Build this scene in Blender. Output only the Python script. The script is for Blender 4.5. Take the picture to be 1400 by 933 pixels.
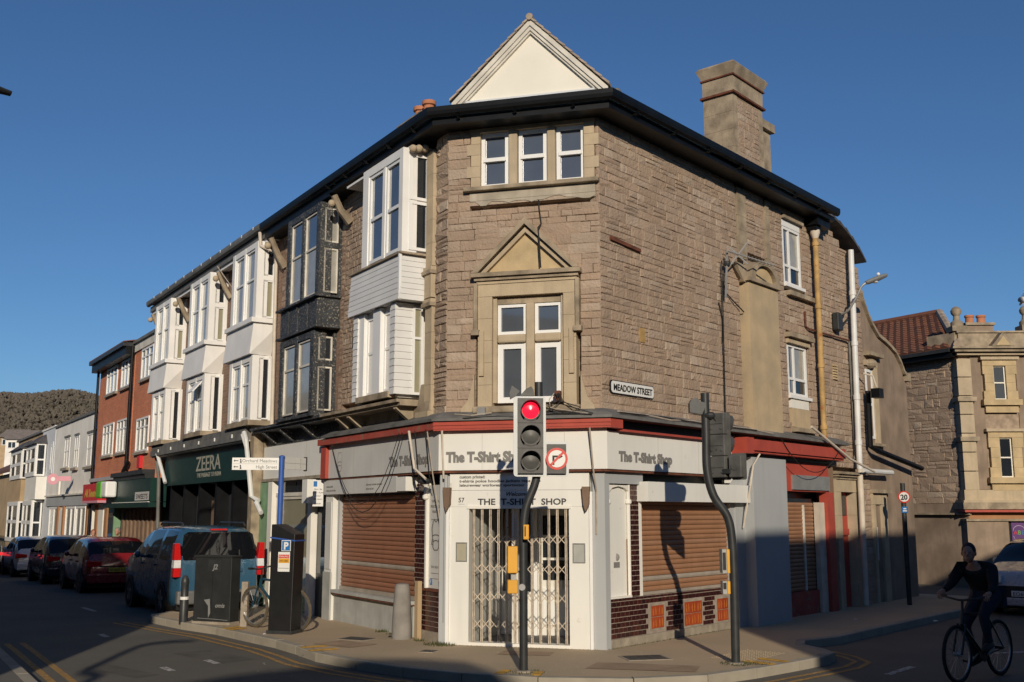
import bpy, bmesh, math, random
from mathutils import Vector, Matrix
random.seed(7)
PI = math.pi
for o in list(bpy.data.objects): bpy.data.objects.remove(o)
S = bpy.context.scene
COL = S.collection
# ------------------------------------------------------------------ camera
cd = bpy.data.cameras.new('camera'); cam = bpy.data.objects.new('camera', cd); COL.objects.link(cam)
cd.sensor_width = 36; cd.lens = 36*1430/1400; cd.clip_start = .1; cd.clip_end = 4000
cam.location = (0, 0, 2.0)
cam.rotation_euler = (PI/2 + math.atan(235/1430), 0, 0)
S.camera = cam
# ------------------------------------------------------------------ sky, sun, exposure
SUN_AZ = math.radians(-4.5)      # direction the light travels to, from +Y towards +X
SUN_EL = math.radians(18.6)
w = bpy.data.worlds.new('World'); S.world = w; w.use_nodes = True
nt = w.node_tree; nt.nodes.clear()
out = nt.nodes.new('ShaderNodeOutputWorld'); bg = nt.nodes.new('ShaderNodeBackground'); sky = nt.nodes.new('ShaderNodeTexSky')
sky.sky_type = 'NISHITA'; sky.sun_disc = False; sky.sun_elevation = SUN_EL
sky.sun_rotation = PI + SUN_AZ
sky.altitude = 0; sky.air_density = 1.0; sky.dust_density = 0.0; sky.ozone_density = 7.0
bg.inputs[1].default_value = .078
nt.links.new(sky.outputs[0], bg.inputs[0]); nt.links.new(bg.outputs[0], out.inputs[0])
sd = bpy.data.lights.new('sun', 'SUN'); sun = bpy.data.objects.new('sun', sd); COL.objects.link(sun)
sd.energy = 3.7; sd.angle = math.radians(.5); sd.color = (1.0, .885, .715)
ld = Vector((math.sin(SUN_AZ)*math.cos(SUN_EL), math.cos(SUN_AZ)*math.cos(SUN_EL), -math.sin(SUN_EL)))
sun.rotation_euler = ld.to_track_quat('-Z', 'Y').to_euler()
sun.location = (0, -20, 30)
S.view_settings.view_transform = 'Standard'; S.view_settings.look = 'None'
S.view_settings.exposure = 0.0; S.view_settings.gamma = 1.0
S.view_settings.use_curve_mapping = False
S.render.resolution_x = 1024; S.render.resolution_y = 682
# ------------------------------------------------------------------ helpers
class Fr:
    """a facade frame: u along the wall, z up, d outward"""
    def __init__(s, O, u, n):
        s.O = Vector((O[0], O[1], 0)); s.u = Vector((u[0], u[1], 0)).normalized(); s.n = Vector((n[0], n[1], 0)).normalized()
    def P(s, u, z, d=0): return s.O + s.u*u + s.n*d + Vector((0, 0, z))
    def side(s, u, sgn, d=0):      # a frame on a face at right angles, u running outward
        return Fr(s.P(u, 0, d), s.n, s.u*sgn)
def fr_ang(O, ang, toward):
    a = math.radians(ang); u = Vector((math.sin(a), math.cos(a), 0)); n = Vector((u.y, -u.x, 0))
    if n.dot(Vector(toward)-Vector((O[0], O[1], 0))) < 0: n = -n
    return Fr(O, u, n)
PLc = (-1.002, 15.75); PRc = (1.308, 15.113)
FL = fr_ang(PLc, -32.2, (0, 0, 0))                       # street to the left
FR = fr_ang(PRc, 40.2, (0, 0, 0))                        # street to the right
FF = Fr(PLc, (PRc[0]-PLc[0], PRc[1]-PLc[1]), (-.266, -.964))
_n = Vector((FF.u.y, -FF.u.x, 0)); FF.n = _n if _n.y < 0 else -_n
FW = math.hypot(PRc[0]-PLc[0], PRc[1]-PLc[1])            # width of the corner face
WF = Fr((0, 0), (1, 0), (0, -1))                         # world frame: u=x, d=-y
def xcorner(a, da, b, db):
    p = a.O + a.n*da; q = b.O + b.n*db
    det = a.u.x*(-b.u.y) + b.u.x*a.u.y
    r = q-p; t = (r.x*(-b.u.y) + b.u.x*r.y)/det
    return p + a.u*t
def gz(x, y):      # the left street falls gently away
    v = Vector((x, y, 0))-FL.O
    u = v.dot(FL.u)
    return -.017*max(0, u-9) if v.dot(FL.n) > -30 and x < 0 else 0
WO = {}
class MB:
    def __init__(s): s.v = []; s.f = []; s.r = []; s.m = []; s.cm = 0
    def add(s, vs, fs, rnd=None):
        b = len(s.v); s.v += [Vector(p) for p in vs]
        r = random.random() if rnd is None else rnd
        for f in fs: s.f.append([b+i for i in f]); s.r.append(r); s.m.append(s.cm)
        return s
    def hexa(s, p, rnd=None):
        return s.add(p, [(0,1,2,3), (7,6,5,4), (0,4,5,1), (1,5,6,2), (2,6,7,3), (3,7,4,0)], rnd)
    def box(s, fr, u0, u1, z0, z1, d0, d1, rnd=None):
        P = fr.P
        return s.hexa([P(u0,z0,d0), P(u1,z0,d0), P(u1,z1,d0), P(u0,z1,d0), P(u0,z0,d1), P(u1,z0,d1), P(u1,z1,d1), P(u0,z1,d1)], rnd)
    def wbox(s, x0, x1, y0, y1, z0, z1, rnd=None): return s.box(WF, x0, x1, z0, z1, -y1, -y0, rnd)
    def prism(s, fr, poly, d0, d1, rnd=None):
        n = len(poly); vs = [fr.P(u, z, d0) for u, z in poly] + [fr.P(u, z, d1) for u, z in poly]
        fs = [tuple(range(n)), tuple(range(2*n-1, n-1, -1))] + [(i, (i+1) % n, n+(i+1) % n, n+i) for i in range(n)]
        return s.add(vs, fs, rnd)
    def slab(s, pts, z0, z1, rnd=None):       # horizontal polygon extruded
        n = len(pts); vs = [(p[0], p[1], z0) for p in pts] + [(p[0], p[1], z1) for p in pts]
        fs = [tuple(range(n)), tuple(range(2*n-1, n-1, -1))] + [(i, (i+1) % n, n+(i+1) % n, n+i) for i in range(n)]
        return s.add(vs, fs, rnd)
    def quad(s, a, b, c, d, rnd=None): return s.add([a, b, c, d], [(0,1,2,3)], rnd)
    def tube(s, pts, r, seg=8, rnd=None, cap=True):
        pts = [Vector(p) for p in pts]; n = len(pts); rs = r if isinstance(r, (list, tuple)) else [r]*n
        vs = []; fs = []; prev = None
        for i, p in enumerate(pts):
            t = (pts[min(i+1, n-1)]-pts[max(i-1, 0)]).normalized()
            if prev is None:
                a = Vector((0, 0, 1)) if abs(t.z) < .9 else Vector((1, 0, 0)); e1 = t.cross(a).normalized()
            else: e1 = (prev - t*prev.dot(t)).normalized()
            prev = e1; e2 = t.cross(e1)
            for k in range(seg):
                an = 2*PI*k/seg; vs.append(p+(e1*math.cos(an)+e2*math.sin(an))*rs[i])
        for i in range(n-1):
            for k in range(seg): fs.append((i*seg+k, i*seg+(k+1) % seg, (i+1)*seg+(k+1) % seg, (i+1)*seg+k))
        if cap: fs += [tuple(range(seg))[::-1], tuple(range((n-1)*seg, n*seg))]
        return s.add(vs, fs, rnd)
    def lathe(s, c, prof, seg=16, ax=(0, 0, 1), rnd=None):      # prof: (r, h) along the axis
        ax = Vector(ax).normalized(); c = Vector(c)
        a = Vector((0, 0, 1)) if abs(ax.z) < .9 else Vector((1, 0, 0)); e1 = ax.cross(a).normalized(); e2 = ax.cross(e1)
        vs = []; fs = []; n = len(prof)
        for r, h in prof:
            for k in range(seg):
                an = 2*PI*k/seg; vs.append(c+ax*h+(e1*math.cos(an)+e2*math.sin(an))*max(r, 1e-4))
        for i in range(n-1):
            for k in range(seg): fs.append((i*seg+k, i*seg+(k+1) % seg, (i+1)*seg+(k+1) % seg, (i+1)*seg+k))
        fs += [tuple(range(seg))[::-1], tuple(range((n-1)*seg, n*seg))]
        return s.add(vs, fs, rnd)
    def ball(s, c, r, seg=10, rings=6, sc=(1, 1, 1), rnd=None):
        vs = []; fs = []
        for i in range(rings+1):
            th = PI*i/rings
            for k in range(seg):
                an = 2*PI*k/seg
                vs.append(Vector(c)+Vector((r*math.sin(th)*math.cos(an)*sc[0], r*math.sin(th)*math.sin(an)*sc[1], r*math.cos(th)*sc[2])))
        for i in range(rings):
            for k in range(seg): fs.append((i*seg+k, i*seg+(k+1) % seg, (i+1)*seg+(k+1) % seg, (i+1)*seg+k))
        return s.add(vs, fs, rnd)
    def build(s, name, mat, parent=None, smooth=False, label=None, cat=None, group=None, kind=None, bev=0, fix=True, origin=None):
        me = bpy.data.meshes.new(name)
        O = WO[parent.name] if parent else (Vector(origin) if origin else None)
        if O is None:
            if kind == 'structure' or not s.v: O = Vector((0, 0, 0))
            else: O = Vector((sum(p.x for p in s.v)/len(s.v), sum(p.y for p in s.v)/len(s.v), min(p.z for p in s.v)))
        me.from_pydata([p-O for p in s.v], [], s.f)
        at = me.attributes.new('rnd', 'FLOAT', 'FACE'); at.data.foreach_set('value', s.r)
        mats = mat if isinstance(mat, (list, tuple)) else [mat]
        for m in mats: me.materials.append(MAT[m] if isinstance(m, str) else m)
        if len(mats) > 1: me.polygons.foreach_set('material_index', s.m)
        if fix:
            bm = bmesh.new(); bm.from_mesh(me); bmesh.ops.remove_doubles(bm, verts=bm.verts, dist=1e-5)
            bmesh.ops.recalc_face_normals(bm, faces=bm.faces); bm.to_mesh(me); bm.free()
        if smooth:
            me.polygons.foreach_set('use_smooth', [True]*len(me.polygons))
            if smooth != 2: me.set_sharp_from_angle(angle=math.radians(38))
        o = bpy.data.objects.new(name, me); COL.objects.link(o)
        if parent: o.parent = parent
        else: o.location = O
        WO[o.name] = O
        if bev:
            md = o.modifiers.new('bevel', 'BEVEL'); md.width = bev; md.segments = 2; md.limit_method = 'ANGLE'
        props(o, label, cat, group, kind)
        return o
def props(o, label=None, cat=None, group=None, kind=None):
    if label: o['label'] = label
    if cat: o['category'] = cat
    if group: o['group'] = group
    if kind: o['kind'] = kind
def thing(name, label, cat, loc, group=None):
    o = bpy.data.objects.new(name, None); COL.objects.link(o); o.location = loc; o.empty_display_size = .3
    WO[o.name] = Vector(loc); props(o, label, cat, group); return o
def B(name, mat, parent, fr, u0, u1, z0, z1, d0, d1, **k):     # one box as one part
    return MB().box(fr, u0, u1, z0, z1, d0, d1).build(name, mat, parent, **k)
def piece(src, off, parent=None):                              # a copy sharing its mesh
    o = src.copy(); COL.objects.link(o)
    if parent: o.parent = parent
    o.location = Vector(src.location)+Vector(off); WO[o.name] = WO[src.name]+Vector(off); return o
_dg = None
def text(s, fr, u, z, d, size, mat, parent, name='lettering', flip=False, align='CENTER', width=None, bold=0, shear=0, up=None, label=None, sy=1):
    """flat lettering; (u, z) is the anchor on the baseline; flip when u runs right to left as seen"""
    c = bpy.data.curves.new('t', 'FONT'); c.body = s; c.size = size; c.align_x = align; c.offset = bold; c.shear = shear
    c.resolution_u = 3; c.extrude = .002/size*size
    ob = bpy.data.objects.new('t', c); COL.objects.link(ob)
    dg = bpy.context.evaluated_depsgraph_get(); dg.update()
    me = bpy.data.meshes.new_from_object(ob.evaluated_get(dg)); me.name = name
    bpy.data.objects.remove(ob); bpy.data.curves.remove(c)
    xs = [v.co.x for v in me.vertices] or [0, 1]
    k = 1
    if width: k = width/max(1e-6, max(xs)-min(xs))
    O = WO[parent.name]; td = -fr.u if flip else fr.u; upv = Vector((0, 0, 1)) if up is None else Vector(up)
    b = fr.P(u, z, d)
    for v in me.vertices: v.co = b + td*(v.co.x*k) + upv*(v.co.y*sy) + fr.n*v.co.z - O
    me.materials.clear(); me.materials.append(MAT[mat])
    o = bpy.data.objects.new(name, me); COL.objects.link(o); o.parent = parent; WO[o.name] = O
    if label: o['label'] = label
    return o
def win(fr, u0, u1, z0, z1, d, parent, fm='upvc', pm='pane', fw=.05, vs=(), hs=(), dep=.06, bw=None, name='window', pms=None):
    m = MB(); bw = bw or fw
    m.box(fr, u0, u1, z0, z0+fw, d-dep, d); m.box(fr, u0, u1, z1-fw, z1, d-dep, d)
    m.box(fr, u0, u0+fw, z0+fw, z1-fw, d-dep, d); m.box(fr, u1-fw, u1, z0+fw, z1-fw, d-dep, d)
    for v in vs: m.box(fr, v-bw/2, v+bw/2, z0+fw, z1-fw, d-dep, d-.003)
    us = [u0+fw/2]+list(vs)+[u1-fw/2]; zs = [z0+fw/2]+list(hs)+[z1-fw/2]
    for h in hs: m.box(fr, u0+fw, u1-fw, h-bw/2, h+bw/2, d-dep, d-.006)
    o = m.build(name, fm, parent)
    k = 0
    for i in range(len(us)-1):
        for j in range(len(zs)-1):
            B('pane', pms[k] if pms else pm, o, fr, us[i]+.001, us[i+1]-.001, zs[j]+.001, zs[j+1]-.001, d-dep*.75, d-dep*.6); k += 1
    return o
# ------------------------------------------------------------------ materials
MAT = {}
def L3(c): return (c[0], c[1], c[2], 1)
def mat(name, col, rough=.7, var=.12, sc=3, bump=.15, bsc=40, metal=0, spec=.4, coat=0, col2=None, rnd=0, streak=0, wear=None, wsc=6, wth=.55, emit=0, ecol=None, bdist=.01):
    m = bpy.data.materials.new(name); m.use_nodes = True; t = m.node_tree; N = t.nodes; Lk = t.links.new
    b = N['Principled BSDF']; b.inputs['Roughness'].default_value = rough; b.inputs['Metallic'].default_value = metal
    b.inputs['Specular IOR Level'].default_value = spec; b.inputs['Coat Weight'].default_value = coat
    geo = N.new('ShaderNodeNewGeometry')
    def noise(scale, det=5, vec=None):
        n = N.new('ShaderNodeTexNoise'); n.inputs['Scale'].default_value = scale; n.inputs['Detail'].default_value = det
        Lk(vec or geo.outputs['Position'], n.inputs['Vector']); return n.outputs['Fac']
    def ramp(fac, a, bb):
        r = N.new('ShaderNodeMapRange'); r.inputs['From Min'].default_value = a; r.inputs['From Max'].default_value = bb; Lk(fac, r.inputs['Value']); return r.outputs[0]
    def mix(fac, a, bcol, mode='MIX'):
        x = N.new('ShaderNodeMix'); x.data_type = 'RGBA'; x.blend_type = mode
        for sck, val in ((x.inputs[0], fac), (x.inputs[6], a), (x.inputs[7], bcol)):
            if hasattr(val, 'is_linked'): Lk(val, sck)
            elif isinstance(val, (int, float)): sck.default_value = val
            else: sck.default_value = L3(val)
        return x.outputs[2]
    c2 = col2 or tuple(c*(1-var*1.6) for c in col)
    c1 = tuple(min(1, c*(1+var*.5)) for c in col) if not col2 else col
    cur = mix(ramp(noise(sc), .3, .7), c1, c2)
    if rnd:
        at = N.new('ShaderNodeAttribute'); at.attribute_name = 'rnd'
        cr = N.new('ShaderNodeValToRGB'); e = cr.color_ramp.elements; cr.color_ramp.interpolation = 'LINEAR'
        pal = rnd if isinstance(rnd, (list, tuple)) else [tuple(c*(1-.3) for c in col), col, tuple(min(1, c*1.3) for c in col)]
        e[0].position = 0; e[0].color = L3(pal[0]); e[1].position = 1; e[1].color = L3(pal[-1])
        for i, c in enumerate(pal[1:-1]): x = e.new((i+1)/(len(pal)-1)); x.color = L3(c)
        Lk(at.outputs['Fac'], cr.inputs[0])
        cur = mix(.45, cr.outputs[0], cur)
    if streak:
        mp = N.new('ShaderNodeMapping'); mp.inputs['Scale'].default_value = (6, 6, .5); Lk(geo.outputs['Position'], mp.inputs['Vector'])
        cur = mix(ramp(noise(1.5, 6, mp.outputs[0]), .5, .85), cur, tuple(c*(1-streak) for c in col))
    if wear:
        cur = mix(ramp(noise(wsc, 8), wth, wth+.08), cur, wear)
    Lk(cur, b.inputs['Base Color'])
    if bump:
        bn = N.new('ShaderNodeBump'); bn.inputs['Strength'].default_value = bump; bn.inputs['Distance'].default_value = bdist
        Lk(noise(bsc, 8), bn.inputs['Height']); Lk(bn.outputs[0], b.inputs['Normal'])
    if rough > .25:
        rr = N.new('ShaderNodeMapRange'); rr.inputs['To Min'].default_value = rough*.85; rr.inputs['To Max'].default_value = min(1, rough*1.15)
        Lk(noise(sc*3), rr.inputs['Value']); Lk(rr.outputs[0], b.inputs['Roughness'])
    if emit:
        b.inputs['Emission Color'].default_value = L3(ecol or col); b.inputs['Emission Strength'].default_value = emit
    MAT[name] = m; return m
STONEPAL = [(.31,.222,.16), (.385,.280,.200), (.36,.262,.19), (.40,.290,.204), (.372,.262,.182), (.39,.292,.212), (.36,.270,.205), (.43,.325,.24), (.37,.285,.215), (.53,.435,.335)]
mat('stone', (.385,.28,.2), .94, .26, 1.6, .9, 26, streak=.22, rnd=STONEPAL, bdist=.025)
mat('mortar', (.36,.272,.195), .95, .25, 6, .6, 60)
mat('ashlar', (.47,.375,.255), .9, .22, 4, .5, 50, rnd=[(.41,.325,.22),(.49,.39,.26),(.52,.41,.265),(.44,.36,.25)], streak=.25)
mat('plaster', (.46,.40,.31), .9, .2, 3, .4, 40, streak=.3)
mat('ashlar_gold', (.53,.40,.225), .9, .18, 3, .4, 50, streak=.12)
mat('ashlar_grey', (.37,.295,.205), .92, .3, 4, .6, 40, streak=.35)
mat('render_yellow', (.52,.395,.24), .92, .3, 2.2, .5, 30, col2=(.36,.285,.19), streak=.22)
mat('render_grey', (.29,.215,.155), .92, .22, 2, .4, 25, streak=.3)
mat('render_tan', (.46,.33,.19), .9, .15, 1.5, .2, 40, streak=.15)
mat('render_white', (.83,.795,.72), .85, .12, 1.0, .15, 40, streak=.15)
mat('render_bluewhite', (.66,.68,.70), .85, .08, 1.0, .15, 40, streak=.1)
mat('cream', (.80,.755,.65), .85, .05, 1.2, .1, 30, wear=(.6,.54,.44), wsc=7, wth=.72)
mat('white_paint', (.78,.75,.68), .55, .06, 2, .06, 60, streak=.08)
mat('white_trim', (.68,.635,.55), .7, .15, 3, .2, 60, streak=.2)
mat('upvc', (.80,.79,.76), .35, .03, 2, 0)
mat('clapboard', (.70,.69,.66), .5, .06, 2, .05, 60)
mat('bay_white', (.82,.80,.76), .6, .07, 1.5, .08, 40, streak=.12)
mat('black_paint', (.0055,.006,.007), .45, .3, 5, .1, 60, spec=.25)
mat('peel_black', (.045,.05,.055), .6, .3, 5, .4, 40, wear=(.30,.26,.21), wsc=34, wth=.57)
mat('lead', (.16,.155,.145), .8, .25, 4, .4, 30)
mat('gutter_grey', (.17,.165,.15), .6, .2, 4, .1, 40)
mat('red_paint', (.42,.07,.045), .6, .12, 3, .15, 50, streak=.1)
mat('red_peel', (.40,.075,.05), .7, .15, 4, .4, 40, wear=(.22,.15,.10), wsc=11, wth=.575)
mat('sign_white', (.75,.735,.68), .5, .05, 1, .04, 30, streak=.10, wear=(.58,.54,.47), wsc=5, wth=.70)
mat('sign_grey', (.60,.59,.555), .5, .08, 1.5, .04, 30, streak=.16)
mat('panel_grey', (.40,.41,.41), .5, .06, 1, .03, 20, streak=.1)
mat('letter_grey', (.21,.20,.185), .6, .05, 3, 0)
mat('letter_dark', (.06,.055,.055), .6, .05, 3, 0)
mat('letter_pale', (.36,.345,.29), .6, .05, 3, 0)
mat('letter_black', (.01,.01,.01), .6, .05, 3, 0)
mat('shutter', (.30,.135,.072), .5, .15, 4, .08, 60, rnd=[(.25,.10,.055),(.32,.14,.075),(.29,.15,.09)], streak=.2)
mat('shutter_b', (.33,.165,.085), .5, .15, 4, .08, 60, rnd=[(.30,.15,.08),(.36,.18,.09),(.33,.19,.12)], streak=.15)
mat('shutter_grey', (.36,.31,.25), .5, .15, 4, .1, 60)
mat('tile_dark', (.045,.014,.012), .16, .3, 12, .03, 60, spec=.6, rnd=[(.02,.009,.009),(.06,.016,.012),(.035,.012,.012),(.09,.022,.015)])
mat('tile_grout', (.33,.27,.22), .9, .2, 8, .1, 60)
mat('tile_art', (.30,.045,.018), .25, .2, 18, .03, 60, col2=(.42,.10,.03), rnd=[(.22,.025,.015),(.38,.07,.02),(.28,.05,.02)])
mat('tile_art_dark', (.50,.15,.03), .25, .2, 20, 0)
mat('roof_brown', (.17,.085,.055), .85, .2, 3, .3, 20)
mat('roof_pale', (.24,.20,.17), .85, .2, 3, .3, 20)
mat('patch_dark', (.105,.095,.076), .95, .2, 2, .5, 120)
mat('patch_red', (.38,.265,.17), .95, .2, 2, .5, 120)
mat('iron', (.07,.065,.06), .6, .25, 8, .4, 60)
mat('plinth', (.34,.29,.22), .9, .25, 5, .5, 30, streak=.2)
mat('stall_grey', (.42,.42,.39), .7, .15, 3, .15, 40, streak=.2)
mat('gate_metal', (.62,.52,.40), .5, .2, 14, .1, 80, wear=(.25,.11,.05), wsc=22, wth=.62)
mat('lobby', (.40,.40,.37), .8, .12, 3, .1, 30)
mat('lobby_tile', (.13,.12,.115), .6, .2, 9, .1, 40)
mat('pane', (.018,.022,.028), .04, .1, 2, 0, spec=.6, coat=.3)
mat('pane_curtain', (.36,.35,.31), .12, .1, 6, 0, spec=.5, coat=.6, streak=.2)
mat('pane_blind', (.30,.28,.19), .15, .06, 2, 0, spec=.5, coat=.6)
mat('pane_painted_sky', (.085,.095,.11), .05, .1, 2, 0, spec=.9, coat=.8)  # reflected sky and haze put into the pane's base colour
mat('frosted', (.40,.37,.27), .35, .08, 6, 0)
mat('frosted_grey', (.40,.40,.37), .35, .08, 6, 0)
mat('metal_grey', (.30,.30,.29), .45, .1, 6, .05, 60, metal=.3)
mat('metal_dark', (.035,.037,.038), .45, .2, 6, .05, 60)
mat('signal_box', (.075,.072,.068), .5, .15, 6, .05, 60)
mat('signal_edge', (.62,.63,.62), .5, .05, 4, 0)
mat('signal_grey', (.11,.108,.10), .6, .2, 6, .08, 40)
mat('lens_dark', (.07,.068,.062), .45, .2, 6, 0, spec=.4)
mat('lens_red', (.9,.01,.03), .2, .02, 6, 0, emit=1.0, ecol=(1.0,.012,.045))
mat('yellow', (.70,.34,.02), .45, .06, 6, 0)
mat('roundel_red', (.60,.04,.025), .4, .04, 5, 0)
mat('roundel_white', (.75,.74,.70), .4, .03, 5, 0)
mat('blue_post', (.035,.10,.36), .4, .08, 6, .03, 50)
mat('sign_blue', (.03,.16,.42), .4, .05, 6, 0)
mat('plastic_black', (.012,.012,.013), .45, .15, 6, .06, 60)
mat('cabinet', (.022,.024,.024), .55, .2, 4, .1, 50)
mat('concrete', (.33,.28,.22), .92, .2, 6, .4, 50)
mat('stone_post', (.26,.24,.215), .92, .15, 5, .35, 40, streak=.15)
mat('yellow_worn', (.62,.34,.04), .8, .2, 10, .2, 60, wear=(.22,.17,.11), wsc=30, wth=.56)
mat('yellow_line', (.44,.24,.05), .85, .25, 9, .2, 60, wear=(.17,.14,.10), wsc=25, wth=.52)
mat('white_line', (.5,.48,.44), .85, .2, 9, .2, 60, wear=(.17,.15,.12), wsc=20, wth=.5)
mat('rust_pipe', (.46,.29,.11), .7, .2, 6, .2, 50, wear=(.33,.12,.035), wsc=5, wth=.6)
mat('pipe_white', (.68,.68,.66), .45, .08, 4, .03, 50)
mat('pipe_cream', (.62,.54,.44), .6, .12, 4, .1, 50)
mat('cable', (.02,.018,.016), .7, .2, 6, 0)
mat('cable_pale', (.45,.38,.30), .7, .2, 6, 0)
mat('rust', (.16,.055,.03), .9, .3, 8, .4, 50)
mat('aerial', (.55,.54,.52), .4, .1, 6, 0, metal=.5)
mat('rooftile', (.20,.085,.05), .85, .25, 6, .4, 40, rnd=[(.13,.055,.04),(.24,.095,.055),(.17,.09,.06),(.30,.12,.06)])
mat('slate', (.09,.085,.085), .7, .25, 5, .3, 40)
mat('verge_tile', (.42,.33,.25), .9, .25, 5, .4, 40)
mat('terracotta', (.50,.20,.10), .85, .15, 5, .2, 40)
mat('green_dark', (.007,.036,.028), .4, .12, 3, .03, 40)
mat('green_pale', (.20,.34,.20), .6, .15, 4, .1, 40, streak=.2)
mat('green_bright', (.13,.40,.04), .5, .05, 4, 0)
mat('sign_red', (.58,.03,.035), .4, .05, 4, 0)
mat('sign_pink', (.62,.28,.33), .45, .05, 4, 0)
mat('letter_gold', (.55,.38,.06), .5, .05, 4, 0)
mat('timber', (.20,.13,.085), .75, .3, 5, .3, 30, rnd=[(.14,.09,.06),(.26,.17,.11),(.2,.13,.09)])
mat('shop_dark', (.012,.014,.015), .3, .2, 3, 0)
mat('brown_render', (.36,.18,.085), .85, .12, 2, .15, 40, streak=.1)
mat('purple', (.09,.025,.14), .5, .1, 6, 0)
mat('neon_pale', (.55,.45,.62), .5, .1, 6, 0)
mat('grass', (.075,.08,.03), .9, .3, 10, 0)
mat('litter', (.6,.6,.58), .6, .05, 5, 0)
mat('gull_white', (.75,.75,.74), .8, .05, 5, 0)
mat('gull_grey', (.25,.27,.29), .8, .05, 5, 0)
mat('copperblue', (.10,.20,.24), .6, .2, 5, .2, 40)
mat('skin', (.42,.22,.15), .6, .08, 20, .05, 60)
mat('hair_dark', (.03,.022,.018), .7, .2, 30, .3, 90)
mat('hair_grey', (.25,.23,.21), .7, .2, 30, .3, 90)
mat('cloth_black', (.012,.012,.014), .85, .2, 10, .2, 60)
mat('cloth_navy', (.02,.025,.04), .85, .2, 10, .2, 60)
mat('cloth_olive', (.17,.15,.10), .85, .2, 10, .2, 60)
mat('cloth_rust', (.30,.10,.05), .85, .2, 10, .2, 60)
mat('shoe', (.03,.028,.026), .7, .2, 10, .1, 60)
mat('tyre', (.015,.015,.015), .85, .2, 20, .2, 60)
mat('tyre_tan', (.11,.085,.055), .85, .2, 20, .1, 60)
mat('rim', (.35,.36,.37), .3, .1, 8, 0, metal=.7)
mat('chrome', (.6,.6,.6), .15, .05, 8, 0, metal=1)
mat('frame_blue', (.012,.05,.08), .35, .08, 8, 0)
mat('frame_dark', (.02,.02,.022), .35, .08, 8, 0)
mat('car_glass', (.006,.007,.009), .03, .1, 3, 0, spec=.5)
mat('tail_red', (.55,.012,.012), .15, .1, 30, 0, spec=.6, coat=.5)
mat('tail_lit', (.8,.02,.03), .2, .1, 10, 0, emit=.9, ecol=(1,.05,.06))
mat('lamp_clear', (.72,.72,.72), .12, .1, 30, 0, spec=.6, coat=.5)
mat('plate_yellow', (.62,.46,.06), .4, .04, 8, 0)
mat('plate_white', (.68,.68,.66), .4, .04, 8, 0)
mat('bumper_grey', (.13,.13,.13), .55, .1, 8, .03, 60)
mat('earth', (.07,.06,.04), .95, .3, .05, 0)
for nm, c in (('car_blue', (.032,.10,.17)), ('car_red', (.22,.012,.018)), ('car_darkblue', (.012,.018,.035)), ('car_white', (.62,.60,.58)), ('car_black', (.012,.012,.016)), ('car_silver', (.36,.36,.38)), ('car_grey', (.10,.10,.105))):
    mat(nm, c, .28, .04, 3, 0, spec=.5, coat=.9, metal=.15)
# road and pavement
def ground_mat(name, col, patch, psc, fine):
    mat(name, col, .93, .2, .7, .5, fine, col2=patch, wear=tuple(c*1.5 for c in col), wsc=90, wth=.62)
ground_mat('asphalt', (.128,.116,.092), (.10,.091,.073), .3, 120)
ground_mat('tarmac_red', (.47,.345,.22), (.37,.30,.195), .8, 120)
ground_mat('flagstone', (.17,.152,.125), (.13,.12,.10), .8, 100)
mat('kerb', (.34,.30,.23), .92, .2, 4, .4, 60, rnd=[(.29,.255,.2),(.36,.32,.25),(.33,.29,.23)])
mat('hill', (.12,.095,.065), .95, .3, .02, 0)
mat('gum', (.5,.45,.36), .8, .1, 9, 0)
mat('winter_wood', (.125,.098,.075), .95, .25, .012, 0, col2=(.085,.085,.05), rnd=[(.115,.092,.07),(.128,.102,.078),(.12,.10,.072),(.135,.108,.084)])
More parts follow.
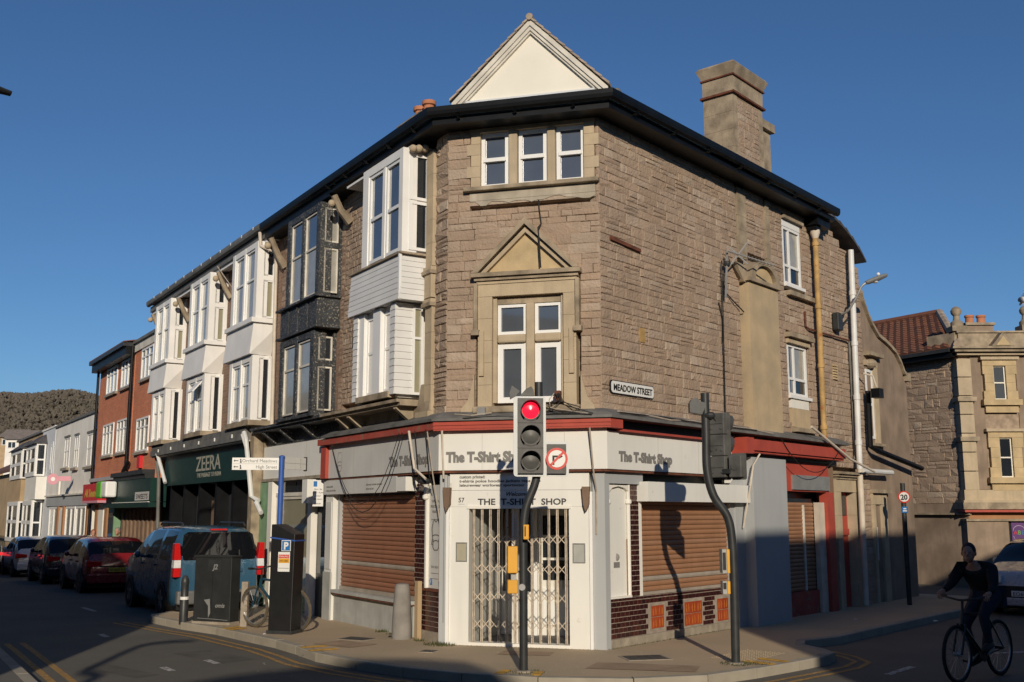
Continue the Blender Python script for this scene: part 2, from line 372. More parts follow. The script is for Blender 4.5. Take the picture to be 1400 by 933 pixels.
# red brick with courses, laid along a facade
def brick_mat(name, fr, c1, c2, mo, sc=1.0):
    m = bpy.data.materials.new(name); m.use_nodes = True; t = m.node_tree; N = t.nodes; Lk = t.links.new; b = N['Principled BSDF']
    g = N.new('ShaderNodeNewGeometry'); dt = N.new('ShaderNodeVectorMath'); dt.operation = 'DOT_PRODUCT'; dt.inputs[1].default_value = fr.u
    sp = N.new('ShaderNodeSeparateXYZ'); cb = N.new('ShaderNodeCombineXYZ'); Lk(g.outputs['Position'], dt.inputs[0]); Lk(g.outputs['Position'], sp.inputs[0])
    Lk(dt.outputs['Value'], cb.inputs[0]); Lk(sp.outputs['Z'], cb.inputs[1])
    br = N.new('ShaderNodeTexBrick'); br.inputs['Scale'].default_value = sc; br.inputs['Brick Width'].default_value = .225; br.inputs['Row Height'].default_value = .075
    br.inputs['Mortar Size'].default_value = .007; br.inputs['Color1'].default_value = L3(c1); br.inputs['Color2'].default_value = L3(c2); br.inputs['Mortar'].default_value = L3(mo)
    Lk(cb.outputs[0], br.inputs['Vector']); no = N.new('ShaderNodeTexNoise'); no.inputs['Scale'].default_value = 1.3; no.inputs['Detail'].default_value = 6
    Lk(g.outputs['Position'], no.inputs['Vector']); mx = N.new('ShaderNodeMix'); mx.data_type = 'RGBA'; mx.blend_type = 'MULTIPLY'; mx.inputs[0].default_value = .5
    Lk(br.outputs['Color'], mx.inputs[6]); Lk(no.outputs['Color'], mx.inputs[7]); hs = N.new('ShaderNodeHueSaturation'); hs.inputs['Value'].default_value = 1.4
    rg = N.new('ShaderNodeMapRange'); rg.inputs['To Min'].default_value = .75; rg.inputs['To Max'].default_value = 1.25; Lk(no.outputs['Fac'], rg.inputs[0])
    vm = N.new('ShaderNodeVectorMath'); vm.operation = 'SCALE'; Lk(br.outputs['Color'], vm.inputs[0]); Lk(rg.outputs[0], vm.inputs['Scale'])
    Lk(vm.outputs[0], b.inputs['Base Color']); b.inputs['Roughness'].default_value = .9
    bp = N.new('ShaderNodeBump'); bp.inputs['Strength'].default_value = .5; bp.inputs['Distance'].default_value = .008; bp.invert = True
    Lk(br.outputs['Fac'], bp.inputs['Height']); Lk(bp.outputs[0], b.inputs['Normal']); N.remove(mx); N.remove(hs)
    MAT[name] = m
brick_mat('brick_red', FL, (.60,.19,.085), (.50,.15,.07), (.40,.26,.17))
brick_mat('brick_old', FL, (.26,.15,.10), (.19,.115,.08), (.25,.2,.15))
# ------------------------------------------------------------------ ground
def grid_axis(lo, hi, near, step, far):
    xs = [0.0]
    while xs[-1] < hi: xs.append(xs[-1] + (step if xs[-1] < near else max(step, (xs[-1]-near)*far+step)))
    ng = [0.0]
    while ng[-1] > lo: ng.append(ng[-1] - (step if -ng[-1] < near else max(step, (-ng[-1]-near)*far+step)))
    return sorted(set(ng[1:]+xs))
xs = grid_axis(-900, 900, 40, 2.5, .35); ys = grid_axis(-300, 1200, 60, 2.5, .35)
m = MB(); vs = [(x, y, max(gz(x, y), -1.2)) for y in ys for x in xs]; nx = len(xs)
m.add(vs, [(j*nx+i, j*nx+i+1, (j+1)*nx+i+1, (j+1)*nx+i) for j in range(len(ys)-1) for i in range(nx-1)])
m.build('road', 'asphalt', kind='structure', label='dark asphalt road of the junction and both streets')
# kerb line: along the left street, out round the corner build-out, and away up the right street
def lp(u, d): p = FL.P(u, 0, d); return (p.x, p.y)
def rp(u, d): p = FR.P(u, 0, d); return (p.x, p.y)
KERB = [lp(46, .42), lp(20, .42), lp(7.7, .42), lp(7.35, .6), lp(7.2, 1.0), lp(7.1, 2.2), lp(6.9, 2.5), lp(6.5, 2.6), (-5.75, 18.75), (-4.94, 17.97), (-3.55, 16.2), (-3.1, 15.5), (-2.67, 14.75),
        (-2.01, 14.0), (-1.35, 13.42), (-.6, 12.95), (.3, 12.6), (1.4, 12.5), (2.3, 12.75), (3.0, 13.3), (3.7, 13.95), (4.2, 14.45), (4.42, 14.8), (4.4, 15.2), (4.25, 15.7), (4.4, 16.2), rp(3.6, 1.85), rp(8, 1.85), rp(13.2, 1.85)]
BACK = [rp(13.2, -.4), rp(6, -.4), rp(0.6, -.6), (0, 16.6), lp(.6, -.6), lp(10, -.4), lp(46, -.4)]
PZ = .12
def pz(x, y): return PZ + gz(x, y)
def inset(pts, w):
    out = []
    for i, p in enumerate(pts):
        a = Vector(pts[max(i-1, 0)]); b = Vector(pts[min(i+1, len(pts)-1)]); t = (b-a).normalized(); out.append((p[0]-t.y*w, p[1]+t.x*w))
    return out
KW = .14
KIN = inset(KERB, KW)
# the pavement is one sheet from the kerb's back edge to the buildings
m = MB(); poly = KIN + BACK; n = len(poly)
bm = bmesh.new(); bvs = [bm.verts.new((x, y, pz(x, y)-.004)) for x, y in poly]; bm.faces.new(bvs); bmesh.ops.triangulate(bm, faces=bm.faces)
bm.verts.index_update(); m.add([v.co.copy() for v in bm.verts], [[v.index for v in f.verts] for f in bm.faces]); bm.free()
pave = m.build('pavement', 'tarmac_red', kind='structure', label='worn brownish tarmac pavement wrapping round the shop corner')
kc = 0
for i in range(len(KERB)-1):
    a = Vector(KERB[i]); b = Vector(KERB[i+1]); ai = Vector(KIN[i]); bi = Vector(KIN[i+1]); ln = (b-a).length
    k = max(1, round(ln/.9)) if ln < 14 else max(1, round(ln/2.2))
    for j in range(k):
        t0 = j/k + .006/ln; t1 = (j+1)/k - .006/ln
        q = [a.lerp(b, t0), a.lerp(b, t1), ai.lerp(bi, t1), ai.lerp(bi, t0)]
        dz = random.uniform(-.004, .004); c = .012
        cen = sum(q, Vector((0, 0)))/4
        lo = [(p.x, p.y, pz(p.x, p.y)-.22) for p in q]; mid = [(p.x, p.y, pz(p.x, p.y)+dz-c) for p in q]
        top = [(p.x+(cen.x-p.x)*.0+((q[3-i2]-p)*(c/KW) if i2 in (0, 3) else (q[3-i2]-p)*(c/KW)).x*.8, p.y+((q[3-i2]-p)*(c/KW)).y*.8, pz(p.x, p.y)+dz) for i2, p in enumerate(q)]
        mm = MB(); mm.add(lo+mid+top, [(0,1,5,4), (1,2,6,5), (2,3,7,6), (3,0,4,7), (4,5,9,8), (5,6,10,9), (6,7,11,10), (7,4,8,11), (8,9,10,11)])
        mm.build('kerb_stone', 'kerb', pave); kc += 1
# double yellow lines and other paint
def strip(pts, off0, off1, z, mt, nm, lab):
    a = inset(pts, -off0); b = inset(pts, -off1); m = MB()
    for i in range(len(pts)-1):
        m.quad((a[i][0], a[i][1], gz(*a[i])+z), (a[i+1][0], a[i+1][1], gz(*a[i+1])+z), (b[i+1][0], b[i+1][1], gz(*b[i+1])+z), (b[i][0], b[i][1], gz(*b[i])+z))
    return m.build(nm, mt, kind='structure', label=lab)
YL = [lp(6.9, 2.75)] + KERB[8:25]
strip(YL, .22, .29, .004, 'yellow_line', 'road_marking', 'inner of the two yellow lines beside the corner kerb')
strip(YL, .40, .47, .004, 'yellow_line', 'road_marking', 'outer of the two yellow lines beside the corner kerb')
FAR = [(-3.2, 9.2), (-5.55, 13.0), (-7.35, 15.9), (-11.2, 22.0), (-22, 39)]
strip(FAR, .0, .09, .004, 'yellow_line', 'road_marking', 'inner yellow line beside the far kerb of the left street')
strip(FAR, .22, .31, .004, 'yellow_line', 'road_marking', 'outer yellow line beside the far kerb of the left street')
# opposite pavement of the left street (its kerb shows in the lower left corner)
m = MB(); fk = inset(FAR, .35)
q = fk + [(-34, 36), (-19, 12), (-10, 0), (-6.5, -4), (-1.2, 6)]
bm = bmesh.new(); bm.faces.new([bm.verts.new((x, y, pz(x, y))) for x, y in q]); bmesh.ops.triangulate(bm, faces=bm.faces); bm.verts.index_update()
m.add([v.co.copy() for v in bm.verts], [[v.index for v in f.verts] for f in bm.faces]); bm.free()
fpv = m.build('pavement', 'flagstone', kind='structure', label='pavement on the far side of the left street')
for i in range(len(fk)-1):
    a = Vector(fk[i]); b = Vector(fk[i+1]); k = max(1, round((b-a).length/.95)); nrm = Vector((-(b-a).y, (b-a).x)).normalized()*-.13
    for j in range(k):
        p = a.lerp(b, j/k+.004); r = a.lerp(b, (j+1)/k-.004)
        mm = MB(); z0 = -.15; pts = [p, r, r+nrm, p+nrm]
        mm.hexa([(t.x, t.y, gz(t.x, t.y)+z0) for t in pts]+[(t.x, t.y, pz(t.x, t.y)+.004) for t in pts]); mm.build('kerb_stone', 'kerb', fpv)
# no-loading ticks on the kerb
def tick(x, y, ang, ln, nm, lab):
    a = math.radians(ang); t = Vector((math.sin(a), math.cos(a))); s_ = Vector((t.y, -t.x))*.055; p = Vector((x, y))
    m = MB(); c = [p-s_, p+s_, p+t*ln+s_, p+t*ln-s_]
    m.slab([(v.x, v.y) for v in c], PZ+.003, PZ+.0075); return m.build(nm, 'yellow_worn', kind='structure', label=lab)
for (x, y, an, ln, lb) in ((-4.72, 17.72, 28, .34, 'yellow kerb tick beside the dark cabinet'), (-4.58, 17.55, 28, .34, 'second yellow kerb tick beside the dark cabinet'),
        (-2.98, 15.30, 60, .36, 'yellow kerb tick in front of the parking meter'), (-2.80, 14.96, 60, .4, 'second yellow kerb tick in front of the parking meter'),
        (-.16, 12.86, 20, .3, 'yellow kerb tick left of the signal pole foot'), (.28, 12.72, 10, .3, 'yellow kerb tick right of the signal pole foot'),
        (3.28, 13.62, -42, .42, 'yellow kerb tick right of the second signal pole'), (3.52, 13.86, -42, .42, 'second yellow kerb tick right of the second signal pole')):
    tick(x, y, an, ln, 'road_marking', lb)
# broken white marks on the road
for (x, y, an, ln) in ((-3.95, 14.55, -35, .45), (-4.35, 13.9, -35, .4), (6.9, 15.6, 75, 1.0), (4.7, 13.6, 40, .9), (-8.6, 22.2, -32, 1.4), (-6.6, 17.6, -32, .5), (8.3, 13.6, 80, 1.2)):
    a = math.radians(an); t = Vector((math.sin(a), math.cos(a))); s_ = Vector((t.y, -t.x))*.05; p = Vector((x, y))
    m = MB(); c = [p-s_, p+s_, p+t*ln+s_, p+t*ln-s_]; g0 = gz(x, y)
    m.quad(*[(v.x, v.y, gz(v.x, v.y)+.0045) for v in c]); m.build('road_marking', 'white_line', kind='structure', label='worn white dash on the road', group='worn white road dashes')
# tactile paving by the second signal pole: studs are small, kept as one mass
m = MB()
for i in range(16):
    for j in range(9):
        p = Vector((3.05, 13.95)) + Vector((.64, .77))*(i*.067) + Vector((-.77, .64))*(j*.067)
        m.lathe((p.x, p.y, PZ-.003), [(.013, 0), (.011, .006), (.006, .007)], 6)
m.build('tactile_studs', 'tarmac_red', pave, kind='stuff')
# grass and moss at wall feet and pole feet
m = MB()
def tuft(x, y, n, r, h):
    for _ in range(n):
        a = random.uniform(0, 2*PI); q = random.random()**.7*r; px, py = x+q*math.cos(a), y+q*math.sin(a); b = random.uniform(0, 2*PI); hh = random.uniform(.3, 1)*h
        dx, dy = .006*math.cos(b), .006*math.sin(b); le = Vector((random.gauss(0, .3), random.gauss(0, .3)))*hh
        m.add([(px-dx, py-dy, PZ-.01), (px+dx, py+dy, PZ-.01), (px+le.x, py+le.y, PZ+hh)], [(0,1,2)])
for p, n, r, h in ((FF.P(-.05, 0, .12), 220, .2, .06), (FF.P(.1, 0, .16), 120, .14, .05), (FL.P(.5, 0, .1), 80, .12, .05), (FL.P(1.9, 0, .08), 120, .12, .05), (FL.P(1.5, 0, .1), 60, .1, .04), (Vector((2.85, 13.7, 0)), 300, .22, .025), (Vector((3.1, 13.75, 0)), 160, .18, .02), (Vector((.14, 13.0, 0)), 260, .26, .02)):
    tuft(p.x, p.y, n, r, h)
for k in range(90):
    p = FR.P(k*.04, 0, .06); tuft(p.x, p.y, 4, .04, .02)
    p = FF.P(k*.026, 0, .1); tuft(p.x, p.y, 2, .03, .012)
m.build('ground_weeds', 'grass', None, kind='stuff', label='tufts of grass and moss at the foot of walls and poles', fix=False)
m = MB(); rg = random.Random(12)
for _ in range(130):
    a = rg.uniform(-3.2, 4.0); b = rg.uniform(12.9, 16.2)
    if (Vector((a, b, 0))-FL.O).dot(FL.n) < .15 and a < -1: continue
    if b > 15 and -1.2 < a < 4: continue
    m.lathe((a, b, PZ-.003), [(rg.uniform(.008, .02), 0), (.006, .0015)], 7)
m.build('gum_spots', 'gum', pave, kind='stuff')
# repairs and covers let into the ground
def patch(pts, z, mt, lb, nm='road_patch'):
    m = MB(); m.add([(x, y, gz(x, y)+z) for x, y in pts], [tuple(range(len(pts)))]); return m.build(nm, mt, kind='structure', label=lb)
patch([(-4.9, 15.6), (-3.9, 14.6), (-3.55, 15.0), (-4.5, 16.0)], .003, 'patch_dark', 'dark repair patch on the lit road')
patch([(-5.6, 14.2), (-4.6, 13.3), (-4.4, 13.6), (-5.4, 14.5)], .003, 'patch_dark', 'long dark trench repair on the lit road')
patch([(-2.9, 15.75), (-2.3, 15.3), (-1.95, 15.7), (-2.55, 16.15)], PZ+.002, 'patch_red', 'reddish repair patch on the pavement by the kerb ticks')
patch([(.9, 13.3), (2.2, 13.0), (2.35, 13.5), (1.1, 13.85)], PZ+.002, 'patch_red', 'broad reddish patch on the pavement between the signal poles')
patch([(-.2, 14.6), (.5, 14.45), (.58, 14.8), (-.1, 14.95)], PZ+.002, 'patch_red', 'small patch on the pavement before the shop door')
for (x, y, a, w_, l_, lb) in ((1.75, 14.25, 12, .45, .6, 'iron service cover in the pavement right of the door'), (-2.35, 16.35, -30, .35, .5, 'iron service cover in the pavement by the left shutter'), (-1.15, 14.9, -20, .22, .22, 'small square stop cover in the pavement')):
    an = math.radians(a); e1 = Vector((math.cos(an), math.sin(an))); e2 = Vector((-e1.y, e1.x)); p = Vector((x, y)); cv = thing('service_cover', lb, 'cover', (x, y, PZ))
    q = lambda s_: [(p+e1*sx*l_/2*s_+e2*sy*w_/2*s_) for sx, sy in ((-1, -1), (1, -1), (1, 1), (-1, 1))]
    MB().slab([tuple(v) for v in q(1.0)], PZ-.02, PZ+.004).build('frame', 'concrete', cv); MB().slab([tuple(v) for v in q(.88)], PZ-.02, PZ+.007).build('lid', 'iron', cv)
    for k in range(4): c = p+e1*(k-1.5)*l_*.18; MB().slab([tuple(c-e1*.01-e2*w_*.36), tuple(c+e1*.01-e2*w_*.36), tuple(c+e1*.01+e2*w_*.36), tuple(c-e1*.01+e2*w_*.36)], PZ+.007, PZ+.010).build('lid_rib', 'iron', cv)
# ------------------------------------------------------------------ wooded hill and far ground
m = MB(); hx = [i*12 for i in range(-80, 41)]; hy = [420+i*14 for i in range(0, 40)]
def hz(x, y):
    t = max(0, min(1, (y-430)/250)); s_ = t*t*(3-2*t)
    ridge = 74 - .046*(x+330) + 5*math.sin(x*.021+1) + 2.5*math.sin(x*.057) + 2*math.sin(x*.11+y*.02)
    if x > -150: ridge *= max(0, 1-(x+150)/330)
    return -1.5 + s_*ridge
hv = [(x, y, hz(x, y)) for y in hy for x in hx]; nx = len(hx)
m.add(hv, [(j*nx+i, j*nx+i+1, (j+1)*nx+i+1, (j+1)*nx+i) for j in range(len(hy)-1) for i in range(nx-1)])
m.build('hill', 'hill', kind='structure', smooth=2, label='brown wooded hill on the horizon behind the left street')
m = MB(); rr = random.Random(3)
for k in range(26000):
    x = rr.uniform(-520, -130); y = 430 + 290*rr.random()**.8
    z = hz(x, y); h = rr.uniform(1.6, 3.6); r = rr.uniform(.8, 2.0); rn = rr.random()
    # a bare crown: a ragged spindle of six facets, jittered
    ring = [(x+r*math.cos(a+rr.uniform(-.4, .4))*rr.uniform(.6, 1.2), y+r*math.sin(a)*rr.uniform(.6, 1.2), z+h*rr.uniform(.35, .7)) for a in (0, 1.05, 2.1, 3.14, 4.2, 5.25)]
    b = (x, y, z); tp = (x+rr.uniform(-1, 1), y, z+h)
    m.add(ring+[b, tp], [(i, (i+1) % 6, 7) for i in range(6)]+[((i+1) % 6, i, 6) for i in range(6)], rn)
m.build('hillside_wood', 'winter_wood', None, kind='stuff', fix=False, label='leafless winter wood covering the far hill')
# ------------------------------------------------------------------ buildings across the junction, behind the viewpoint, that throw the shade
def shade_house(name, label, foot, zt, roof_z, mt, wins=True):
    cx = sum(p[0] for p in foot)/len(foot); cy = sum(p[1] for p in foot)/len(foot)
    t = thing(name, label, 'building', (cx, cy, 0), None)
    MB().slab(foot, -.6, zt).build('wall', mt, t)
    n = len(foot); m = MB()
    if roof_z > zt+.05:
        m.add([(p[0]+(p[0]-cx)*.01, p[1]+(p[1]-cy)*.01, zt+.003) for p in foot]+[(cx+(p[0]-cx)*.45, cy+(p[1]-cy)*.45, roof_z) for p in foot], [tuple(range(n)), tuple(range(2*n-1, n-1, -1))]+[(i, (i+1) % n, n+(i+1) % n, n+i) for i in range(n)])
        m.build('roof', 'slate', t)
    for i in range(n):
        a = Vector(foot[i]); b = Vector(foot[(i+1) % n]); ln = (b-a).length
        if ln < 4 or not wins: continue
        f = Fr(a, b-a, Vector((b-a).yx)*1); nn = Vector(((b-a).y, -(b-a).x, 0)).normalized()
        if nn.dot(Vector((a.x-cx, a.y-cy, 0))) < 0: nn = -nn
        f.n = nn
        for k in range(int(ln//2.6)):
            for z in (1.0, 4.1, 7.0):
                if z+1.5 < zt-.2: win(f, 1+k*2.6, 2.1+k*2.6, z, z+1.5, .05, t, hs=(z+.75,))
    return t
lf = lambda u, d: (FL.P(u, 0, d).x, FL.P(u, 0, d).y)
shade_house('unseen_terrace', 'rendered terrace behind the viewpoint across the left street', [lf(-7.8, 10), lf(48, 10), lf(48, 18), lf(-7.8, 18)], 7.25, 7.25, 'render_tan')
for z_, l_ in ((4.0, .55), (3.55, .4), (3.2, .3)): hs_ = MB().box(FL, -7.8-l_, -7.79, z_, z_+.28, 10.4, 10.46).build('sign_or_shade_box', 'sign_blue', None, label={4.0: 'upper', 3.55: 'middle', 3.2: 'lowest'}[z_]+' of three unseen boxes added to notch the shade edge', cat='sign')  # out-of-view boxes added at the corner to make the cast shade jagged
rf = lambda u, d: (FR.P(u, 0, d).x, FR.P(u, 0, d).y)
shade_house('stone_terrace', 'stone terrace behind the viewpoint across the right street', [(5.55, -5.4), (12.0, 2.25), (17.5, -2.6), (11.0, -10.2)], 9.45, 9.45, 'ashlar')
shade_house('unseen_terrace', 'lower terrace house behind the viewpoint farther along the right street', [(12.05, 2.3), (34, 28.3), (39.5, 23.5), (17.6, -2.5)], 8.75, 8.75, 'render_tan')
shade_house('unseen_terrace', 'unseen long terrace added to block the low sky glow', [(-70, -46), (75, -46), (75, -56), (-70, -56)], 14.5, 14.5, 'render_tan', wins=False)  # added out of view to hold back sky glow from behind
t = thing('corner_house', 'hipped corner house straight behind the viewpoint', 'building', (.6, -16, 0))
MB().slab([(-2.6, -12), (5.2, -12), (5.2, -20), (-2.6, -20)], -.5, 7.6).build('wall', 'render_white', t)
m = MB(); m.prism(WF, [(-3.0, 7.6), (5.4, 7.6), (5.4, 7.3), (2.35, 8.05), (1.45, 8.87), (.75, 8.97), (.0, 8.95), (-.65, 8.85), (-1.5, 8.62), (-2.2, 8.30), (-3.0, 7.9)], 12.0, 19.5); m.build('roof', 'slate', t)
for k in range(3):
    for z in (1, 4.2): win(Fr((-2.6, -12), (1, 0), (0, 1)), .8+k*2.4, 2+k*2.4, z, z+1.6, .05, t, hs=(z+.8,))
# ------------------------------------------------------------------ corner building
CB = thing('corner_building', 'brown stone corner building with cream gable and white ground floor shopfront', 'building', (FF.P(1.2, 0).x, FF.P(1.2, 0).y, 0))
def c2(d): return [FL.P(4.0, 0, d), xcorner(FL, d, FF, d), xcorner(FF, d, FR, d), FR.P(9.9, 0, d)]
def v2(p): return (p.x, p.y)
# masonry core behind the stones
core = [v2(p) for p in c2(-.16)]
core[3] = v2(FR.P(8.3, 0, -.16)); core += [v2(FR.P(8.3, 0, -5.2)), v2(FL.P(4.0, 0, -5))]; MB().prism(FR, [(8.302, 2.72), (9.9, 2.72), (9.9, 7.42), (8.302, 7.93)], -5.2, -.16).build('end_wall', 'mortar', CB)
MB().slab(core, 2.72, 8.02).build('wall', 'mortar', CB)
def band(name, mt, z0, z1, d0, d1, uL, uR, parent=CB, split=False, **k):
    P0 = [FL.P(uL, 0, d0), xcorner(FL, d0, FF, d0), xcorner(FF, d0, FR, d0), FR.P(uR, 0, d0)]
    P1 = [FL.P(uL, 0, d1), xcorner(FL, d1, FF, d1), xcorner(FF, d1, FR, d1), FR.P(uR, 0, d1)]
    m = MB()
    for i in range(3):
        q = [P0[i], P0[i+1], P1[i+1], P1[i]]; m2 = MB() if split else m
        m2.slab([v2(p) for p in q], z0, z1)
        if split: m2.build(name, mt, parent, **k)
    if not split: return m.build(name, mt, parent, **k)
# ---- rubble stones, laid course by course round the openings
ALL = []
def courses(fr, tag, u0, u1, z0, z1, holes, chs=(.09, .175), lens=(.13, .47), top=None, seed=1, mt='stone', rough=.013, d=0.0):
    r = random.Random(seed); z = z0
    while z < z1-.03:
        h = r.uniform(*chs)
        if z+h > z1-.04: h = z1-z
        segs = [(u0, u1)]
        for (a, b, c, e) in holes:
            if z+h > c+.01 and z < e-.01:
                ns = []
                for s0, s1 in segs:
                    if b <= s0 or a >= s1: ns.append((s0, s1)); continue
                    if a > s0+.03: ns.append((s0, a))
                    if b < s1-.03: ns.append((b, s1))
                segs = ns
        for s0, s1 in segs:
            u = s0
            while u < s1-.02:
                l = r.uniform(*lens)
                if u+l > s1-.09: l = s1-u
                if top is None or top((u+l/2), z+h):
                    hs = [(0, h)] if (h < .13 or r.random() > .30) else [(0, h*.5), (h*.5, h)]
                    for (ha, hb) in hs: ALL.append((fr, u, u+l, z+ha, z+hb, d, mt, r.random(), rough, tag))
                u += l
        z += h
def stone_mesh(m, s, r):
    fr, u0, u1, z0, z1, d, mt, rn, rough, tag = s
    g = .0018; j = lambda q: r.uniform(-q, q); P = fr.P
    a = [(u0+g, z0+g), (u1-g, z0+g), (u1-g, z1-g), (u0+g, z1-g)]
    b0 = d-.17; ins = .009; pr = d-.006+r.uniform(-.003, .005)
    back = [P(u, z, b0) for u, z in a]; rim = [P(u+j(.003), z+j(.003), d-.0125+j(.002)) for u, z in a]
    cu, cz = (u0+u1)/2, (z0+z1)/2
    def inn(u, z): return (u+(ins if u < cu else -ins), z+(ins if z < cz else -ins))
    fr4 = [P(*inn(u, z), pr+j(rough*.5)) for u, z in a]; c = P(cu+j(.02), cz+j(.01), pr+rough*r.uniform(-.1, .9))
    m.add(back+rim+fr4+[c], [(0,1,5,4), (1,2,6,5), (2,3,7,6), (3,0,4,7), (4,5,9,8), (5,6,10,9), (6,7,11,10), (7,4,8,11), (8,9,12), (9,10,12), (10,11,12), (11,8,12)], rn)
ZB, ZT = 3.46, 7.93
courses(FF, 'F', 0, FW, ZB, ZT, [(.36, 2.34, 6.70, 7.95), (.47, 2.09, 3.4, 5.62), (.62, 1.92, 5.6, 5.82), (.82, 1.72, 5.8, 6.06), (1.05, 1.49, 6.04, 6.32)], seed=3)
courses(FL, 'L', 0, .40, ZB, ZT, [], seed=5, rough=.03, lens=(.2, .5))
courses(FL, 'L', 2.2, 4.0, 3.95, ZT, [(2.2, 2.65, 5.2, 6.1), (2.2, 2.5, 3.5, 5.3)], seed=6, chs=(.07, .12), lens=(.12, .3))
def rtop(u, z): return z < 7.95 if u < 8.4 else z < 7.98-(u-8.4)*.36
courses(FR, 'R', 0, 9.9, ZB, ZT, [(4.28, 4.62, 6.4, 8), (5.39, 5.55, 6.4, 8), (4.32, 5.62, 3.3, 6.6), (6.14, 7.0, 6.28, 7.72), (6.14, 7.06, 3.75, 5.40)], top=rtop, seed=11)
rs = random.Random(9)
def appar(s):
    p = s[0].P((s[1]+s[2])/2, s[3], 0); dd = Vector((p.x, p.y, 0)); f = abs(s[0].n.dot(dd.normalized()))
    return (s[2]-s[1])*(s[4]-s[3])*f/dd.length_squared
ALL.sort(key=appar, reverse=True)
for s in ALL[:300]:
    m = MB(); stone_mesh(m, s, rs); m.build('stone', s[6], CB)
m = MB()
for s in ALL[300:]: stone_mesh(m, s, rs)
m.build('stonework', 'stone', CB, kind='stuff')
# ---- eaves: black fascia, soffit and gutter
band('fascia', 'black_paint', 7.92, 8.02, .30, .36, 4.0, 7.85)
band('soffit', 'black_paint', 7.925, 7.94, -.14, .30, 4.0, 7.85)
# gutter, an open half round on brackets
def sweep(prof, uL, uR, name, mt, parent=CB, dd=0):
    m = MB(); rows = []
    for (d, z) in prof:
        rows.append([FL.P(uL, z, d), *[Vector((p.x, p.y, z)) for p in (xcorner(FL, d, FF, d), xcorner(FF, d, FR, d))], FR.P(uR, z, d)])
    vs = [p for r_ in rows for p in r_]; n = len(prof)
    m.add(vs, [(i*4+k, i*4+k+1, ((i+1) % n)*4+k+1, ((i+1) % n)*4+k) for i in range(n) for k in range(3)]+[tuple(i*4 for i in range(n)), tuple(i*4+3 for i in range(n))[::-1]])
    return m.build(name, mt, parent)
sweep([(.36, 8.16), (.36, 8.08), (.385, 8.035), (.43, 8.02), (.475, 8.05), (.49, 8.10), (.49, 8.17), (.475, 8.17), (.472, 8.10), (.43, 8.04), (.38, 8.09), (.375, 8.16)], 4.0, 7.86, 'gutter', 'black_paint')
for fr, us in ((FL, (.4, 1.3, 2.2, 3.1, 3.9)), (FF, (.3, 1.2, 2.1)), (FR, (.4, 1.5, 2.6, 3.7, 4.8, 5.9, 7.0))):
    for u in us: MB().prism(Fr(fr.P(u, 0, 0), fr.n, fr.u), [(.36, 7.97), (.36, 8.01), (.43, 8.0), (.47, 8.03), (.49, 8.03), (.44, 7.975)], -.015, .015).build('gutter_bracket', 'black_paint', CB)
# low roof, with the gable over the corner
rp4 = [v2(p) for p in (FL.P(4.0, 0, .40), xcorner(FL, .40, FF, .40), xcorner(FF, .40, FR, .40), FR.P(7.9, 0, .40))]
rin = [v2(p) for p in (FL.P(4.0, 0, -3.2), xcorner(FL, -1.5, FF, -3.0), xcorner(FF, -3.0, FR, -1.5), FR.P(7.9, 0, -3.2))]
m = MB(); zz = [8.1]*4+[8.75]*4
m.add([(p[0], p[1], 8.1) for p in rp4]+[(p[0], p[1], 8.7) for p in rin], [(0,1,5,4), (1,2,6,5), (2,3,7,6), (4,5,6,7)])
roof = m.build('roof', 'slate', CB)
gd = .06                                            # gable plane
GL, GA, GR, GZ0, GZ1 = .10, 1.37, 2.58, 8.34, 9.575
MB().prism(FF, [(GL+.1, 8.2), (GR-.1, 8.2), (GR-.1, 8.40), (GA, GZ1-.05), (GL+.1, 8.40)], gd-.12, gd).build('gable', 'cream', CB, smooth=False)
for s, (e0, e1) in enumerate(((GL, GA), (GR, GA))):
    sg = 1 if s == 0 else -1; wd_ = abs(e1-e0); sl = (GZ1-GZ0)/wd_; k = math.sqrt(1+sl*sl)
    for (o0, o1, dd) in ((.0, .07, .10), (.072, .12, .075), (.122, .15, .05)):
        MB().prism(FF, [(e0, GZ0-o0*k), (e1, GZ1-o0*k), (e1, GZ1-o1*k), (e0, GZ0-o1*k)], gd+.002, gd+dd).build('bargeboard', 'white_trim', CB)
    for i in range(11):     # verge tiles, lapped
        t0 = i/11; t1 = min(1, (i+1.25)/11); f_ = lambda t: (e0-sg*.03+(e1-e0+sg*.03)*t, GZ0+.005+(GZ1-GZ0)*t)
        pa, pb = f_(t0), f_(t1)
        MB().prism(FF, [(pa[0], pa[1]+.012), (pb[0], pb[1]+.0), (pb[0], pb[1]+.028), (pa[0], pa[1]+.055)], gd-.25, gd+.13).build('verge_tile', 'verge_tile', roof)
    m = MB(); pu = [FF.P(e0-sg*.03, GZ0+.04, gd-.02), FF.P(e1, GZ1+.04, gd-.02), FF.P(e1, GZ1+.04, gd-3.2), FF.P(e0-sg*.03, GZ0+.04, gd-3.2)]
    m.hexa(pu+[p-Vector((0, 0, .05)) for p in pu]); m.build('roof_slope', 'rooftile', roof)
MB().tube([FF.P(GA, GZ1+.03, gd+.14), FF.P(GA, GZ1+.03, gd-.25)], .055, 10).build('ridge_cap', 'verge_tile', roof)
MB().tube([FF.P(GA, GZ1+.02, gd-.26), FF.P(GA, GZ1+.02, gd-3.2)], .05, 8).build('ridge_tiles', 'rooftile', roof)
MB().box(FF, .12, 2.56, 8.16, 8.36, gd+.002, gd+.05).build('gable_sill', 'render_bluewhite', CB)
MB().ball(FF.P(2.70, 8.26, .1), .07, sc=(1, 1, .8)).build('hip_cap', 'lead', roof); MB().ball(FF.P(-.05, 8.26, .1), .07, sc=(1.3, 1, .8)).build('hip_cap', 'lead', roof)
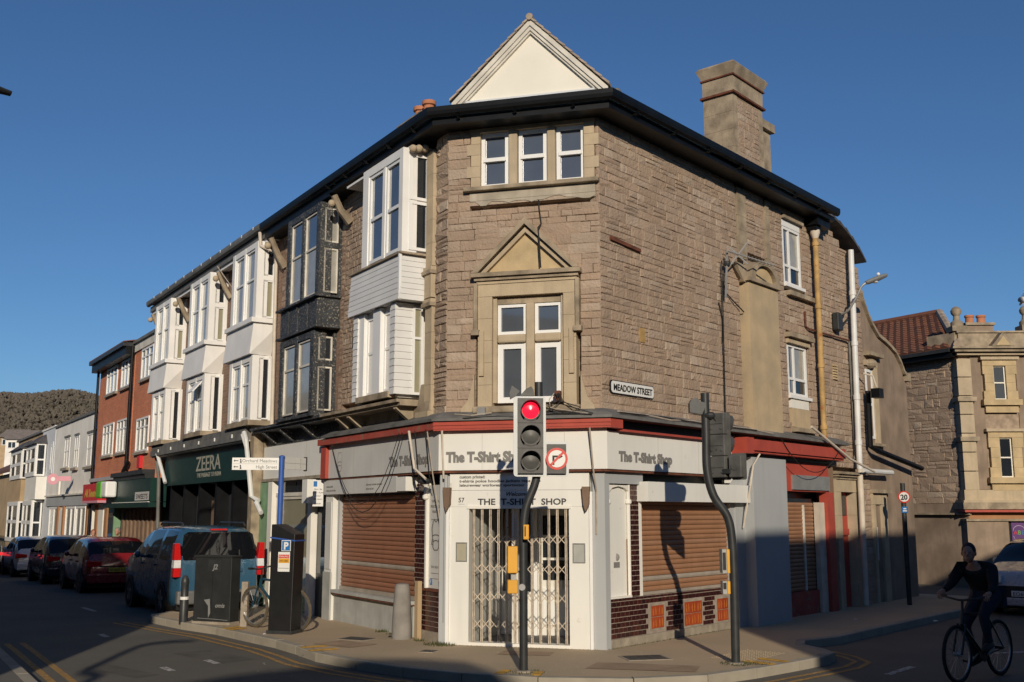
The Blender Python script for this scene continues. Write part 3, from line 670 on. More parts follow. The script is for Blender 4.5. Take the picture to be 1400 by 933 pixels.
# ---- top windows: three sashes in a gold stone surround
tw = [(.53, .97), (1.13, 1.58), (1.73, 2.17)]
def quoin_jamb(fr, u0, u1, z0, z1, d0, d1, n, grow, side):
    for i in range(n):
        a = z0+(z1-z0)*i/n; b = z0+(z1-z0)*(i+1)/n; e = grow if i % 2 else 0
        uu0, uu1 = (u0-e, u1) if side < 0 else (u0, u1+e)
        B('quoin', 'ashlar', CB, fr, uu0, uu1, a+.002, b-.002, d0, d1)
quoin_jamb(FF, .38, .53, 6.96, 7.86, -.15, .012, 5, .07, -1)
quoin_jamb(FF, 2.17, 2.33, 6.96, 7.86, -.15, .012, 5, .07, 1)
B('lintel', 'ashlar', CB, FF, .34, 2.36, 7.93, 8.0, -.15, .014)
B('lintel', 'ashlar', CB, FF, .36, 2.34, 7.86, 7.93, -.15, .012)
for u0, u1 in ((.97, 1.13), (1.58, 1.73)):
    MB().prism(FF, [(u0+.01, 6.97), (u1-.01, 6.97), (u1-.01, 7.86), (u0+.01, 7.86)], -.15, .004).build('mullion', 'ashlar', CB, bev=.02)
B('window_sill', 'ashlar_grey', CB, FF, .28, 2.40, 6.90, 6.97, -.16, .10, bev=.015)
B('sill_apron', 'plaster', CB, FF, .36, 2.34, 6.76, 6.90, -.16, .012)
mr = random.Random(2); pts = [(.36, 6.765)]+[(.36+1.98*k/22, 6.70+mr.uniform(-.03, .055)) for k in range(23)]+[(2.34, 6.765)]; MB().prism(FF, pts, -.16, .006).build('apron_render', 'plaster', CB); B('apron_back', 'stone', CB, FF, .36, 2.34, 6.69, 6.76, -.16, -.006)
for u0, u1 in tw:
    win(FF, u0+.0, u1, 6.97, 7.86, -.06, CB, fw=.06, hs=(7.42,), pm='pane_painted_sky')
    B('transom_rail', 'upvc', CB, FF, u0+.04, u1-.04, 7.39, 7.45, -.062, -.035)
# ---- first floor window: pedimented surround, mullion and transom
su = [(.52, .74), (1.84, 2.03)]
for i, (a, b) in enumerate(su):
    n = 5
    for k in range(n):
        z0 = 3.55+(5.23-3.55)*k/n; z1 = 3.55+(5.23-3.55)*(k+1)/n
        B('surround_stone', 'ashlar', CB, FF, a, b, z0+.002, z1-.002, -.15, .05)
    o0, o1 = (a-.06, a) if i == 0 else (b, b+.06)
    B('label_drop', 'ashlar_grey', CB, FF, o0+.001, o1-.001, 4.72, 5.44, -.1, .10)
    B('label_stop', 'ashlar_grey', CB, FF, o0-.03, o1+.03, 4.64, 4.719, -.1, .12)
    b0, b1 = (a+.03, a+.10) if i == 0 else (b-.10, b-.03)
    B('jamb_moulding', 'ashlar', CB, FF, b0, b1, 4.02, 4.70, .05, .085)
    # scroll bracket at the foot
    cu = a-.06 if i == 0 else b+.06; s_ = -1 if i == 0 else 1
    MB().prism(FF, [(cu, 3.40), (cu, 4.05), (cu+s_*.03, 3.9), (cu+s_*.10, 3.66), (cu+s_*.20, 3.54), (cu+s_*.22, 3.40)], -.1, .04).build('scroll', 'ashlar', CB)
B('lintel', 'ashlar', CB, FF, .52, 2.03, 5.232, 5.42, -.15, .052)
for u0, u1 in ((.74, .80), (1.79, 1.84)): B('window_reveal', 'ashlar', CB, FF, u0+.001, u1-.001, 3.62, 5.23, -.15, -.02)
B('window_head', 'ashlar_grey', CB, FF, .80, 1.79, 5.12, 5.23, -.15, -.05)
B('mullion', 'ashlar', CB, FF, 1.25, 1.38, 3.62, 5.12, -.15, -.005, bev=.02)
B('transom', 'ashlar', CB, FF, .801, 1.249, 4.52, 4.65, -.15, .0, bev=.03); B('transom', 'ashlar', CB, FF, 1.381, 1.789, 4.52, 4.65, -.15, .0, bev=.03)
for u0, u1 in ((.80, 1.25), (1.38, 1.79)):
    win(FF, u0, u1, 4.65, 5.12, -.07, CB, fw=.05, pm='pane_painted_sky'); win(FF, u0, u1, 3.62, 4.52, -.07, CB, fw=.085, pm='pane_painted_sky')
B('window_sill', 'ashlar_grey', CB, FF, .46, 2.09, 3.46, 3.56, -.16, .14, bev=.02)
# entablature and pediment
for z0, z1, e, d, mt in ((5.42, 5.47, .02, .07, 'ashlar'), (5.47, 5.52, .05, .11, 'ashlar_grey'), (5.52, 5.585, .09, .16, 'ashlar_grey')):
    B('cornice', mt, CB, FF, .52-e, 2.03+e, z0+.001, z1-.001, -.1, d)
B('pediment_back', 'stone', CB, FF, .46, 2.10, 5.59, 6.33, -.16, -.010)
MB().prism(FF, [(.62, 5.586), (1.94, 5.586), (1.275, 6.26)], -.1, .02).build('tympanum', 'ashlar_gold', CB)
ap = (1.275, 6.40); bl = (.44, 5.586); br = (2.11, 5.586)
def rake(p, q, w, d0, d1, mt):
    k = (q[1]-p[1])/(q[0]-p[0]); h = w*math.sqrt(1+k*k)
    MB().prism(FF, [p, q, (q[0], q[1]-h), (p[0]+h/abs(k)*(1 if q[0] > p[0] else -1), p[1])], d0, d1).build('pediment_rake', mt, CB)
rake(bl, ap, .07, .021, .17, 'ashlar_grey'); rake(br, ap, .07, .021, .168, 'ashlar_grey')
sh = lambda p, f: (p[0]+(1.275-p[0])*f, p[1]+(5.85-p[1])*0)
rake((.56, 5.586), (1.275, 6.27), .06, .021, .10, 'ashlar'); rake((1.99, 5.586), (1.275, 6.27), .06, .021, .098, 'ashlar')
MB().tube([FF.P(1.46, 6.70, .005), FF.P(1.47, 6.55, .01), FF.P(1.50, 6.32, .012), FF.P(1.49, 6.22, .17), FF.P(1.51, 5.95, .17), FF.P(1.53, 5.6, .175)], .012, 6).build('cable', 'cable', CB)
# ---- pilaster at the left end of the corner, with capitals and console
for z0, z1, e in ((3.55, 5.20, 0), (5.34, 5.72, 0), (5.85, 7.74, 0)):
    n = max(1, round((z1-z0)/.42))
    for k in range(n): B('pilaster_stone', 'ashlar', CB, FL, .40, .62, z0+(z1-z0)*k/n+.002, z0+(z1-z0)*(k+1)/n-.002, -.15, .05+(.02 if z0 > 5.3 and z0 < 5.8 else 0))
for z in (5.20, 5.72): B('pilaster_cap', 'ashlar_grey', CB, FL, .37, .67, z+.001, z+.06, -.15, .10); B('pilaster_cap', 'ashlar', CB, FL, .385, .65, z+.062, z+.119, -.15, .08)
m = MB()
for k in range(3): m.ball(FL.P(.55, 7.80-.02*k, .12+.11*k), .065, 8, 6)
m.build('console', 'ashlar', CB, smooth=True)
B('pilaster_foot', 'ashlar', CB, FL, .40, .82, 3.38, 3.549, -.15, .10)
MB().prism(FL.side(.82, 1), [(.10, 3.42), (.0, 3.42), (.0, 4.0)], -.4, 0).build('pilaster_spur', 'ashlar_grey', CB)
# ---- right wall: flush chimney breast strips, tall yellow pier, windows, pipes
for u0, u1, zl in ((4.29, 4.61, 6.55), (5.40, 5.54, 6.45)):
    n = 5
    for k in range(n): e = .02*(k % 2); B('quoin', 'ashlar_grey', CB, FR, u0-e*.5, u1+e, zl+(7.88-zl)*k/n+.002, zl+(7.88-zl)*(k+1)/n-.002, -.15, .03)
# the yellow rendered pier with a round-headed cap
B('pier', 'render_yellow', CB, FR, 4.40, 5.55, 3.36, 6.12, -.15, .14)
B('pier_cap', 'ashlar_grey', CB, FR, 4.34, 5.61, 6.121, 6.19, -.15, .20)
arch = [(4.42, 6.19)] + [(4.98+.46*math.cos(a), 6.19+.34*math.sin(a)) for a in [PI*(1-k/14) for k in range(15)]] + [(5.54, 6.19)]
MB().prism(FR, [(4.98+.40*math.cos(a), 6.191+.28*math.sin(a)) for a in [PI*(1-k/14) for k in range(15)]], -.1, .13).build('pier_head', 'ashlar_gold', CB)
m = MB(); A0 = [(4.98+.56*math.cos(PI*(1-k/14)), 6.191+.38*math.sin(PI*(1-k/14))) for k in range(15)]; A1 = [(4.98+.42*math.cos(PI*(1-k/14)), 6.191+.29*math.sin(PI*(1-k/14))) for k in range(15)]
m.prism(FR, A0+A1[::-1], -.1, .20); m.build('pier_arch', 'ashlar_grey', CB)
MB().prism(FR, [(4.30, 6.10), (4.42, 6.10), (4.42, 6.40), (4.05, 6.42), (4.05, 6.38)], -.1, .10).build('pier_shoulder', 'ashlar_grey', CB)
def rwin(u0, u1, z0, z1, vs, hs, pms=None, inner=True):
    return win(FR, u0, u1, z0, z1, -.02, CB, fw=.055, vs=vs, hs=hs, pms=pms, bw=.05)
rwin(6.18, 6.96, 6.40, 7.56, (6.47,), (6.78,), ['pane_painted_sky', 'pane_painted_sky', 'pane', 'pane_curtain'])
B('blind_box', 'upvc', CB, FR, 6.18, 6.96, 7.561, 7.69, -.08, -.01); B('window_head', 'ashlar_grey', CB, FR, 6.14, 7.02, 7.70, 7.76, -.1, .06)
B('window_sill', 'upvc', CB, FR, 6.14, 7.0, 6.34, 6.399, -.1, .05); B('window_sill', 'ashlar_grey', CB, FR, 6.2, 7.4, 6.17, 6.26, -.15, .10)
rwin(6.18, 7.02, 4.22, 5.22, (6.47,), (4.55,), ['pane_painted_sky', 'pane_painted_sky', 'pane', 'pane_curtain'])
B('window_hood', 'ashlar_grey', CB, FR, 6.06, 7.14, 5.33, 5.42, -.15, .13); B('lintel', 'ashlar', CB, FR, 6.12, 7.08, 5.225, 5.329, -.15, .05)
B('window_sill', 'upvc', CB, FR, 6.13, 7.07, 4.16, 4.219, -.1, .05); B('sill_patch', 'render_white', CB, FR, 6.22, 6.98, 3.98, 4.16, -.15, .01); B('sill_apron', 'render_yellow', CB, FR, 6.24, 7.02, 3.62, 3.979, -.15, .008)
B('ledge', 'ashlar_grey', CB, FR, 6.2, 7.1, 3.52, 3.60, -.15, .12)
# chimney, flush with the wall
CH0, CH1 = 4.32, 5.50
zc = 7.9
for (a, b) in ((CH0, CH0+.16), (CH1-.16, CH1)):
    for k in range(5): B('chimney_quoin', 'ashlar_grey', CB, FR, a, b, 8.0+.34*k+.002, 8.0+.34*(k+1)-.002, -.62, .0)
B('chimney', 'stone', CB, FR, CH0+.15, CH1-.15, 8.0, 9.70, -.61, -.012)
ALLc = len(ALL); courses(FR, 'C', CH0+.162, CH1-.162, 8.25, 9.69, [], seed=21, lens=(.2, .45), chs=(.12, .2))
fs = FR.side(CH0+.012, -1, -.62); courses(fs, 'C', .14, .48, 8.2, 9.69, [], seed=22, lens=(.2, .4), chs=(.14, .22))
for s in ALL[ALLc:]:
    m = MB(); stone_mesh(m, s, rs); m.build('stone', 'stone', CB)
B('chimney_band', 'rust', CB, FR, CH0-.05, CH1+.05, 9.70, 9.74, -.67, .05); B('chimney_neck', 'ashlar_grey', CB, FR, CH0-.01, CH1+.01, 9.741, 10.05, -.63, .012)
B('chimney_band', 'rust', CB, FR, CH0-.04, CH1+.04, 10.051, 10.08, -.66, .045); 
m = MB(); f0 = [FR.P(CH0-.02, 10.081, -.64), FR.P(CH1+.02, 10.081, -.64), FR.P(CH1+.02, 10.081, .02), FR.P(CH0-.02, 10.081, .02)]; f1 = [FR.P(CH0-.10, 10.27, -.72), FR.P(CH1+.10, 10.27, -.72), FR.P(CH1+.10, 10.27, .10), FR.P(CH0-.10, 10.27, .10)]
m.hexa(f0+f1); m.build('chimney_cap', 'ashlar_grey', CB); B('chimney_top', 'ashlar_grey', CB, FR, CH0-.07, CH1+.07, 10.271, 10.31, -.69, .07)
# lower stack behind it
B('rear_chimney', 'ashlar_grey', CB, FR, 6.3, 7.35, 8.3, 9.95, -1.25, -.75); B('rear_chimney_cap', 'ashlar_grey', CB, FR, 6.22, 7.43, 9.951, 10.13, -1.33, -.67)
# roof verge falling at the far end of the right wall
m = MB()
for k in range(6):
    t0 = k/6; t1 = (k+1)/6+.03; u = lambda t: 7.87+1.95*t; z = lambda t: 8.16-.60*t*t-.02*t
    MB().prism(FR, [(u(t0), z(t0)-.03), (u(t1), z(t1)-.04), (u(t1), z(t1)+.0), (u(t0), z(t0)+.045)], -.6, .20).build('verge_tile', 'slate', CB)
B('gutter_bracket', 'black_paint', CB, FR, 7.2, 7.8, 7.76, 7.919, .0, .28); B('hopper', 'black_paint', CB, FR, 7.25, 7.48, 7.66, 7.76, .02, .22)
# aerial, lamp and sign are separate; cream cast pipe with rust
m = MB(); m.tube([FR.P(7.36, 7.70, .14), FR.P(7.33, 3.40, .14)], .057, 12)
pipe = m.build('downpipe', 'rust_pipe', CB, smooth=True)
for z in (7.35, 6.05, 4.85, 3.62): MB().lathe(FR.P(7.33+.007*(z-3.4), z, .14), [(.072, 0), (.072, .08)], 12).build('pipe_collar', 'rust_pipe', pipe, smooth=True)
MB().lathe(FR.P(7.36, 7.5, .14), [(.057, 0), (.10, .12), (.10, .17)], 12).build('pipe_head', 'pipe_cream', pipe, smooth=True)
MB().tube([FR.P(6.95, 5.95, .03), FR.P(6.95, 5.65, .03), FR.P(7.1, 5.6, .05), FR.P(9.0, 5.62, .06)], .022, 6).build('waste_pipe', 'rust', CB)
m = MB(); m.tube([FR.P(9.12, 7.60, .16), FR.P(8.98, 3.25, .16), FR.P(8.97, 2.9, .16)], .062, 12); wp = m.build('soil_pipe', 'pipe_white', CB, smooth=True)
for z in (6.6, 5.5, 4.35, 3.4): MB().lathe(FR.P(8.98+.032*(z-3.25), z, .16), [(.074, 0), (.074, .1)], 12).build('pipe_collar', 'pipe_white', wp, smooth=True)
MB().tube([FR.P(8.97, 2.9, .16), FR.P(8.93, .15, .16)], .06, 12).build('lower_pipe', 'pipe_cream', wp, smooth=True)
MB().tube([FR.P(9.05, 5.6, .05), FR.P(9.05, 3.2, .05), FR.P(8.98, 3.1, .05)], .03, 6).build('waste_pipe', 'gutter_grey', CB)
for k in range(6): B('vent_slat', 'ashlar_gold', CB, FR, 8.22, 8.42, 4.72+.055*k, 4.755+.055*k, -.01, .03)
MB().prism(FR, [(.25, 6.06), (1.06, 6.02), (1.06, 6.07), (.25, 6.12)], -.05, .035).build('iron_lintel', 'rust', CB)
B('rust_patch', 'rust_pipe', CB, FR, 1.02, 1.17, 4.60, 4.82, -.1, .006)
for pts, r, mt in (([(3.58, 6.35, .06), (3.58, 3.5, .03)], .012, 'cable'), ([(3.66, 6.0, .03), (3.75, 5.8, .03), (4.35, 5.55, .05)], .012, 'cable'), ([(3.5, 5.6, .02), (3.62, 5.3, .02), (3.58, 4.9, .02)], .01, 'cable')):
    MB().tube([FR.P(*p) for p in pts], r, 5).build('cable', mt, CB)
# ---- ledge of stone and lead over the shopfronts
def ledge_band(z0, z1, d0, d1, uL, uR, nm, mt): band(nm, mt, z0, z1, d0, d1, uL, uR)
m = MB(); prof = [(-.14, 3.34), (-.14, 3.52), (.02, 3.50), (.30, 3.38), (.30, 3.34)]
sweep(prof, 4.2, 8.2, 'shop_ledge', 'lead')
# ---- frieze and moulded ledge over the left shopfront, with timber consoles
def frieze(u0, u1, mt, mt2, cons, parent):
    B('frieze', mt, parent, FL, u0, u1, 3.38, 3.66, -.15, .04); B('ledge_moulding', mt2, parent, FL, u0, u1, 3.661, 3.71, -.15, .36); B('ledge_moulding', mt2, parent, FL, u0+.001, u1-.001, 3.711, 3.76, -.15, .42)
    for u in cons:
        MB().prism(FL.side(u, 1), [(.04, 3.42), (.04, 3.66), (.34, 3.66), (.34, 3.62), (.10, 3.44)], -.05, .05).build('console', mt, parent)
frieze(.83, 3.99, 'ashlar_grey', 'ashlar_grey', (1.05, 2.9, 3.4), CB)
B('console_hole', 'shop_dark', CB, FL, 1.15, 1.5, 3.44, 3.64, .02, .05)
# ---- white two-storey bay with clapboards
def bay_box(parent, fr, u0, u1, z0, z1, d, mt, name='bay_body', side=.02):
    m = MB(); m.box(fr, u0, u1, z0, z1, -.15, d-.06); return m.build(name, mt, parent)
S0 = FL.side(.68, -1)
bay_box(CB, FL, .70, 2.18, 6.08, 7.80, .44, 'bay_white')
def post(parent, fr, u0, u1, z0, z1, d0, d1, mt='bay_white', name='bay_post'): return B(name, mt, parent, fr, u0, u1, z0, z1, d0, d1)
# upper windows
win(FL, .78, 1.32, 6.12, 7.66, .44, CB, hs=(6.88,), fw=.055, pm='pane_painted_sky'); win(FL, 1.40, 1.98, 6.12, 7.66, .44, CB, hs=(6.88,), fw=.055, pm='pane_painted_sky')
post(CB, FL, .66, .78, 6.08, 7.80, .20, .46); post(CB, FL, 1.321, 1.399, 6.08, 7.66, .30, .455); post(CB, FL, 1.981, 2.20, 6.08, 7.80, .20, .46)
post(CB, FL, .781, 1.98, 7.661, 7.80, .30, .46)
sA = FL.side(.665, -1)
win(sA, -.02, .34, 6.95, 7.72, .02, CB, fw=.05, pm='pane'); win(sA, -.02, .34, 6.12, 6.93, .02, CB, fw=.05, pm='pane')
B('soffit_board', 'bay_white', CB, FL, .6, 3.2, 7.80, 7.84, -.1, .34)
# clapboard band and lower piers
nb = 8
for k in range(nb):
    z0 = 5.31+(6.04-5.31)*k/nb; z1 = 5.31+(6.04-5.31)*(k+1)/nb; e = .05*(1-(k+.5)/nb)
    for fr, a, b, d in ((FL, .70-e, 2.62, .45+e), (FL.side(.70-e, -1), -.05, .449+e, .0)):
        P = fr.P; MB().hexa([P(a, z0, d-.03), P(b, z0, d-.03), P(b, z1, d-.03), P(a, z1, d-.03), P(a, z0, d+.014), P(b, z0, d+.014), P(b, z1-.004, d+.002), P(a, z1-.004, d+.002)]).build('clapboard', 'clapboard', CB)
B('band_core', 'clapboard', CB, FL, .72, 2.60, 5.32, 6.05, -.1, .43); B('band_cap', 'ashlar_grey', CB, FL, .62, 2.66, 6.045, 6.075, -.1, .50)
B('corner_bead', 'upvc', CB, FL, .655, .70, 5.30, 6.04, .455, .50)
bay_box(CB, FL, .96, 2.50, 3.80, 5.32, .40, 'bay_white')
nb = 13
for k in range(nb):
    z0 = 3.84+(5.30-3.84)*k/nb; z1 = 3.84+(5.30-3.84)*(k+1)/nb
    for fr, a, b, d in ((FL, .88, 1.04, .44), (FL, 2.32, 2.50, .44), (FL.side(.88, -1), .12, .44, .0)):
        P = fr.P; MB().hexa([P(a, z0, d-.03), P(b, z0, d-.03), P(b, z1, d-.03), P(a, z1, d-.03), P(a, z0, d+.012), P(b, z0, d+.012), P(b, z1-.004, d+.002), P(a, z1-.004, d+.002)]).build('clapboard', 'clapboard', CB)
post(CB, FL, 1.04, 1.12, 3.9, 5.30, .2, .42, 'upvc'); post(CB, FL, 1.46, 1.74, 3.9, 5.30, .2, .43, 'upvc'); post(CB, FL, 2.12, 2.319, 3.9, 5.30, .2, .42, 'upvc')
win(FL, 1.12, 1.46, 3.92, 5.22, .36, CB, hs=(4.62,), fw=.045, pm='pane_curtain'); win(FL, 1.74, 2.12, 3.92, 5.22, .36, CB, hs=(4.62,), fw=.045, pm='pane_curtain')
B('window_sill', 'ashlar_grey', CB, FL, 1.05, 2.3, 3.80, 3.90, .1, .47)
win(FL.side(.87, -1), -.05, .14, 3.84, 5.26, .015, CB, fw=.04, hs=(4.75,), pm='pane_blind')
# eaves bracket of the timber roof
for u in (3.75,):
    MB().tube([FL.P(u, 7.35, .02), FL.P(u, 7.55, .22), FL.P(u, 7.82, .36)], [.09, .07, .06], 6).build('eaves_bracket', 'ashlar_grey', CB); MB().ball(FL.P(u, 7.66, .40), .07).build('bracket_boss', 'ashlar', CB)
# ------------------------------------------------------------------ shopfront
SZ0, SZ1 = 2.62, 3.20
# red fascia over the signs: peeling on the left
def fbox(fr, a, b, z0, z1, d0, d1, nm, mt): return MB().slab([v2(a(d0)), v2(b(d0)), v2(b(d1)), v2(a(d1))], z0, z1).build(nm, mt, CB)
cLF = lambda d: xcorner(FL, d, FF, d); cFR = lambda d: xcorner(FF, d, FR, d)
fbox(FL, lambda d: FL.P(4.45, 0, d), cLF, 3.22, 3.33, -.1, .26, 'red_fascia', 'red_peel')
fbox(FF, cLF, cFR, 3.20, 3.33, -.1, .26, 'red_fascia', 'red_paint')
for z, d in ((3.275, .275), (3.225, .268)): fbox(FF, cLF, cFR, z, z+.022, .2, d, 'red_moulding', 'red_paint')
fbox(FR, cFR, lambda d: FR.P(.14, 0, d), 3.20, 3.331, -.1, .262, 'red_fascia', 'red_paint')
fbox(FR, lambda d: FR.P(.14, 0, d), lambda d: FR.P(3.6, 0, d), 3.165, 3.195, -.1, .22, 'red_moulding', 'red_paint')
fbox(FR, lambda d: FR.P(.15, 0, d), lambda d: FR.P(3.6, 0, d), 3.2, 3.335, -.1, .06, 'fascia_gap', 'black_paint')
# sign boards
fbox(FL, lambda d: FL.P(4.18, 0, d), cLF, SZ0, 3.219, -.05, .14, 'sign_board', 'sign_grey')
fbox(FF, cLF, cFR, SZ0, 3.199, -.05, .14, 'sign_board', 'sign_white')
fbox(FR, cFR, lambda d: FR.P(3.25, 0, d), SZ0, 3.164, -.05, .14, 'sign_board', 'sign_white')
for a, b in ((lambda d: FL.P(4.18, 0, d), cLF), (cLF, cFR), (cFR, lambda d: FR.P(3.25, 0, d))): fbox(None, a, b, SZ0-.035, SZ0-.001, -.05, .12, 'sign_edge', 'rust')
def tshirt(fr, u, z, size, flip, wd, d=.146):
    text('The T-Shirt Shop', fr, u, z, d, size, 'letter_grey', CB, flip=flip, align='LEFT', width=wd, bold=.012)
tshirt(FF, .07, 2.745, .20, False, 1.24)
tshirt(FR, .20, 2.745, .19, False, 1.45)
tshirt(FL, 1.62, 2.745, .20, True, 1.36)
for fr_, us_ in ((FF, (.62, 1.86)), (FR, (1.25, 2.45)), (FL, (1.9, 3.1))):
    for u_ in us_: B('panel_seam', 'letter_pale', CB, fr_, u_, u_+.004, 2.63, 3.15, .138, .1415)
# t-shirt outline emblem, faint, at the far end of the left sign
def emblem(fr, u, z, s, d, mt, flip, parent=CB):
    f = -1 if flip else 1; P = lambda x, y: fr.P(u+f*x*s, z+y*s, d)
    m = MB()
    for pts in ([(-.35, .95), (-.2, 1.08), (-.12, 1.02), (0, .94), (.12, 1.02), (.2, 1.08), (.35, .95), (.48, .55), (.42, .0), (.52, -.35), (.36, -.38), (.33, -.05)], [(-.35, .95), (-.48, .55), (-.42, .0), (-.52, -.35), (-.36, -.38), (-.33, -.05)],
                [(-.33, -.05), (-.36, -.5), (-.22, -.66), (.22, -.66), (.36, -.5), (.33, -.05)], [(-.42, .12), (-.2, .2), (.2, .2), (.42, .12)], [(-.3, -.18), (-.1, -.12), (.1, -.12), (.3, -.18)]):
        m.tube([P(*p) for p in pts], .018*s+.001, 4)
    m.build('emblem', mt, parent)
emblem(FL, 3.66, 2.86, .2, .143, 'letter_grey', True)
# white roller boxes under the signs
B('roller_box', 'sign_grey', CB, FL, 1.40, 4.42, 2.33, 2.583, -.1, .12); B('roller_box', 'sign_white', CB, FL, .95, 1.27, 2.34, 2.56, -.1, .18)
text('custom printed', FL, 4.30, 2.455, .124, .05, 'letter_grey', CB, flip=True, align='LEFT'); text('t-shirts polos hoodies', FL, 4.30, 2.385, .124, .05, 'letter_grey', CB, flip=True, align='LEFT')
text('leisurewear workwear sportswear', FL, 2.55, 2.46, .124, .045, 'letter_grey', CB, flip=True, align='LEFT'); text('jackets caps hats', FL, 2.55, 2.39, .124, .045, 'letter_grey', CB, flip=True, align='LEFT')
B('roller_box', 'sign_white', CB, FR, .86, 4.05, 2.17, 2.46, -.1, .20)
# ---- corner doorway
g0, g1, gtop = .40, 1.90, 2.07
B('door_head', 'sign_white', CB, FF, .10, 2.20, 2.33, 2.582, -.3, .06); B('door_head', 'sign_white', CB, FF, .10, 2.20, gtop+.02, 2.326, -.3, .055)
for a, b in ((.10, g0), (g1, 2.20)):
    B('door_jamb', 'sign_white', CB, FF, a, b, .10, gtop+.018, -.25, .055)
for a, b in ((.055, .099), (2.201, 2.245)): B('door_trim', 'upvc', CB, FF, a, b, .10, 2.30, -.2, .085)
B('gate_rail', 'white_paint', CB, FF, g0-.03, g1+.03, gtop-.01, gtop+.035, .0, .075)
B('door_step', 'white_paint', CB, FF, g0, g1, .05, .16, -.15, .06)
for u0, u1, mt in ((.205, .375, 'frosted'), (1.955, 2.135, 'frosted_grey')):
    o = win(FF, u0, u1, 1.30, 1.575, .075, CB, fm='metal_grey', pm=mt, fw=.012, dep=.03, name='notice_frame')
for s, u, z, sz, mt, kw in (('custom printed:', .25, 2.505, .062, 'letter_grey', {}), ('t-shirts polos hoodies jackets caps hats', .25, 2.445, .055, 'letter_grey', dict(width=1.24)), ('leisurewear workwear sportswear', .25, 2.385, .055, 'letter_grey', dict(width=1.0))):
    text(s, FF, u, z, .064, sz, mt, CB, align='LEFT', bold=.002, **kw)
text('THE  T-SHIRT  SHOP', FF, .535, 2.118, .059, .125, 'letter_dark', CB, align='LEFT', width=1.33, bold=.003)
text('Welcome', FF, 1.12, 2.245, .059, .085, 'letter_dark', CB, shear=.35, bold=.001)
text('57', FF, .28, 2.155, .059, .095, 'letter_dark', CB, bold=.001); B('number_rule', 'letter_grey', CB, FF, .23, .33, 2.125, 2.129, .055, .058)
# lobby behind the lattice gate
LD = -1.15
MB().slab([v2(FF.P(g0-.02, 0, .0)), v2(FF.P(g1+.02, 0, .0)), v2(FF.P(g1-.15, 0, LD)), v2(FF.P(g0+.15, 0, LD))], .02, .15).build('lobby_floor', 'lobby_tile', CB)
m = MB(); m.quad(FF.P(g0-.005, .15, -.1), FF.P(g0+.15, .15, LD), FF.P(g0+.15, 2.3, LD), FF.P(g0-.005, 2.3, -.1)); m.build('lobby_wall', 'lobby', CB)
m = MB(); m.quad(FF.P(g1+.005, .15, -.1), FF.P(g1-.15, .15, LD), FF.P(g1-.15, 2.3, LD), FF.P(g1+.005, 2.3, -.1)); m.build('lobby_wall', 'lobby', CB)
B('lobby_ceiling', 'lobby', CB, FF, g0-.1, g1+.1, 2.3, 2.34, LD-.1, -.1)
B('lobby_back', 'white_paint', CB, FF, g0-.1, 1.16, .1, 2.3, LD-.06, LD)
dr = B('shop_door', 'white_paint', CB, FF, 1.17, g1+.02, .15, 2.3, LD-.05, LD-.01)
for r_ in range(3):
    for c_ in range(2):
        B('pane', 'pane', dr, FF, 1.22+c_*.26, 1.45+c_*.26, .98+r_*.34, 1.28+r_*.34, LD-.012, LD+.004)
B('door_panel', 'upvc', dr, FF, 1.22, 1.44, .3, .86, LD-.012, LD+.012); B('door_panel', 'upvc', dr, FF, 1.48, 1.70, .3, .86, LD-.012, LD+.012); B('notice', 'cream', dr, FF, 1.40, 1.53, .62, .98, LD, LD+.02)
B('display_window', 'pane', CB, FF, g0+.18, 1.05, .8, 2.2, LD-.001, LD+.012); B('display_post', 'upvc', CB, FF, 1.06, 1.14, .15, 2.3, LD+.001, LD+.05)
B('display_board', 'timber', CB, FF, g0+.2, g0+.42, 1.2, 2.0, LD+.012, LD+.03)
B('meter_panel', 'white_paint', CB, FF, 1.03, 1.12, .16, gtop-.012, -.12, -.02)
# folding lattice gate
GT = thing('lattice_gate', 'rusty cream folding lattice gate across the corner shop doorway', 'gate', FF.P(1.15, .16, .03))
bars = [.47, .56, .66, .76, .86, .97, 1.27, 1.38, 1.49, 1.62, 1.74, 1.84]
gb = [(g0+.06)+(g1-g0-.12)*k/11 for k in range(12)]
for u in gb:
    for off in (.0, .022): MB().box(FF, u+off-.006, u+off+.006, .17, gtop-.012, .028, .042).build('gate_bar', 'gate_metal', GT)
for z in (.42, .80, 1.20, 1.62):
    for k in range(11):
        for s_ in (1, -1):
            a = FF.P(gb[k]+.008, z-s_*.07, .046+.006*s_); b = FF.P(gb[k+1]+.012, z+s_*.07, .046+.006*s_)
            up = Vector((0, 0, .008)); nn = FF.n*.003
            MB().hexa([a-up-nn, b-up-nn, b+up-nn, a+up-nn, a-up+nn, b-up+nn, b+up+nn, a+up+nn]).build('lattice_strap', 'gate_metal', GT)
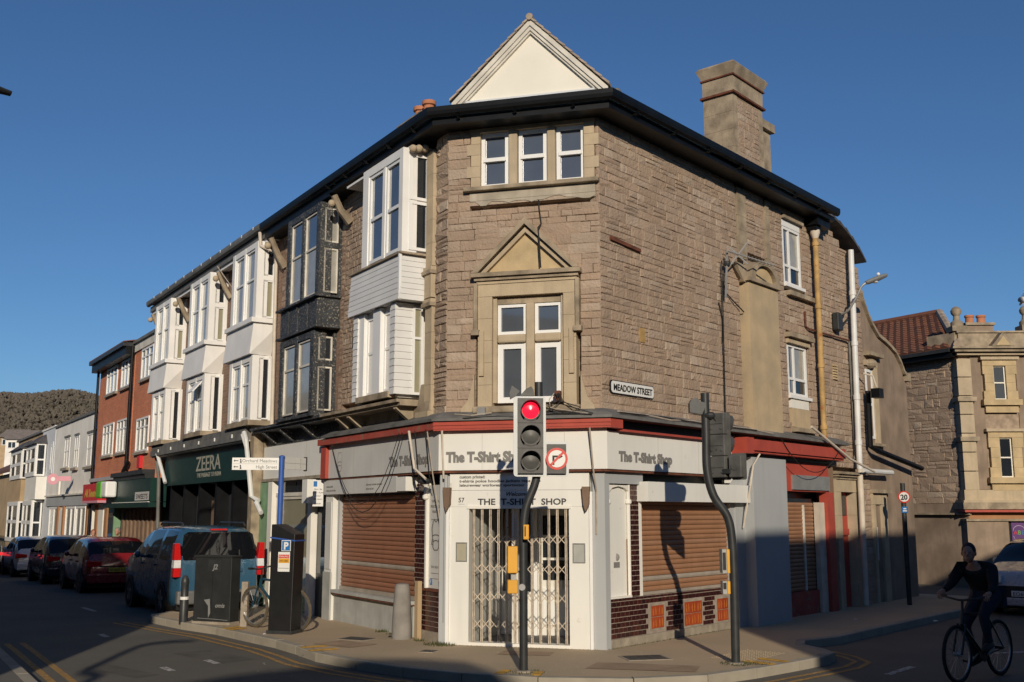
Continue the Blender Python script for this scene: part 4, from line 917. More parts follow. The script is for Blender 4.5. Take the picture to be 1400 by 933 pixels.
# ---- left side: pier, tiled pilaster, shutter, stall riser
def tiles(fr, u0, u1, z0, z1, d, w=.11, h=.073, parent=CB, mt='tile_dark', seed=1, skip=()):
    m = MB(); r = random.Random(seed); row = 0; z = z0
    B('tile_bed', 'tile_grout', parent, fr, u0, u1, z0, z1, d-.12, d)
    while z < z1-.02:
        h2 = min(h, z1-z); u = u0-(w/2 if row % 2 else 0)
        while u < u1-.005:
            a, b = max(u, u0)+.004, min(u+w, u1)-.004
            if b-a > .015 and not any(a < s1 and b > s0 and z < t1 and z+h2 > t0 for s0, s1, t0, t1 in skip):
                P = fr.P; e = .004; a2, b2, zz0, zz1 = a+e, b-e, z+.004+e, z+h2-.004-e
                m.add([P(a, z+.004, d), P(b, z+.004, d), P(b, z+h2-.004, d), P(a, z+h2-.004, d), P(a2, zz0, d+.007), P(b2, zz0, d+.007), P(b2, zz1, d+.007), P(a2, zz1, d+.007)], [(0,1,5,4), (1,2,6,5), (2,3,7,6), (3,0,4,7), (4,5,6,7)], r.random())
            u += w
        z += h; row += 1
    return m.build('glazed_tiles', mt, parent, kind='stuff')
B('corner_pier', 'panel_grey', CB, FL, -.05, .10, .1, 2.58, -.3, .03); B('corner_pier', 'panel_grey', CB, FF, -.06, .053, .1, 2.58, -.3, .04)
B('window_poster', 'sign_grey', CB, FL, .10, .60, .86, 2.42, -.2, -.05); B('poster_post', 'white_paint', CB, FL, .585, .63, .86, 2.45, -.1, .0)
MB().lathe(FL.P(.608, 2.20, .0), [(.03, 0), (.05, .02), (.05, .06), (.03, .08), (.03, .2), (.06, .25)], 10).build('column_cap', 'white_paint', CB)
emblem(FL, .35, 1.62, .26, -.045, 'letter_dark', True)
for s, z, sz in (('VISIT, YOUR', 2.16, .055), ('PERSONALISED', 2.08, .055), ('PRINTING', 2.0, .055), ('THE HIGH ST', 1.18, .05)): text(s, FL, .35, z, -.047, sz, 'letter_grey', CB, flip=True)
for z in (1.9, 1.10, 1.02): B('poster_rule', 'letter_grey', CB, FL, .2, .5, z, z+.006, -.05, -.045)
B('poster_badge', 'sign_blue', CB, FL, .46, .53, .93, 1.02, -.05, -.044); text('f', FL, .495, .945, -.043, .09, 'roundel_white', CB, flip=True)
tiles(FL, .64, .99, .80, 2.45, -.02, seed=4)
tiles(FL, .10, .68, .26, .84, .01, seed=5); B('plinth', 'plinth', CB, FL, .08, .75, .05, .26, -.2, .035); B('plinth', 'panel_grey', CB, FF, -.055, .054, .05, .42, -.3, .06)
B('tile_cap', 'rust', CB, FL, .09, .69, .842, .88, -.1, .03)
# stone guard post is separate; shutter and stall riser
def shutter(fr, u0, u1, z0, z1, d, mt, pitch=.075, parent=CB, lite=()):
    src = None; n = int((z1-z0)/pitch)
    prof = [(0, 0), (.010, .012), (.016, .035), (.012, .058), (.0, .070)]
    sh_ = None
    for k in range(n):
        z = z0+k*pitch; m = MB(); P = fr.P
        pr = [(-.02, 0)]+prof+[(-.02, .070)]
        m.add([P(u0, z+h, d+q) for q, h in pr]+[P(u1, z+h, d+q) for q, h in pr], [tuple(range(7)), tuple(range(13, 6, -1))]+[(i, (i+1) % 7, 7+(i+1) % 7, 7+i) for i in range(7)])
        m.build('shutter_slat', 'shutter_grey' if k in lite else mt, parent, smooth=False)
    B('shutter_recess', 'shop_dark', parent, fr, u0-.02, u1+.02, z0-.02, z1+.05, d-.1, d-.022)
shutter(FL, 1.0, 4.02, .72, 2.30, -.10, 'shutter', lite=(5,))
B('shutter_rail', 'shutter_grey', CB, FL, 1.0, 4.02, .655, .718, -.14, -.06); B('shutter_guide', 'panel_grey', CB, FL, 4.02, 4.10, .64, 2.33, -.15, -.03)
B('shop_sill', 'stall_grey', CB, FL, .99, 4.22, .60, .652, -.2, .08); B('sill_rot', 'rust', CB, FL, .99, 4.22, .575, .599, -.2, .07)
B('stall_riser', 'stall_grey', CB, FL, .99, 4.12, .05, .574, -.2, .0)
B('end_pier', 'sign_white', CB, FL, 4.12, 4.45, .05, 2.33, -.2, .06); B('end_pier_panel', 'sign_grey', CB, FL, 4.16, 4.40, 1.0, 2.2, .06, .075); B('sign_end', 'red_paint', CB, FL, 4.19, 4.42, 2.62, 3.2, -.05, .2)
B('pier_foot', 'stall_grey', CB, FL, 4.10, 4.44, .05, .95, .06, .09)
# ---- right side
B('corner_pier', 'panel_grey', CB, FR, -.03, .07, .1, 2.6, -.3, .05); B('corner_pier', 'panel_grey', CB, FF, 2.246, 2.42, .1, 2.58, -.3, .045)
B('boarded_window', 'sign_white', CB, FR, .10, .66, .80, 2.40, -.2, -.03); B('board_batten', 'timber', CB, FR, .60, .66, .82, 1.62, -.03, .0)
for u in (.10, .625):
    MB().tube([FR.P(u, .82, .0), FR.P(u, 2.45, .0)], .028, 8).build('shop_column', 'white_paint', CB, smooth=True)
    MB().lathe(FR.P(u, 2.12, .0), [(.03, 0), (.05, .02), (.05, .06), (.035, .08)], 10).build('column_cap', 'white_paint', CB, smooth=True)
MB().prism(FR, [(.12, 2.40), (.12, 2.30), (.2, 2.36), (.36, 2.385), (.52, 2.36), (.62, 2.30), (.62, 2.40)], -.02, .02).build('window_arch', 'white_paint', CB)
B('shop_lintel', 'panel_grey', CB, FR, .08, .95, 2.42, 2.582, -.2, .05)
m = MB(); P = lambda x, y: FR.P(.33+x*.12, 1.28+y*.16, -.028)
for a in range(10): pass
B('poster_sticker', 'letter_grey', CB, FR, .27, .42, 1.22, 1.30, -.03, -.026); MB().ball(FR.P(.345, 1.37, -.03), .045, sc=(1, .3, 1.2)).build('poster_sticker', 'letter_grey', CB)
tiles(FR, .68, .90, .80, 2.44, -.005, seed=7, w=.11)
ART = [(1.17, 1.52, .30, .635), (2.12, 2.65, .265, .63), (3.14, 3.50, .26, .62)]
tiles(FR, .05, 3.58, .235, .79, .0, seed=8, skip=[(a-.03, b+.03, c-.03, e+.03) for a, b, c, e in ART])
for (a, b, c, e) in ART:
    B('tile_frame', 'concrete', CB, FR, a-.03, b+.03, c-.03, e+.03, -.05, .006)
    nu = 3 if b-a > .45 else 2
    for i in range(nu):
        for j in range(2):
            u0 = a+(b-a)*i/nu+.004; u1 = a+(b-a)*(i+1)/nu-.004; z0 = c+(e-c)*j/2+.004; z1 = c+(e-c)*(j+1)/2-.004
            MB().box(FR, u0, u1, z0, z1, .0, .012).build('picture_tile', 'tile_art', CB)
            cu = (u0+u1)/2
            MB().prism(FR, [(cu-.045, z0+.015), (cu-.022, z0+.03), (cu-.024, z1-.06), (cu-.035, z1-.02), (cu-.05, z0+.08)], .011, .014).build('tile_motif', 'tile_art_dark', CB)
            MB().prism(FR, [(cu+.022, z0+.03), (cu+.045, z0+.015), (cu+.05, z0+.08), (cu+.035, z1-.02), (cu+.024, z1-.06)], .011, .014).build('tile_motif', 'tile_art_dark', CB)
B('plinth', 'plinth', CB, FR, -.02, 3.62, .05, .234, -.2, .03)
B('tile_cap', 'white_paint', CB, FR, .05, .66, .791, .82, -.1, .02)
shutter(FR, .96, 3.66, .84, 2.20, -.07, 'shutter_b', lite=(2,))
B('shutter_rail', 'shutter_grey', CB, FR, .96, 3.66, .795, .838, -.12, -.03); B('shutter_guide', 'white_paint', CB, FR, .90, .959, .795, 2.168, -.1, .01); B('shutter_guide', 'panel_grey', CB, FR, 3.66, 3.80, .1, 2.168, -.1, .02)
B('shop_pier', 'panel_grey', CB, FR, 3.80, 4.10, .05, 2.9, -.2, .05); B('sign_end', 'red_paint', CB, FR, 3.25, 3.62, 2.66, 3.163, -.05, .1)
MB().prism(FR, [(3.62, 2.5), (3.80, 2.62), (3.80, 3.16), (3.62, 3.16)], -.05, .06).build('sign_end_white', 'sign_white', CB)
# hoarding, second shutter and red frame farther along
B('hoarding', 'panel_grey', CB, FR, 4.10, 5.38, .08, 2.95, -.1, .24)
B('red_fascia', 'red_paint', CB, FR, 3.95, 7.85, 3.06, 3.25, -.1, .34); B('red_fascia', 'red_paint', CB, FR, 3.96, 7.84, 3.02, 3.055, -.1, .30); B('fascia_block', 'red_paint', CB, FR, 3.70, 3.949, 3.0, 3.27, -.1, .36)
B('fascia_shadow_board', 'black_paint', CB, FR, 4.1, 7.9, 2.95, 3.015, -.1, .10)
B('shop_head', 'red_paint', CB, FR, 5.40, 7.62, 2.40, 2.95, -.1, .06); B('blank_sign', 'metal_grey', CB, FR, 5.95, 7.58, 2.43, 2.70, .06, .10)
B('shop_post', 'red_paint', CB, FR, 7.50, 7.80, .08, 2.398, -.1, .07); B('shop_post_edge', 'timber', CB, FR, 7.801, 7.87, .08, 2.9, -.1, .05); B('shop_post', 'pipe_cream', CB, FR, 7.22, 7.495, .08, 2.20, -.1, .0)
shutter(FR, 5.5, 7.2, .55, 2.22, -.12, 'shutter_b', lite=()); B('shutter_guide', 'white_trim', CB, FR, 6.72, 6.78, .55, 2.15, -.115, -.09)
B('stall_riser', 'red_peel', CB, FR, 5.4, 7.21, .06, .54, -.2, -.05)
# stone doorways beyond
def stonedoor(u0, u1, ztop, dm, dz=2.42, name='house_door'):
    for a, b in ((u0, u0+.24), (u1-.3, u1)):
        for k in range(5): B('quoin', 'ashlar', CB, FR, a, b, .1+(dz-.1)*k/5+.002, .1+(dz-.1)*(k+1)/5-.002, -.2, .05)
    B('lintel', 'ashlar', CB, FR, u0, u1, dz, dz+.25, -.2, .06)
    for i, (e, d) in enumerate(((.0, .09), (.04, .14), (.08, .2))): B('door_cornice', 'ashlar_grey', CB, FR, u0-e, u1+e, dz+.252+i*.05, dz+.30+i*.05, -.2, d)
    return B(name, dm, CB, FR, u0+.24, u1-.3, .1, dz, -.2, -.12)
B('lower_wall', 'mortar', CB, FR, 7.8, 9.9, .05, 3.46, -.5, -.165)
dr = stonedoor(7.98, 9.18, 2.7, 'red_paint'); B('letter_plate', 'red_paint', dr, FR, 8.25, 8.8, 1.55, 1.68, -.12, -.06); B('fanlight', 'pane', dr, FR, 8.28, 8.8, 1.95, 2.35, -.12, -.10)
ALLc = len(ALL); courses(FR, 'G', 7.86, 9.9, .1, ZB, [(7.9, 9.28, .1, 2.9)], seed=31, chs=(.1, .16)); m = MB()
for s in ALL[ALLc:]: stone_mesh(m, s, rs)
m.build('stonework', 'stone', CB, kind='stuff')
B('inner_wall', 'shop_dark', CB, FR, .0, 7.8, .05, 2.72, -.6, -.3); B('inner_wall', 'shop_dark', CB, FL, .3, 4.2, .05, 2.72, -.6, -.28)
# cables and brackets hung on the shopfront
def cab(fr, pts, r=.008, mt='cable'): MB().tube([fr.P(*p) for p in pts], r, 5).build('cable', mt, CB)
def sag(fr, a, b, drop, n=12, r=.008, mt='cable'):
    pts = []
    for i in range(n+1):
        t = i/n; pts.append((a[0]+(b[0]-a[0])*t, a[1]+(b[1]-a[1])*t-drop*4*t*(1-t), a[2]+(b[2]-a[2])*t))
    cab(fr, pts, r, mt)
sag(FL, (3.75, 3.22, .28), (.9, 3.24, .28), 1.22); sag(FL, (3.72, 3.22, .29), (.98, 3.24, .29), 1.08, r=.006)
for u in (.66, .47, .12): cab(FL, [(u, 3.24, .275), (u, 2.55, .2), (u-.01, 2.40, .15)])
cab(FL, [(.05, 3.2, .28), (.06, 2.6, .18), (.04, 1.9, .06), (.05, 1.0, .05)], .01, 'cable_pale')
MB().tube([FL.P(.62, 3.24, .30), FL.P(.30, 2.66, .36), FL.P(.05, 2.50, .30)], .02, 8).build('awning_arm', 'pipe_cream', CB); MB().tube([FF.P(.04, 3.2, .27), FF.P(.035, 2.5, .16)], .016, 6).build('awning_arm', 'pipe_cream', CB)
MB().ball(FL.P(.25, 2.47, .2), .07, sc=(1.4, 1, .7)).build('cable_cover', 'metal_dark', CB)
for u, s_ in ((.07, 1), (2.16, -1)):
    MB().prism(FF, [(u-.05, 2.37), (u+.06, 2.37), (u+.05, 2.12), (u, 2.02), (u-.03, 2.12)], .06, .16).build('awning_bracket', 'timber', CB)
cab(FF, [(2.26, 3.2, .27), (2.29, 2.62, .2), (2.31, 2.3, .08), (2.3, 1.7, .06)], .012, 'cable_pale')
cab(FF, [(.05, 3.40, .2), (.4, 3.37, .3), (.9, 3.39, .28), (1.3, 3.36, .3), (1.75, 3.41, .28), (2.3, 3.38, .3)], .012); cab(FF, [(.2, 3.45, .15), (.5, 3.41, .3), (.8, 3.45, .25)], .01, 'cable_pale')
rcab = random.Random(5)
for k in range(7):
    u0 = 1.75+rcab.uniform(-.03, .05); cab(FF, [(u0, 3.72, .16), (u0+rcab.uniform(-.12, .12), 3.62, .2), (u0+rcab.uniform(-.2, .35), 3.5, .22), (u0+rcab.uniform(-.3, .6), 3.40, .3)], .007, rcab.choice(['cable', 'cable_pale']))
B('junction_box', 'rust', CB, FF, 1.72, 1.80, 3.60, 3.76, .05, .13); B('junction_box', 'metal_grey', CB, FF, .56, .68, 3.42, 3.54, .14, .2)
cab(FR, [(.1, 3.45, .2), (.8, 3.44, .25), (1.4, 3.40, .29), (2.2, 3.45, .22), (3.0, 3.41, .28), (3.9, 3.44, .24), (4.8, 3.39, .3)], .011, 'cable_pale'); cab(FR, [(.05, 3.42, .27), (1.2, 3.44, .24), (2.6, 3.40, .3), (4.2, 3.41, .29)], .012)
MB().tube([FR.P(6.3, 3.60, .35), FR.P(7.9, 3.05, .42), FR.P(9.1, 2.84, .42)], .025, 8).build('waste_pipe', 'pipe_cream', CB); MB().tube([FR.P(8.98, 2.86, .22), FR.P(10.6, 2.87, .22)], .055, 10).build('waste_pipe', 'pipe_white', CB)
sag(FR, (5.0, 3.3, .36), (7.5, 3.2, .36), .5, r=.008); MB().tube([FR.P(4.22, 3.0, .32), FR.P(4.0, 2.8, .3), FR.P(3.95, 2.45, .26), FR.P(3.95, 1.75, .1)], .016, 6).build('awning_arm', 'pipe_cream', CB)
# ------------------------------------------------------------------ left street, next: building with the peeling black bay
def bldg(name, label, fr, u, cat='building'): p = fr.P(u, 0, 0); return thing(name, label, cat, (p.x, p.y, gz(p.x, p.y)))
def eaves(parent, u0, u1, gm='black_paint', z=8.02, soff='black_paint'):
    B('fascia', gm, parent, FL, u0, u1, z-.15, z, .30, .36); B('soffit', soff, parent, FL, u0, u1, z-.135, z-.12, -.14, .30)
    m = MB(); pr = [(.36, .14), (.36, .06), (.385, .015), (.43, 0), (.475, .03), (.49, .08), (.49, .15), (.475, .15), (.47, .08), (.43, .02), (.385, .06), (.375, .14)]
    n = len(pr); m.add([FL.P(u0, z+h, d) for d, h in pr]+[FL.P(u1, z+h, d) for d, h in pr], [tuple(range(n)), tuple(range(2*n-1, n-1, -1))]+[(i, (i+1) % n, n+(i+1) % n, n+i) for i in range(n)]); m.build('gutter', gm, parent)
    m = MB(); m.hexa([FL.P(u0, z+.05, .40), FL.P(u1, z+.05, .40), FL.P(u1, z+.75, -3.2), FL.P(u0, z+.75, -3.2), FL.P(u0, z+.09, .40), FL.P(u1, z+.09, .40), FL.P(u1, z+.79, -3.2), FL.P(u0, z+.79, -3.2)]); return m.build('roof', 'slate', parent)
def brackets(parent, us, mt='ashlar_grey'):
    for u in us:
        MB().tube([FL.P(u, 7.2, .0), FL.P(u, 7.42, .16), FL.P(u, 7.80, .34)], [.09, .07, .06], 6).build('eaves_bracket', mt, parent, smooth=True); MB().ball(FL.P(u, 7.62, .40), .075).build('bracket_boss', 'ashlar', parent, smooth=True)
BB = bldg('bay_house', 'stone house with a peeling black two storey timber bay window', FL, 5.7)
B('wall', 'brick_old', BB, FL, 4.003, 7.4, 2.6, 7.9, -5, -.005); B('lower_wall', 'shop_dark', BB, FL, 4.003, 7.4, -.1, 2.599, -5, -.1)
rfb = eaves(BB, 4.003, 7.6); brackets(BB, (7.25,))
frieze(4.003, 7.9, 'peel_black', 'peel_black', (5.1, 6.3, 7.3), BB)
def blackwin(fr, u0, u1, z0, z1, hs, d, pms):
    return win(fr, u0, u1, z0, z1, d, BB, fm='white_trim', pms=pms, fw=.03, hs=hs, bw=.04, dep=.05)
for (a, b, z0, z1, hz_, pm) in ((4.18, 5.90, 6.02, 7.80, 6.98, ['pane_curtain', 'pane_painted_sky']), (4.33, 6.12, 3.82, 5.36, 4.75, ['pane_curtain', 'pane_curtain'])):
    B('bay_body', 'peel_black', BB, FL, a+.10, b-.03, z0, z1, -.1, .34)
    w_ = b-a
    for u0, u1 in ((a, a+.16), (a+w_*.47, a+w_*.47+.12), (b-.16, b)): B('bay_post', 'peel_black', BB, FL, u0, u1, z0, z1, .2, .45)
    B('bay_post', 'peel_black', BB, FL, a+.161, b-.161, z1-.12, z1-.001, .2, .445)
    blackwin(FL, a+.17, a+w_*.47-.01, z0+.05, z1-.13, (hz_,), .42, pm); blackwin(FL, a+w_*.47+.13, b-.17, z0+.05, z1-.13, (hz_,), .42, ['pane_curtain', pm[1]])
    sd_ = FL.side(a, -1); B('bay_post', 'peel_black', BB, sd_, -.05, .06, z0, z1, -.05, .015); B('bay_post', 'peel_black', BB, sd_, .36, .449, z0, z1, -.05, .012)
    B('bay_rail', 'peel_black', BB, sd_, .061, .359, hz_-.05, hz_+.05, -.05, .013)
    blackwin(sd_, .07, .35, z0+.05, hz_-.06, (), .0, ['pane_curtain' if z0 > 5 else 'pane']); blackwin(sd_, .07, .35, hz_+.06, z1-.1, (), .0, ['pane_curtain' if z0 > 5 else 'pane'])
for z0, z1, e, d in ((5.98, 6.02, .06, .52), (5.40, 5.44, .05, .50)): B('bay_moulding', 'peel_black', BB, FL, 4.18-e, 6.22+e, z0, z1, -.1, d)
B('bay_band', 'peel_black', BB, FL, 4.19, 6.20, 5.441, 5.979, -.1, .43)
for k in range(4):
    u = 4.26+k*.5; B('band_panel', 'peel_black', BB, FL, u+.04, u+.40, 5.50, 5.93, .425, .436); B('band_stile', 'peel_black', BB, FL, u-.05, u+.035, 5.46, 5.96, .42, .452)
B('window_sill', 'peel_black', BB, FL, 4.28, 6.2, 3.765, 3.82, -.1, .48)
ALLc = len(ALL); courses(FL, 'B', 4.01, 4.18, 3.78, 7.88, [], seed=41, chs=(.07, .12), lens=(.1, .2)); courses(FL, 'B', 6.25, 7.4, 3.78, 7.88, [], seed=42, chs=(.08, .13))
m = MB()
for s in ALL[ALLc:]: stone_mesh(m, s, rs)
m.build('stonework', 'stone', BB, kind='stuff')
# its chimney with two pots shows over the eaves
ck = B('chimney', 'ashlar_grey', BB, FL, 4.6, 5.55, 8.3, 10.08, -2.5, -1.9); B('chimney_cap', 'ashlar_grey', ck, FL, 4.5, 5.65, 10.081, 10.2, -2.6, -1.8)
for u in (4.72, 5.12): MB().lathe(FL.P(u, 10.2, -2.1), [(.13, 0), (.11, .22), (.15, .24), (.15, .32), (.1, .33)], 12).build('chimney_pot', 'terracotta', ck, smooth=True)
for u in (5.6, 7.2): MB().ball(FL.P(u, 8.22, .15), .09, sc=(1.6, 1, .8)).build('roof_moss', 'verge_tile', rfb)
# ground floor: pale shop with green pilaster
B('shop_fascia', 'sign_white', BB, FL, 4.47, 7.85, 2.70, 3.37, -.1, .10); B('fascia_seam', 'letter_pale', BB, FL, 5.4, 5.41, 2.70, 3.37, .098, .104)
B('fascia_base', 'plinth', BB, FL, 4.47, 7.88, 2.64, 2.699, -.1, .14); B('fascia_post', 'ashlar_grey', BB, FL, 7.86, 8.2, 2.5, 3.5, -.1, .1)
B('transom', 'white_trim', BB, FL, 5.2, 7.15, 2.33, 2.40, -.05, .06)
for u in (5.75, 6.55): B('transom_light', 'pane', BB, FL, u-.38, u+.38, 2.41, 2.63, -.05, .0)
sw = win(FL, 5.22, 7.15, .45, 2.33, .04, BB, fm='white_trim', pm='pane_curtain', fw=.06, vs=()); B('stall_riser', 'green_pale', BB, FL, 5.1, 7.2, .0, .449, -.1, .05)
B('window_blind', 'pane_blind', sw, FL, 5.3, 7.0, .9, 2.27, -.02, .008)
B('shop_post', 'white_paint', BB, FL, 5.02, 5.20, .05, 2.63, -.1, .12); B('shop_pilaster', 'green_pale', BB, FL, 7.45, 8.05, .0, 2.63, -.1, .12); B('shop_post', 'white_paint', BB, FL, 7.16, 7.40, .0, 2.63, -.1, .14)
dd = B('shop_door', 'shop_dark', BB, FL, 4.50, 5.0, .1, 2.6, -.1, .0); B('door_glass', 'pane', dd, FL, 4.58, 4.92, .9, 2.2, .0, .012); B('box_sign', 'sign_white', BB, FL, 4.80, 5.05, 2.18, 2.62, .125, .30)
# ------------------------------------------------------------------ white building with three bays over the dark green shop
WB = bldg('bay_house', 'white house row with three stacked white bays over dark green shop', FL, 12.5)
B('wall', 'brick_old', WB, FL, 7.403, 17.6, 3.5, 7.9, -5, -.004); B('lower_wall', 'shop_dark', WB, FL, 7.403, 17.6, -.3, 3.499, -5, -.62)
eaves(WB, 7.61, 17.75, 'gutter_grey', 8.03, 'bay_white'); B('fascia_white', 'bay_white', WB, FL, 7.61, 17.75, 7.80, 7.88, .25, .31)
for k in range(12): B('gutter_bracket', 'upvc', WB, FL, 8+k*.8, 8.03+k*.8, 8.13, 8.19, .40, .497)
brackets(WB, (11.0, 14.7, 17.5))
def wbay(u, wid, pmA, pmB, open_=None):
    b = u+wid
    B('bay_body', 'bay_white', WB, FL, u+.10, b-.02, 6.1, 7.86, -.1, .34); B('bay_body', 'bay_white', WB, FL, u+.18, b-.1, 3.9, 5.36, -.1, .34)
    for z0, z1, a, e, hz_ in ((6.14, 7.84, u, b, 7.05), (3.95, 5.34, u+.08, b-.10, 4.75)):
        w_ = e-a
        for u0, u1 in ((a, a+.18), (a+w_*.5-.05, a+w_*.5+.05), (e-.18, e)): B('bay_post', 'bay_white', WB, FL, u0, u1, z0, z1, .2, .45)
        B('bay_head', 'bay_white', WB, FL, a+.181, e-.181, z1-.12, z1-.001, .2, .445)
        for (p, q) in ((a+.181, a+w_*.5-.051), (a+w_*.5+.051, e-.181)): win(FL, p, q, z0+.03, z1-.121, .42, WB, fw=.045, hs=(hz_,), pms=[pmA, pmB])
        sd_ = FL.side(a, -1); B('bay_post', 'bay_white', WB, sd_, -.05, .06, z0, z1, -.05, .015); B('bay_post', 'bay_white', WB, sd_, .30, .449, z0, z1, -.05, .012)
        if z0 > 5: win(sd_, .061, .299, z0+.02, 6.98, .0, WB, pm='pane_blind', fw=.03); win(sd_, .061, .299, 7.08, z1-.05, .0, WB, pm='pane', fw=.03); B('bay_rail', 'bay_white', WB, sd_, .061, .299, 6.981, 7.079, -.05, .01)
        else: win(sd_, .061, .299, z0+.02, z1-.05, .0, WB, pm='pane', fw=.03)
    # flared apron between the storeys
    m = MB(); P = FL.P; lo = [P(u+.22, 5.36, -.1), P(b+.22, 5.36, -.1), P(b+.22, 5.36, .52), P(u-.03+.1, 5.36, .52)]; hi = [P(u+.02, 6.04, -.1), P(b+.1, 6.04, -.1), P(b+.1, 6.04, .47), P(u+.02, 6.04, .47)]
    m.hexa(lo+hi); m.build('bay_apron', 'bay_white', WB)
    B('bay_sill', 'bay_white', WB, FL, u-.05, b+.12, 6.041, 6.139, -.1, .54); B('window_sill', 'ashlar_grey', WB, FL, u+.05, b, 3.84, 3.948, -.1, .50)
wbay(7.75, 1.75, 'pane_curtain', 'pane_curtain'); wbay(11.3, 1.75, 'pane_curtain', 'pane_curtain'); wbay(15.0, 1.65, 'pane_curtain', 'pane_curtain')
# a top light standing open on the middle bay
a = FL.P(11.60, 5.16, .43); bq = FL.P(12.05, 5.16, .43); dn = Vector((0, 0, -.26))+FL.n*.22
m = MB(); m.hexa([a, bq, bq+dn, a+dn]+[p+FL.n*.03+Vector((0, 0, .01)) for p in (a, bq, bq+dn, a+dn)]); m.build('open_light', 'upvc', WB)
MB().tube([FL.P(10.9, 7.9, .4), FL.P(9.75, 6.9, .15)], .012, 5).build('cable', 'cable_pale', WB); 
m = MB(); m.tube([FL.P(7.72, 8.02, .43), FL.P(7.72, 7.72, .40), FL.P(7.50, 7.55, .12), FL.P(7.50, 3.8, .08)], .04, 8); m.build('downpipe', 'pipe_cream', WB, smooth=True)
for u in (9.4, 12.6, 15.6): MB().ball(FL.P(u, 8.25, .0), .12, sc=(1.5, 1, .7)).build('roof_ridge_end', 'terracotta', WB)
# projecting shop: dark fascia under a flat roof
B('shop_roof', 'lead', WB, FL, 8.2, 16.4, 3.70, 3.84, -.1, .42); B('shop_gutter', 'gutter_grey', WB, FL, 8.2, 16.45, 3.55, 3.699, .30, .44); B('gutter_lip', 'pipe_cream', WB, FL, 8.2, 16.45, 3.52, 3.549, .2, .40)
for k in range(6): B('gutter_clip', 'upvc', WB, FL, 9+k*1.3, 9.05+k*1.3, 3.63, 3.71, .441, .46)
B('shop_fascia', 'green_dark', WB, FL, 8.2, 15.6, 2.72, 3.52, -.1, .22)
text('ZEERA', FL, 11.55, 3.02, .224, .48, 'letter_pale', WB, flip=True, width=2.05, bold=.004, sy=1.05); text('THE PASSAGE TO INDIA', FL, 11.45, 2.86, .224, .15, 'letter_pale', WB, flip=True, width=2.0)
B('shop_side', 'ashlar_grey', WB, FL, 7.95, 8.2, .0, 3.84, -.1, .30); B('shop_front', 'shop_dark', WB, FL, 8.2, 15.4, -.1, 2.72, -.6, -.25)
for u in (8.3, 9.9, 11.2, 12.6, 14.0, 15.3): B('shop_column', 'black_paint', WB, FL, u-.08, u+.08, -.1, 2.719, -.25, .1)
for u in (8.4, 10.0, 12.7, 14.1): B('shop_window', 'pane', WB, FL, u, u+1.15, .6, 2.5, -.22, -.20)
B('shop_door', 'timber', WB, FL, 11.3, 12.45, .0, 2.3, -.22, -.18)
MB().tube([FL.P(8.15, 3.7, .46), FL.P(8.0, 3.55, .46), FL.P(7.98, 2.35, .30), FL.P(7.75, 2.25, .22)], .05, 8).build('downpipe', 'pipe_white', WB, smooth=True); MB().tube([FL.P(8.25, 3.66, .46), FL.P(8.02, 3.38, .44)], .04, 8).build('downpipe', 'pipe_white', WB, smooth=True); MB().tube([FL.P(7.8, 2.22, .25), FL.P(7.5, 2.0, .24)], .05, 8).build('downpipe', 'pipe_white', WB, smooth=True)
MB().tube([FL.P(15.8, 3.6, .40), FL.P(15.1, 2.8, .32)], .05, 8).build('downpipe', 'pipe_white', WB, smooth=True); MB().tube([FL.P(16.45, 3.8, .30), FL.P(16.3, 2.9, .2), FL.P(16.2, .0, .15)], .05, 8).build('downpipe', 'gutter_grey', WB, smooth=True)
# ------------------------------------------------------------------ red brick pair
RB = bldg('brick_house', 'three storey red brick house with dark overhanging eaves', FL, 22)
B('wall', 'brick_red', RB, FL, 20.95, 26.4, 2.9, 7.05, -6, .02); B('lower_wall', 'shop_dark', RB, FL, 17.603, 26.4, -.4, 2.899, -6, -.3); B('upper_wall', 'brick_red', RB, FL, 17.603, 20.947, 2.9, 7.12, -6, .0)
B('parapet_band', 'white_trim', RB, FL, 17.61, 20.94, 7.121, 7.38, -.3, .05); B('parapet_cap', 'gutter_grey', RB, FL, 17.605, 20.945, 7.381, 7.47, -.3, .12)
B('fascia', 'black_paint', RB, FL, 20.95, 26.55, 7.051, 7.32, -.2, .32); B('gutter', 'metal_dark', RB, FL, 20.95, 26.6, 7.321, 7.44, -.2, .42); MB().hexa([FL.P(20.9, 7.44, .42), FL.P(26.6, 7.44, .42), FL.P(26.6, 8.1, -3), FL.P(20.9, 8.1, -3), FL.P(20.9, 7.47, .42), FL.P(26.6, 7.47, .42), FL.P(26.6, 8.14, -3), FL.P(20.9, 8.14, -3)]).build('roof', 'rooftile', RB)
MB().hexa([FL.P(17.6, 7.47, .0), FL.P(20.94, 7.47, .0), FL.P(20.94, 8.3, -3), FL.P(17.6, 8.3, -3), FL.P(17.6, 7.50, .0), FL.P(20.94, 7.50, .0), FL.P(20.94, 8.34, -3), FL.P(17.6, 8.34, -3)]).build('roof', 'rooftile', RB)
for u0, u1, z0, z1, d in ((23.4, 25.1, 6.1, 7.03, .02), (21.25, 22.75, 6.1, 7.03, .02), (23.5, 25.2, 3.95, 5.05, .02), (21.45, 22.95, 3.95, 5.05, .02), (18.5, 20.0, 6.1, 7.08, .0), (18.6, 20.2, 3.85, 4.9, .0)):
    w_ = u1-u0; win(FL, u0, u1, z0, z1, d+.04, RB, fw=.06, vs=(u0+w_*.36, u0+w_*.68), hs=(z0+(z1-z0)*.72,), bw=.05, pms=['pane_curtain', 'pane']*3); B('window_sill', 'concrete', RB, FL, u0-.06, u1+.06, z0-.08, z0-.001, -.05, d+.09)
